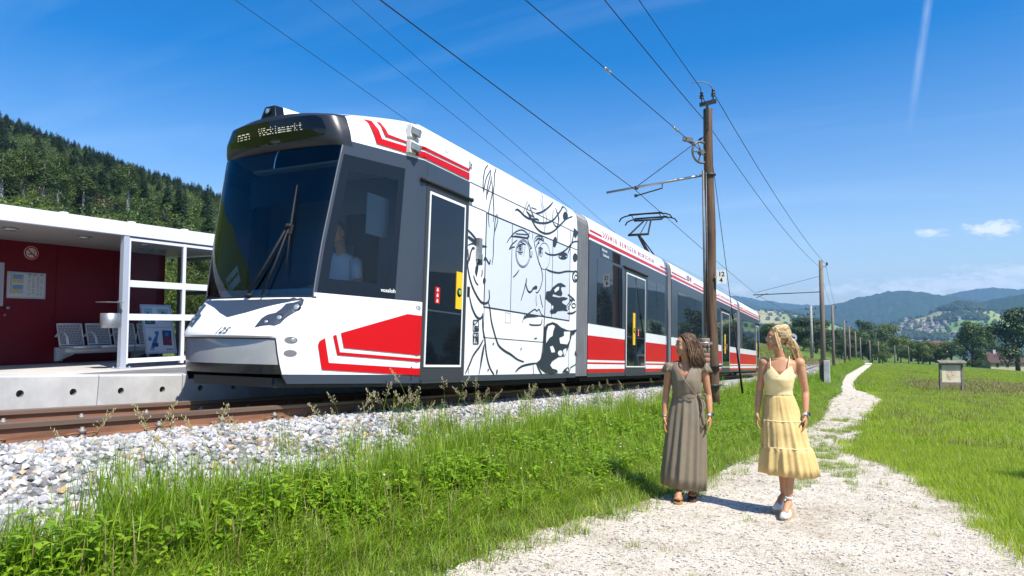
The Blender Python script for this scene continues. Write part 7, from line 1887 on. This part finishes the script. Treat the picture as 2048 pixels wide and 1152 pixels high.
# half tied blonde hair
rnd = random.Random(8); R_ = rot_of(HF); m = MB(); scalp(m, HC, R_, 0.98)
tie = Vector((0, -0.122, 0.012))
for k in range(900):    # combed back from the brow to the tie
    dv = Vector((rnd.uniform(-1, 1), rnd.uniform(-0.35, 0.95), rnd.uniform(-0.45, 1))).normalized()
    if dv.z < (0.12 if dv.y > 0.15 else -0.4) or (dv.y > 0.5 and dv.z < 0.60): continue
    p0 = Vector((dv.x*0.077, -0.024 + dv.y*0.094, 0.044 + dv.z*0.086))
    e = tie + Vector((rnd.uniform(-.028, .028), rnd.uniform(-.004, .006), rnd.uniform(-.022, .026)))
    midp = Vector((dv.x*0.083, lerp(p0.y, tie.y, 0.5), 0.046 + dv.z*0.090))
    strand(m, [HC + R_ @ p0, HC + R_ @ (p0.lerp(midp, .5)*1.03), HC + R_ @ midp, HC + R_ @ midp.lerp(e, .62) + R_ @ Vector((dv.x*0.012, -0.004, 0.014)), HC + R_ @ e], rnd.uniform(0.0026, 0.0042))
for k in range(620):    # loose length down the back
    st = Vector((rnd.uniform(-.062, .062), rnd.uniform(-.118, -.07), rnd.uniform(-.06, .03)))
    if rnd.random() < 0.4: st = tie + Vector((rnd.uniform(-.03, .03), 0, rnd.uniform(-.02, .015)))
    ph = floor(st.x*60) + rnd.uniform(-.4, .4); am_ = rnd.uniform(.003, .009); sp = rnd.uniform(.0, .075); bk = rnd.uniform(-0.035, 0.025); L_ = rnd.uniform(.22, .33); P = [HC + R_ @ st]
    for q in range(1, 7):
        t = q/6; P.append(HC + R_ @ Vector((lerp(st.x, sp, t) + am_*sin(ph + 7*t), lerp(st.y, -0.215 + bk, t**0.8) + am_*cos(ph + 7*t), lerp(st.z, -L_, t**1.2))))
    strand(m, P, rnd.uniform(0.0026, 0.0042))
for q in (-1, 1):       # short loose locks before the ears
    for k in range(16): a_ = rnd.uniform(0, 1); strand(m, [HC + R_ @ Vector((q*0.068, 0.040 - 0.03*a_, 0.065)), HC + R_ @ Vector((q*0.078, 0.030 - 0.03*a_, 0.01)), HC + R_ @ Vector((q*0.077, 0.012 - 0.035*a_, -0.055)), HC + R_ @ Vector((q*0.070, -0.005 - 0.03*a_, -0.10 - 0.03*a_))], 0.0026)
m.build('hair', hair_bl, WB)
watch(WB, BR_[2], BR_[1], '')
esp_w = mat('espadrille_white', (0.74, 0.72, 0.68), 0.7); esp_s = mat('jute_sole', (0.50, 0.37, 0.21), 0.9, var=0.3, scale=60, bump=0.6, bscale=160)
for A_, toe in ((GL, TL_), (GRt, TR_)):
    m = MB(); heel, dd, ss = sole(m, A_, toe, 0.075, 0.045, 0.044, 0); sh_ = m.build('espadrille', esp_s, WB)
    A_ = Vector(A_); rings = []
    for t, w, h in ((.50, .037, .066), (.62, .043, .062), (.78, .044, .054), (.95, .036, .040), (1.04, .020, .014)):
        p = heel + dd*0.245*t + Vector((0, 0, lerp(0.075, 0.045, min(1, t/0.72)) - 0.004)); rings.append([p + ss*w*cos(a)*1.04 + Vector((0, 0, h*max(0, sin(a)))) for a in [pi*i/12 for i in range(13)]] + [p - ss*w*0.5, p + ss*w*0.5])
    m = MB(); m.loft(rings); m.build('toe_cap', esp_w, sh_)
    m = MB(); m.lathe(A_ + Vector((0, 0.0, 0.045)), [(0.031,-0.010),(0.033,-0.008),(0.034,0.008),(0.032,0.010)], 16, 0, axis=(0, -0.15, 1)); m.build('ankle_strap', esp_w, sh_)
# ---------------------------------------------------------------- driver in the cab
DR = thing('person', 'tram driver in a pale shirt sitting behind the side window of the cab', 'person', (-5.5, 0.13, 1.10 - 0.13*SL), (-AL, 0, 0))
m = MB(); dc = Vector((0.30, 5.72, 1.86)); df = Vector((0.35, -0.95, -0.05))
add_head(m, dc, df, 1.05)
m.tube([(0.28, 5.85, 1.56), (0.29, 5.80, 1.70), (0.30, 5.75, 1.80)], [0.07, 0.055, 0.055], 12)
m.loft([ell_ring(0.92, 0.23, 5.92, 0.17, 0.13), ell_ring(1.15, 0.23, 5.93, 0.16, 0.12), ell_ring(1.40, 0.25, 5.90, 0.19, 0.12), ell_ring(1.58, 0.26, 5.87, 0.18, 0.09), ell_ring(1.63, 0.27, 5.85, 0.10, 0.07)])
DA = (((0.46, 5.87, 1.55), (0.56, 5.80, 1.28), (0.55, 5.56, 1.22), (0.53, 5.42, 1.20)), ((0.06, 5.87, 1.55), (-0.02, 5.80, 1.28), (0.05, 5.56, 1.22), (0.07, 5.42, 1.20)))
for A_ in DA: add_arm(m, *A_, 1.1); add_hand(m, A_[2], A_[3], (0, 0, -1), (-1 if A_[0][0] > 0.3 else 1, 0, 0.2), 0.7, 1.05)
for x in (0.14, 0.34): m.tube([(x, 5.92, 0.98), (x, 5.62, 0.96), (x, 5.56, 0.92), (x, 5.58, 0.50)], [0.09, 0.075, 0.065, 0.05], 10); m.tube([(x, 5.60, 0.45), (x, 5.44, 0.43)], [0.045, 0.035], 8)
link('body', body_mesh(m, skin_a, 0.009), DR)
shirt = mat('pale_shirt', (0.50, 0.52, 0.55), 0.8)
m = MB(); m.loft([ell_ring(0.90, 0.23, 5.92, 0.185, 0.145), ell_ring(1.15, 0.23, 5.93, 0.175, 0.135), ell_ring(1.40, 0.25, 5.90, 0.205, 0.135), ell_ring(1.57, 0.26, 5.87, 0.195, 0.105), ell_ring(1.645, 0.27, 5.85, 0.09, 0.08)])
for A_ in DA: m.tube([A_[0], Vector(A_[0]).lerp(Vector(A_[1]), .5), Vector(A_[0]).lerp(Vector(A_[1]), .85)], [0.075, 0.064, 0.060], 12)
m.build('shirt', shirt, DR)
m = MB(); R_ = rot_of(df); m.sphere(dc + R_ @ Vector((0, -0.030, 0.055)), 1, 16, 0, (0.083, 0.100, 0.088), R_); m.build('hair', hair_br, DR)
# ------------------------------------------------------------------ grass, weeds and loose stones
GR = leaf_mat('grass_blade', [(0.0, (0.06, 0.12, 0.009)), (0.4, (0.165, 0.31, 0.016)), (0.8, (0.29, 0.42, 0.028)), (1.0, (0.48, 0.45, 0.12))], 0.40, rough=0.4)
WEED = leaf_mat('weed_leaf', [(0.0, (0.09, 0.18, 0.010)), (0.5, (0.19, 0.34, 0.018)), (1.0, (0.33, 0.46, 0.035))], 0.36, rough=0.4)
DRY = leaf_mat('dry_grass', [(0.0, (0.13, 0.13, 0.035)), (0.5, (0.24, 0.20, 0.08)), (1.0, (0.36, 0.29, 0.14))], 0.3)
MEAD = leaf_mat('meadow_blade', [(0.0, (0.12, 0.23, 0.012)), (0.5, (0.27, 0.41, 0.020)), (0.85, (0.38, 0.49, 0.035)), (1.0, (0.50, 0.46, 0.13))], 0.45)
SEED = mat('seed_head', (0.42, 0.36, 0.20), 0.8)
FLOW = mat('white_petal', (0.75, 0.74, 0.70), 0.7)
PINK = mat('brown_flower', (0.22, 0.10, 0.07), 0.8)
def blade(m, p, a, L_, w, bend, rnd, mi=0, seg=4):
    d = Vector((cos(a), sin(a), 0)); s = Vector((-sin(a), cos(a), 0)); prev = None
    for k in range(seg + 1):
        t = k/seg; q = Vector(p) + d*(bend*L_*t*t) + Vector((0, 0, L_*(t - 0.35*bend*t*t))); ww = w*(1 - t**1.6)*0.5 + 0.0004
        cur = (m.vert(q - s*ww), m.vert(q + s*ww))
        if prev: m.face((prev[0], prev[1], cur[1], cur[0]), mi)
        prev = cur
def tuft(seed, n, L0, L1, w, rad, mts, bend=(0.1, 0.7), dryshare=0.0, flowers=0, seg=4):
    rnd = random.Random(seed); m = MB()
    for k in range(n):
        r = rad*sqrt(rnd.random()); a = rnd.uniform(0, 6.28)
        blade(m, (r*cos(a), r*sin(a), -0.02), rnd.uniform(0, 6.28), rnd.uniform(L0, L1), w*rnd.uniform(0.6, 1.3), rnd.uniform(*bend), rnd, 1 if rnd.random() < dryshare else 0, seg)
    for k in range(flowers):
        r = rad*sqrt(rnd.random()); a = rnd.uniform(0, 6.28); h = rnd.uniform(L0, L1*0.9); p = Vector((r*cos(a), r*sin(a), 0))
        m.tube([p, p + Vector((0, 0, h))], 0.0015, 3, 0, cap=False); m.sphere(p + Vector((0,0,h)), 0.011, 6, 2, (1,1,0.6))
    return m.mesh('tuft', mts)
def weed(seed, n, h, leaf):
    rnd = random.Random(seed); m = MB()
    for k in range(n):
        a = rnd.uniform(0, 6.28); r = rnd.uniform(0, 0.09); z = h*rnd.uniform(0.25, 1); p = Vector((r*cos(a), r*sin(a), z)); b_ = rnd.uniform(0, 6.28)
        d = Vector((cos(b_), sin(b_), rnd.uniform(-0.3, 0.5))).normalized(); s = d.cross(Vector((0,0,1))).normalized(); up = s.cross(d); l = leaf*rnd.uniform(0.6, 1.25); w = l*rnd.uniform(0.38, 0.55)
        prof = ((0, .06), (.2, .75), (.45, 1.0), (.75, .62), (1.0, .02)); prev = None
        for t, ww in prof:
            q = p + d*l*t + up*(-0.25*l*t*t); cur = (m.vert(q + s*w*ww*0.5 + up*0.12*w*ww), m.vert(q), m.vert(q - s*w*ww*0.5 + up*0.12*w*ww))
            if prev: m.face((prev[0], prev[1], cur[1], cur[0]), 0); m.face((prev[1], prev[2], cur[2], cur[1]), 0)
            prev = cur
        if k % 3 == 0: m.tube([(r*cos(a)*0.3, r*sin(a)*0.3, -0.02), p], 0.0022, 3, 0, cap=False)
    return m.mesh('weed', WEED)
G3 = [GR, DRY, FLOW]
VERGE = [tuft(1, 34, .14, .34, .0065, .10, G3, bend=(.2, 1.0), dryshare=.10), tuft(2, 40, .10, .26, .006, .11, G3, bend=(.3, 1.1), dryshare=.13), tuft(3, 26, .22, .44, .0075, .09, G3, bend=(.05, .5), dryshare=.04), weed(4, 24, .24, .058), weed(5, 26, .19, .046), weed(6, 18, .32, .066), tuft(7, 30, .06, .16, .005, .10, G3, dryshare=.45), tuft(8, 18, .04, .10, .0045, .07, G3, dryshare=.6), tuft(9, 34, .14, .30, .006, .11, G3, dryshare=.12, flowers=1)]
pts = []; rr = random.Random(5)
def verge(n, ya, yb, pw=1.0, sc=1.0):
    for k in range(n):
        y = ya + (yb - ya)*rr.random()**pw
        xo = track_x(y) + 5.5
        l = path_l(y) + xo*0.0
        x = rr.uniform(-4.05 + xo, l + 0.30 - (0.012*min(y, 60) if y > 18 else 0))
        xr = x - xo
        edge = l - x                       # distance from the path edge
        if xr < -3.42 and rr.random() > (0.55 if xr > -3.62 else 0.09) : continue
        z = bed_z(xr, y) if xr < -3.25 else g(x, y)
        z = max(z, g(x, y)) - 0.01
        if edge < -0.02 and rr.random() > 0.18: continue
        if y < 5.5 and xr < -3.50 and rr.random() > 0.22: continue
        nz_ = noise.noise((x*1.3, y*1.3, 0))
        if edge < 0.30: idx = rr.choice((6, 7, 6, 7, 1, 6)); s = rr.uniform(0.7, 1.1)
        elif edge < 0.6: idx = rr.choice((6, 1, 0, 4, 1, 0)); s = rr.uniform(0.7, 1.0)
        elif xr < -3.3: idx = rr.choice((0, 2, 1, 2)); s = rr.uniform(0.7, 1.1)
        else:
            if nz_ > -0.08: idx = rr.choice((3, 4, 5, 1, 4, 0, 5, 2)); s = rr.uniform(0.75, 1.15)
            else: idx = rr.choice((0, 1, 2, 0, 0, 3, 4) if rr.random() < .985 else (8,)); s = rr.uniform(0.75, 1.15)
        if y < 4 and xr > -3: s *= 0.9
        pts.append((x, y, z, rr.uniform(0, 6.28), rr.uniform(-.15, .15), s*sc, idx))
verge(6500, 1.2, 8.5); verge(5200, 8.5, 22, 1.1, 1.1); verge(3600, 22, 60, 1.2, 1.5); verge(1500, 60, 160, 1.2, 2.6)
for k in range(700):   # scattered dry tufts on the gravel, thicker along the edges
    y = rr.uniform(3, 40); l, r = path_l(y), path_r(y)
    x = l + (r - l)*(rr.random()**2.6 if rr.random() < 0.5 else 1 - rr.random()**2.6)
    pts.append((x, y, g(x, y) + 0.01, rr.uniform(0, 6.28), 0, rr.uniform(0.25, 0.75), rr.choice((7, 7, 6, 7))))
for k in range(950):   # green strip in the middle of the path farther on
    y = rr.uniform(8.3, 21); x = lerp(-0.42, -0.35, rr.random()) + rr.gauss(0.0, 0.12 + 0.011*y) + (0.02*(y-10))
    if noise.noise((x*2.2, y*0.9, 4)) < -0.05: continue
    pts.append((x, y, g(x, y) + 0.01, rr.uniform(0, 6.28), 0, rr.uniform(0.35, 0.8), rr.choice((6, 6, 1, 7))))
stuff_points('grass', pts, VERGE, label='lush roadside grass and weeds on the bank between ballast and path')
M3 = [MEAD, DRY, FLOW]
MEADOW = [tuft(21, 60, .07, .17, .0055, .16, M3, dryshare=.08), tuft(22, 60, .05, .14, .0055, .16, M3, dryshare=.16), tuft(23, 90, .08, .20, .012, .42, M3, dryshare=.08, seg=3), tuft(24, 90, .10, .30, .014, .45, M3, dryshare=.75, bend=(.05, .4), seg=3), tuft(25, 150, .08, .22, .03, .8, M3, dryshare=.08, seg=2), tuft(26, 140, .12, .32, .03, .8, M3, dryshare=.75, seg=2), tuft(27, 50, .07, .2, .006, .15, M3, dryshare=.05, flowers=1)]
pts = []
def meadow(n, ya, yb, kinds, dryk, pw=1.0, sc=1.0):
    for k in range(n):
        y = ya + (yb - ya)*rr.random()**pw
        l = path_r(y); hi = 0.22*y + 3
        x = l - (0.20 if y < 14 else 0.05) + (0.75 if y > 42 else 0.3 if y > 14 else 0) + (hi - l)*rr.random()
        if x < l + 0.15 and rr.random() < 0.5: continue
        nz_ = noise.noise((x*0.25, y*0.12, 6))
        band = exp(-((y - 56 - 0.3*x)/9.0)**2)*sstep(2, 6, x)
        dry = rr.random() < 0.03 + 0.85*band + max(0, nz_ - 0.2)*0.3
        idx = dryk if dry and (y > 14 or rr.random() < .3) else rr.choice(kinds)
        pts.append((x, y, g(x, y) - 0.01, rr.uniform(0, 6.28), rr.uniform(-.1, .1), sc*rr.uniform(.75, 1.2)*(1.25 if dry and band > .4 else 1), idx))
meadow(6500, 4, 14, (0, 0, 1, 0, 0, 1), 1, 0.8); meadow(7000, 14, 42, (2, 2, 0), 3, 0.9); meadow(7500, 42, 150, (4,), 5, 1.1)
for k in range(6500):  # tan field left of the line
    y = rr.uniform(38, 150); xo = track_x(y) + 5.5; x = xo - 7.6 - rr.random()**1.3*34
    pts.append((x, y, g(x, y) - 0.02, rr.uniform(0, 6.28), 0, rr.uniform(1.0, 1.9), 5 if rr.random() < .85 and x > xo - 22 else 4))
for k in range(1500):  # bank behind the shelter
    y = rr.uniform(4, 34); x = -16.3 - rr.random()*11
    pts.append((x, y, g(x, y) - 0.02, rr.uniform(0, 6.28), 0, rr.uniform(.8, 1.3), rr.choice((2, 2, 3, 4))))
stuff_points('meadow_grass', pts, MEADOW, label='mown and partly dry meadow grass on both sides of the line')
# loose stones on the path
pg_, N, L, b = node_mat('path_pebble')
oi = N.new('ShaderNodeObjectInfo'); r_ = ramp(N, [(0, (0.16, 0.15, 0.14)), (0.3, (0.38, 0.36, 0.33)), (0.7, (0.60, 0.57, 0.52)), (1, (0.70, 0.68, 0.64))]); L.new(oi.outputs['Random'], r_.inputs[0]); L.new(r_.outputs[0], b.inputs['Base Color']); b.inputs['Roughness'].default_value = 0.9
PEB = [stone_mesh(40 + i, pg_, 0.6) for i in range(6)]
pts = []
for k in range(16000):
    y = 2.5 + 22*rr.random()**1.9; l, r = path_l(y) - 0.12, path_r(y) + 0.1; x = rr.uniform(l, min(r, 0.25*y + 1))
    s = 0.004 + 0.013*rr.random()**3.5
    pts.append((x, y, g(x, y) + 0.012, rr.uniform(0, 6.28), rr.uniform(-.3, .3), s, rr.randrange(6)))
stuff_points('path_gravel', pts, PEB, label='loose limestone chips on the path')
# flowering grass stalks that stand up one by one before the dark underside of the tram
def stalk(seed, h):
    rnd = random.Random(seed); m = MB(); a = rnd.uniform(0, 6.28); b_ = rnd.uniform(0.12, 0.55)
    P = [Vector((cos(a)*b_*h*t*t, sin(a)*b_*h*t*t, h*t*(1 - 0.15*b_*t))) for t in (0, .25, .5, .75, .9, 1)]
    m.tube(P, [.0020, .0018, .0016, .0013, .001, .0008], 4, 0, cap=False)
    n = rnd.randrange(16, 26)
    for k in range(n):
        t = 0.70 + 0.30*k/n; i = min(4, int(t*5)); p = P[3].lerp(P[5], (t - 0.70)/0.30); aa = a + rnd.uniform(-2.2, 2.2); l = 0.034*(1.1 - (t - 0.7)*2)*rnd.uniform(.6, 1.2)
        q = p + Vector((cos(aa)*l, sin(aa)*l, l*0.5))
        m.tube([p, q], .0007, 3, 1, cap=False); m.sphere(q, 0.0036, 5, 1, (0.7, 0.7, 2.2))
    for k in range(2): blade(m, (0, 0, 0), rnd.uniform(0, 6.28), h*rnd.uniform(.3, .5), .005, .5, rnd, 0)
    return m.mesh('grass_stalk', [GR, SEED])
STK = [stalk(i, 0.42 + 0.05*(i % 4)) for i in range(7)]
k = 0
for (n, xa, xb, ya, yb) in ((16, -4.0, -3.4, 2.3, 3.6), (26, -4.05, -3.55, 4.3, 6.4), (44, -4.1, -3.55, 6.4, 12.5), (14, -4.0, -3.5, 12.5, 18)):
    for q in range(n):
        x, y = rr.uniform(xa, xb), rr.uniform(ya, yb)
        o = link('grass_stalk', STK[k % 7], None, (x, y, max(g(x, y), bed_z(x, y)) - 0.01)); o.rotation_euler = (rr.uniform(-.12, .12), rr.uniform(-.12, .12), rr.uniform(0, 6.28)); s = rr.uniform(.8, 1.25); o.scale = (s, s, s)
        tag(o, 'tall flowering grass stalk at the edge of the ballast before the tram', 'grass stalk', 'flowering grass stalks along the ballast'); k += 1
# ------------------------------------------------------------------ haze
hz = bpy.data.materials.new('haze_air'); hz.use_nodes = True; N, L = hz.node_tree.nodes, hz.node_tree.links; N.clear()
o_ = N.new('ShaderNodeOutputMaterial'); pv = N.new('ShaderNodeVolumePrincipled')
pv.inputs['Color'].default_value = (0.34, 0.62, 1.0, 1); pv.inputs['Density'].default_value = 0.00012; pv.inputs['Anisotropy'].default_value = 0.0
L.new(pv.outputs[0], o_.inputs['Volume'])
m = MB(); m.box((-7100, -2950, -63), (7100, 7100, 400)); m.build('haze', hz, kind='stuff')
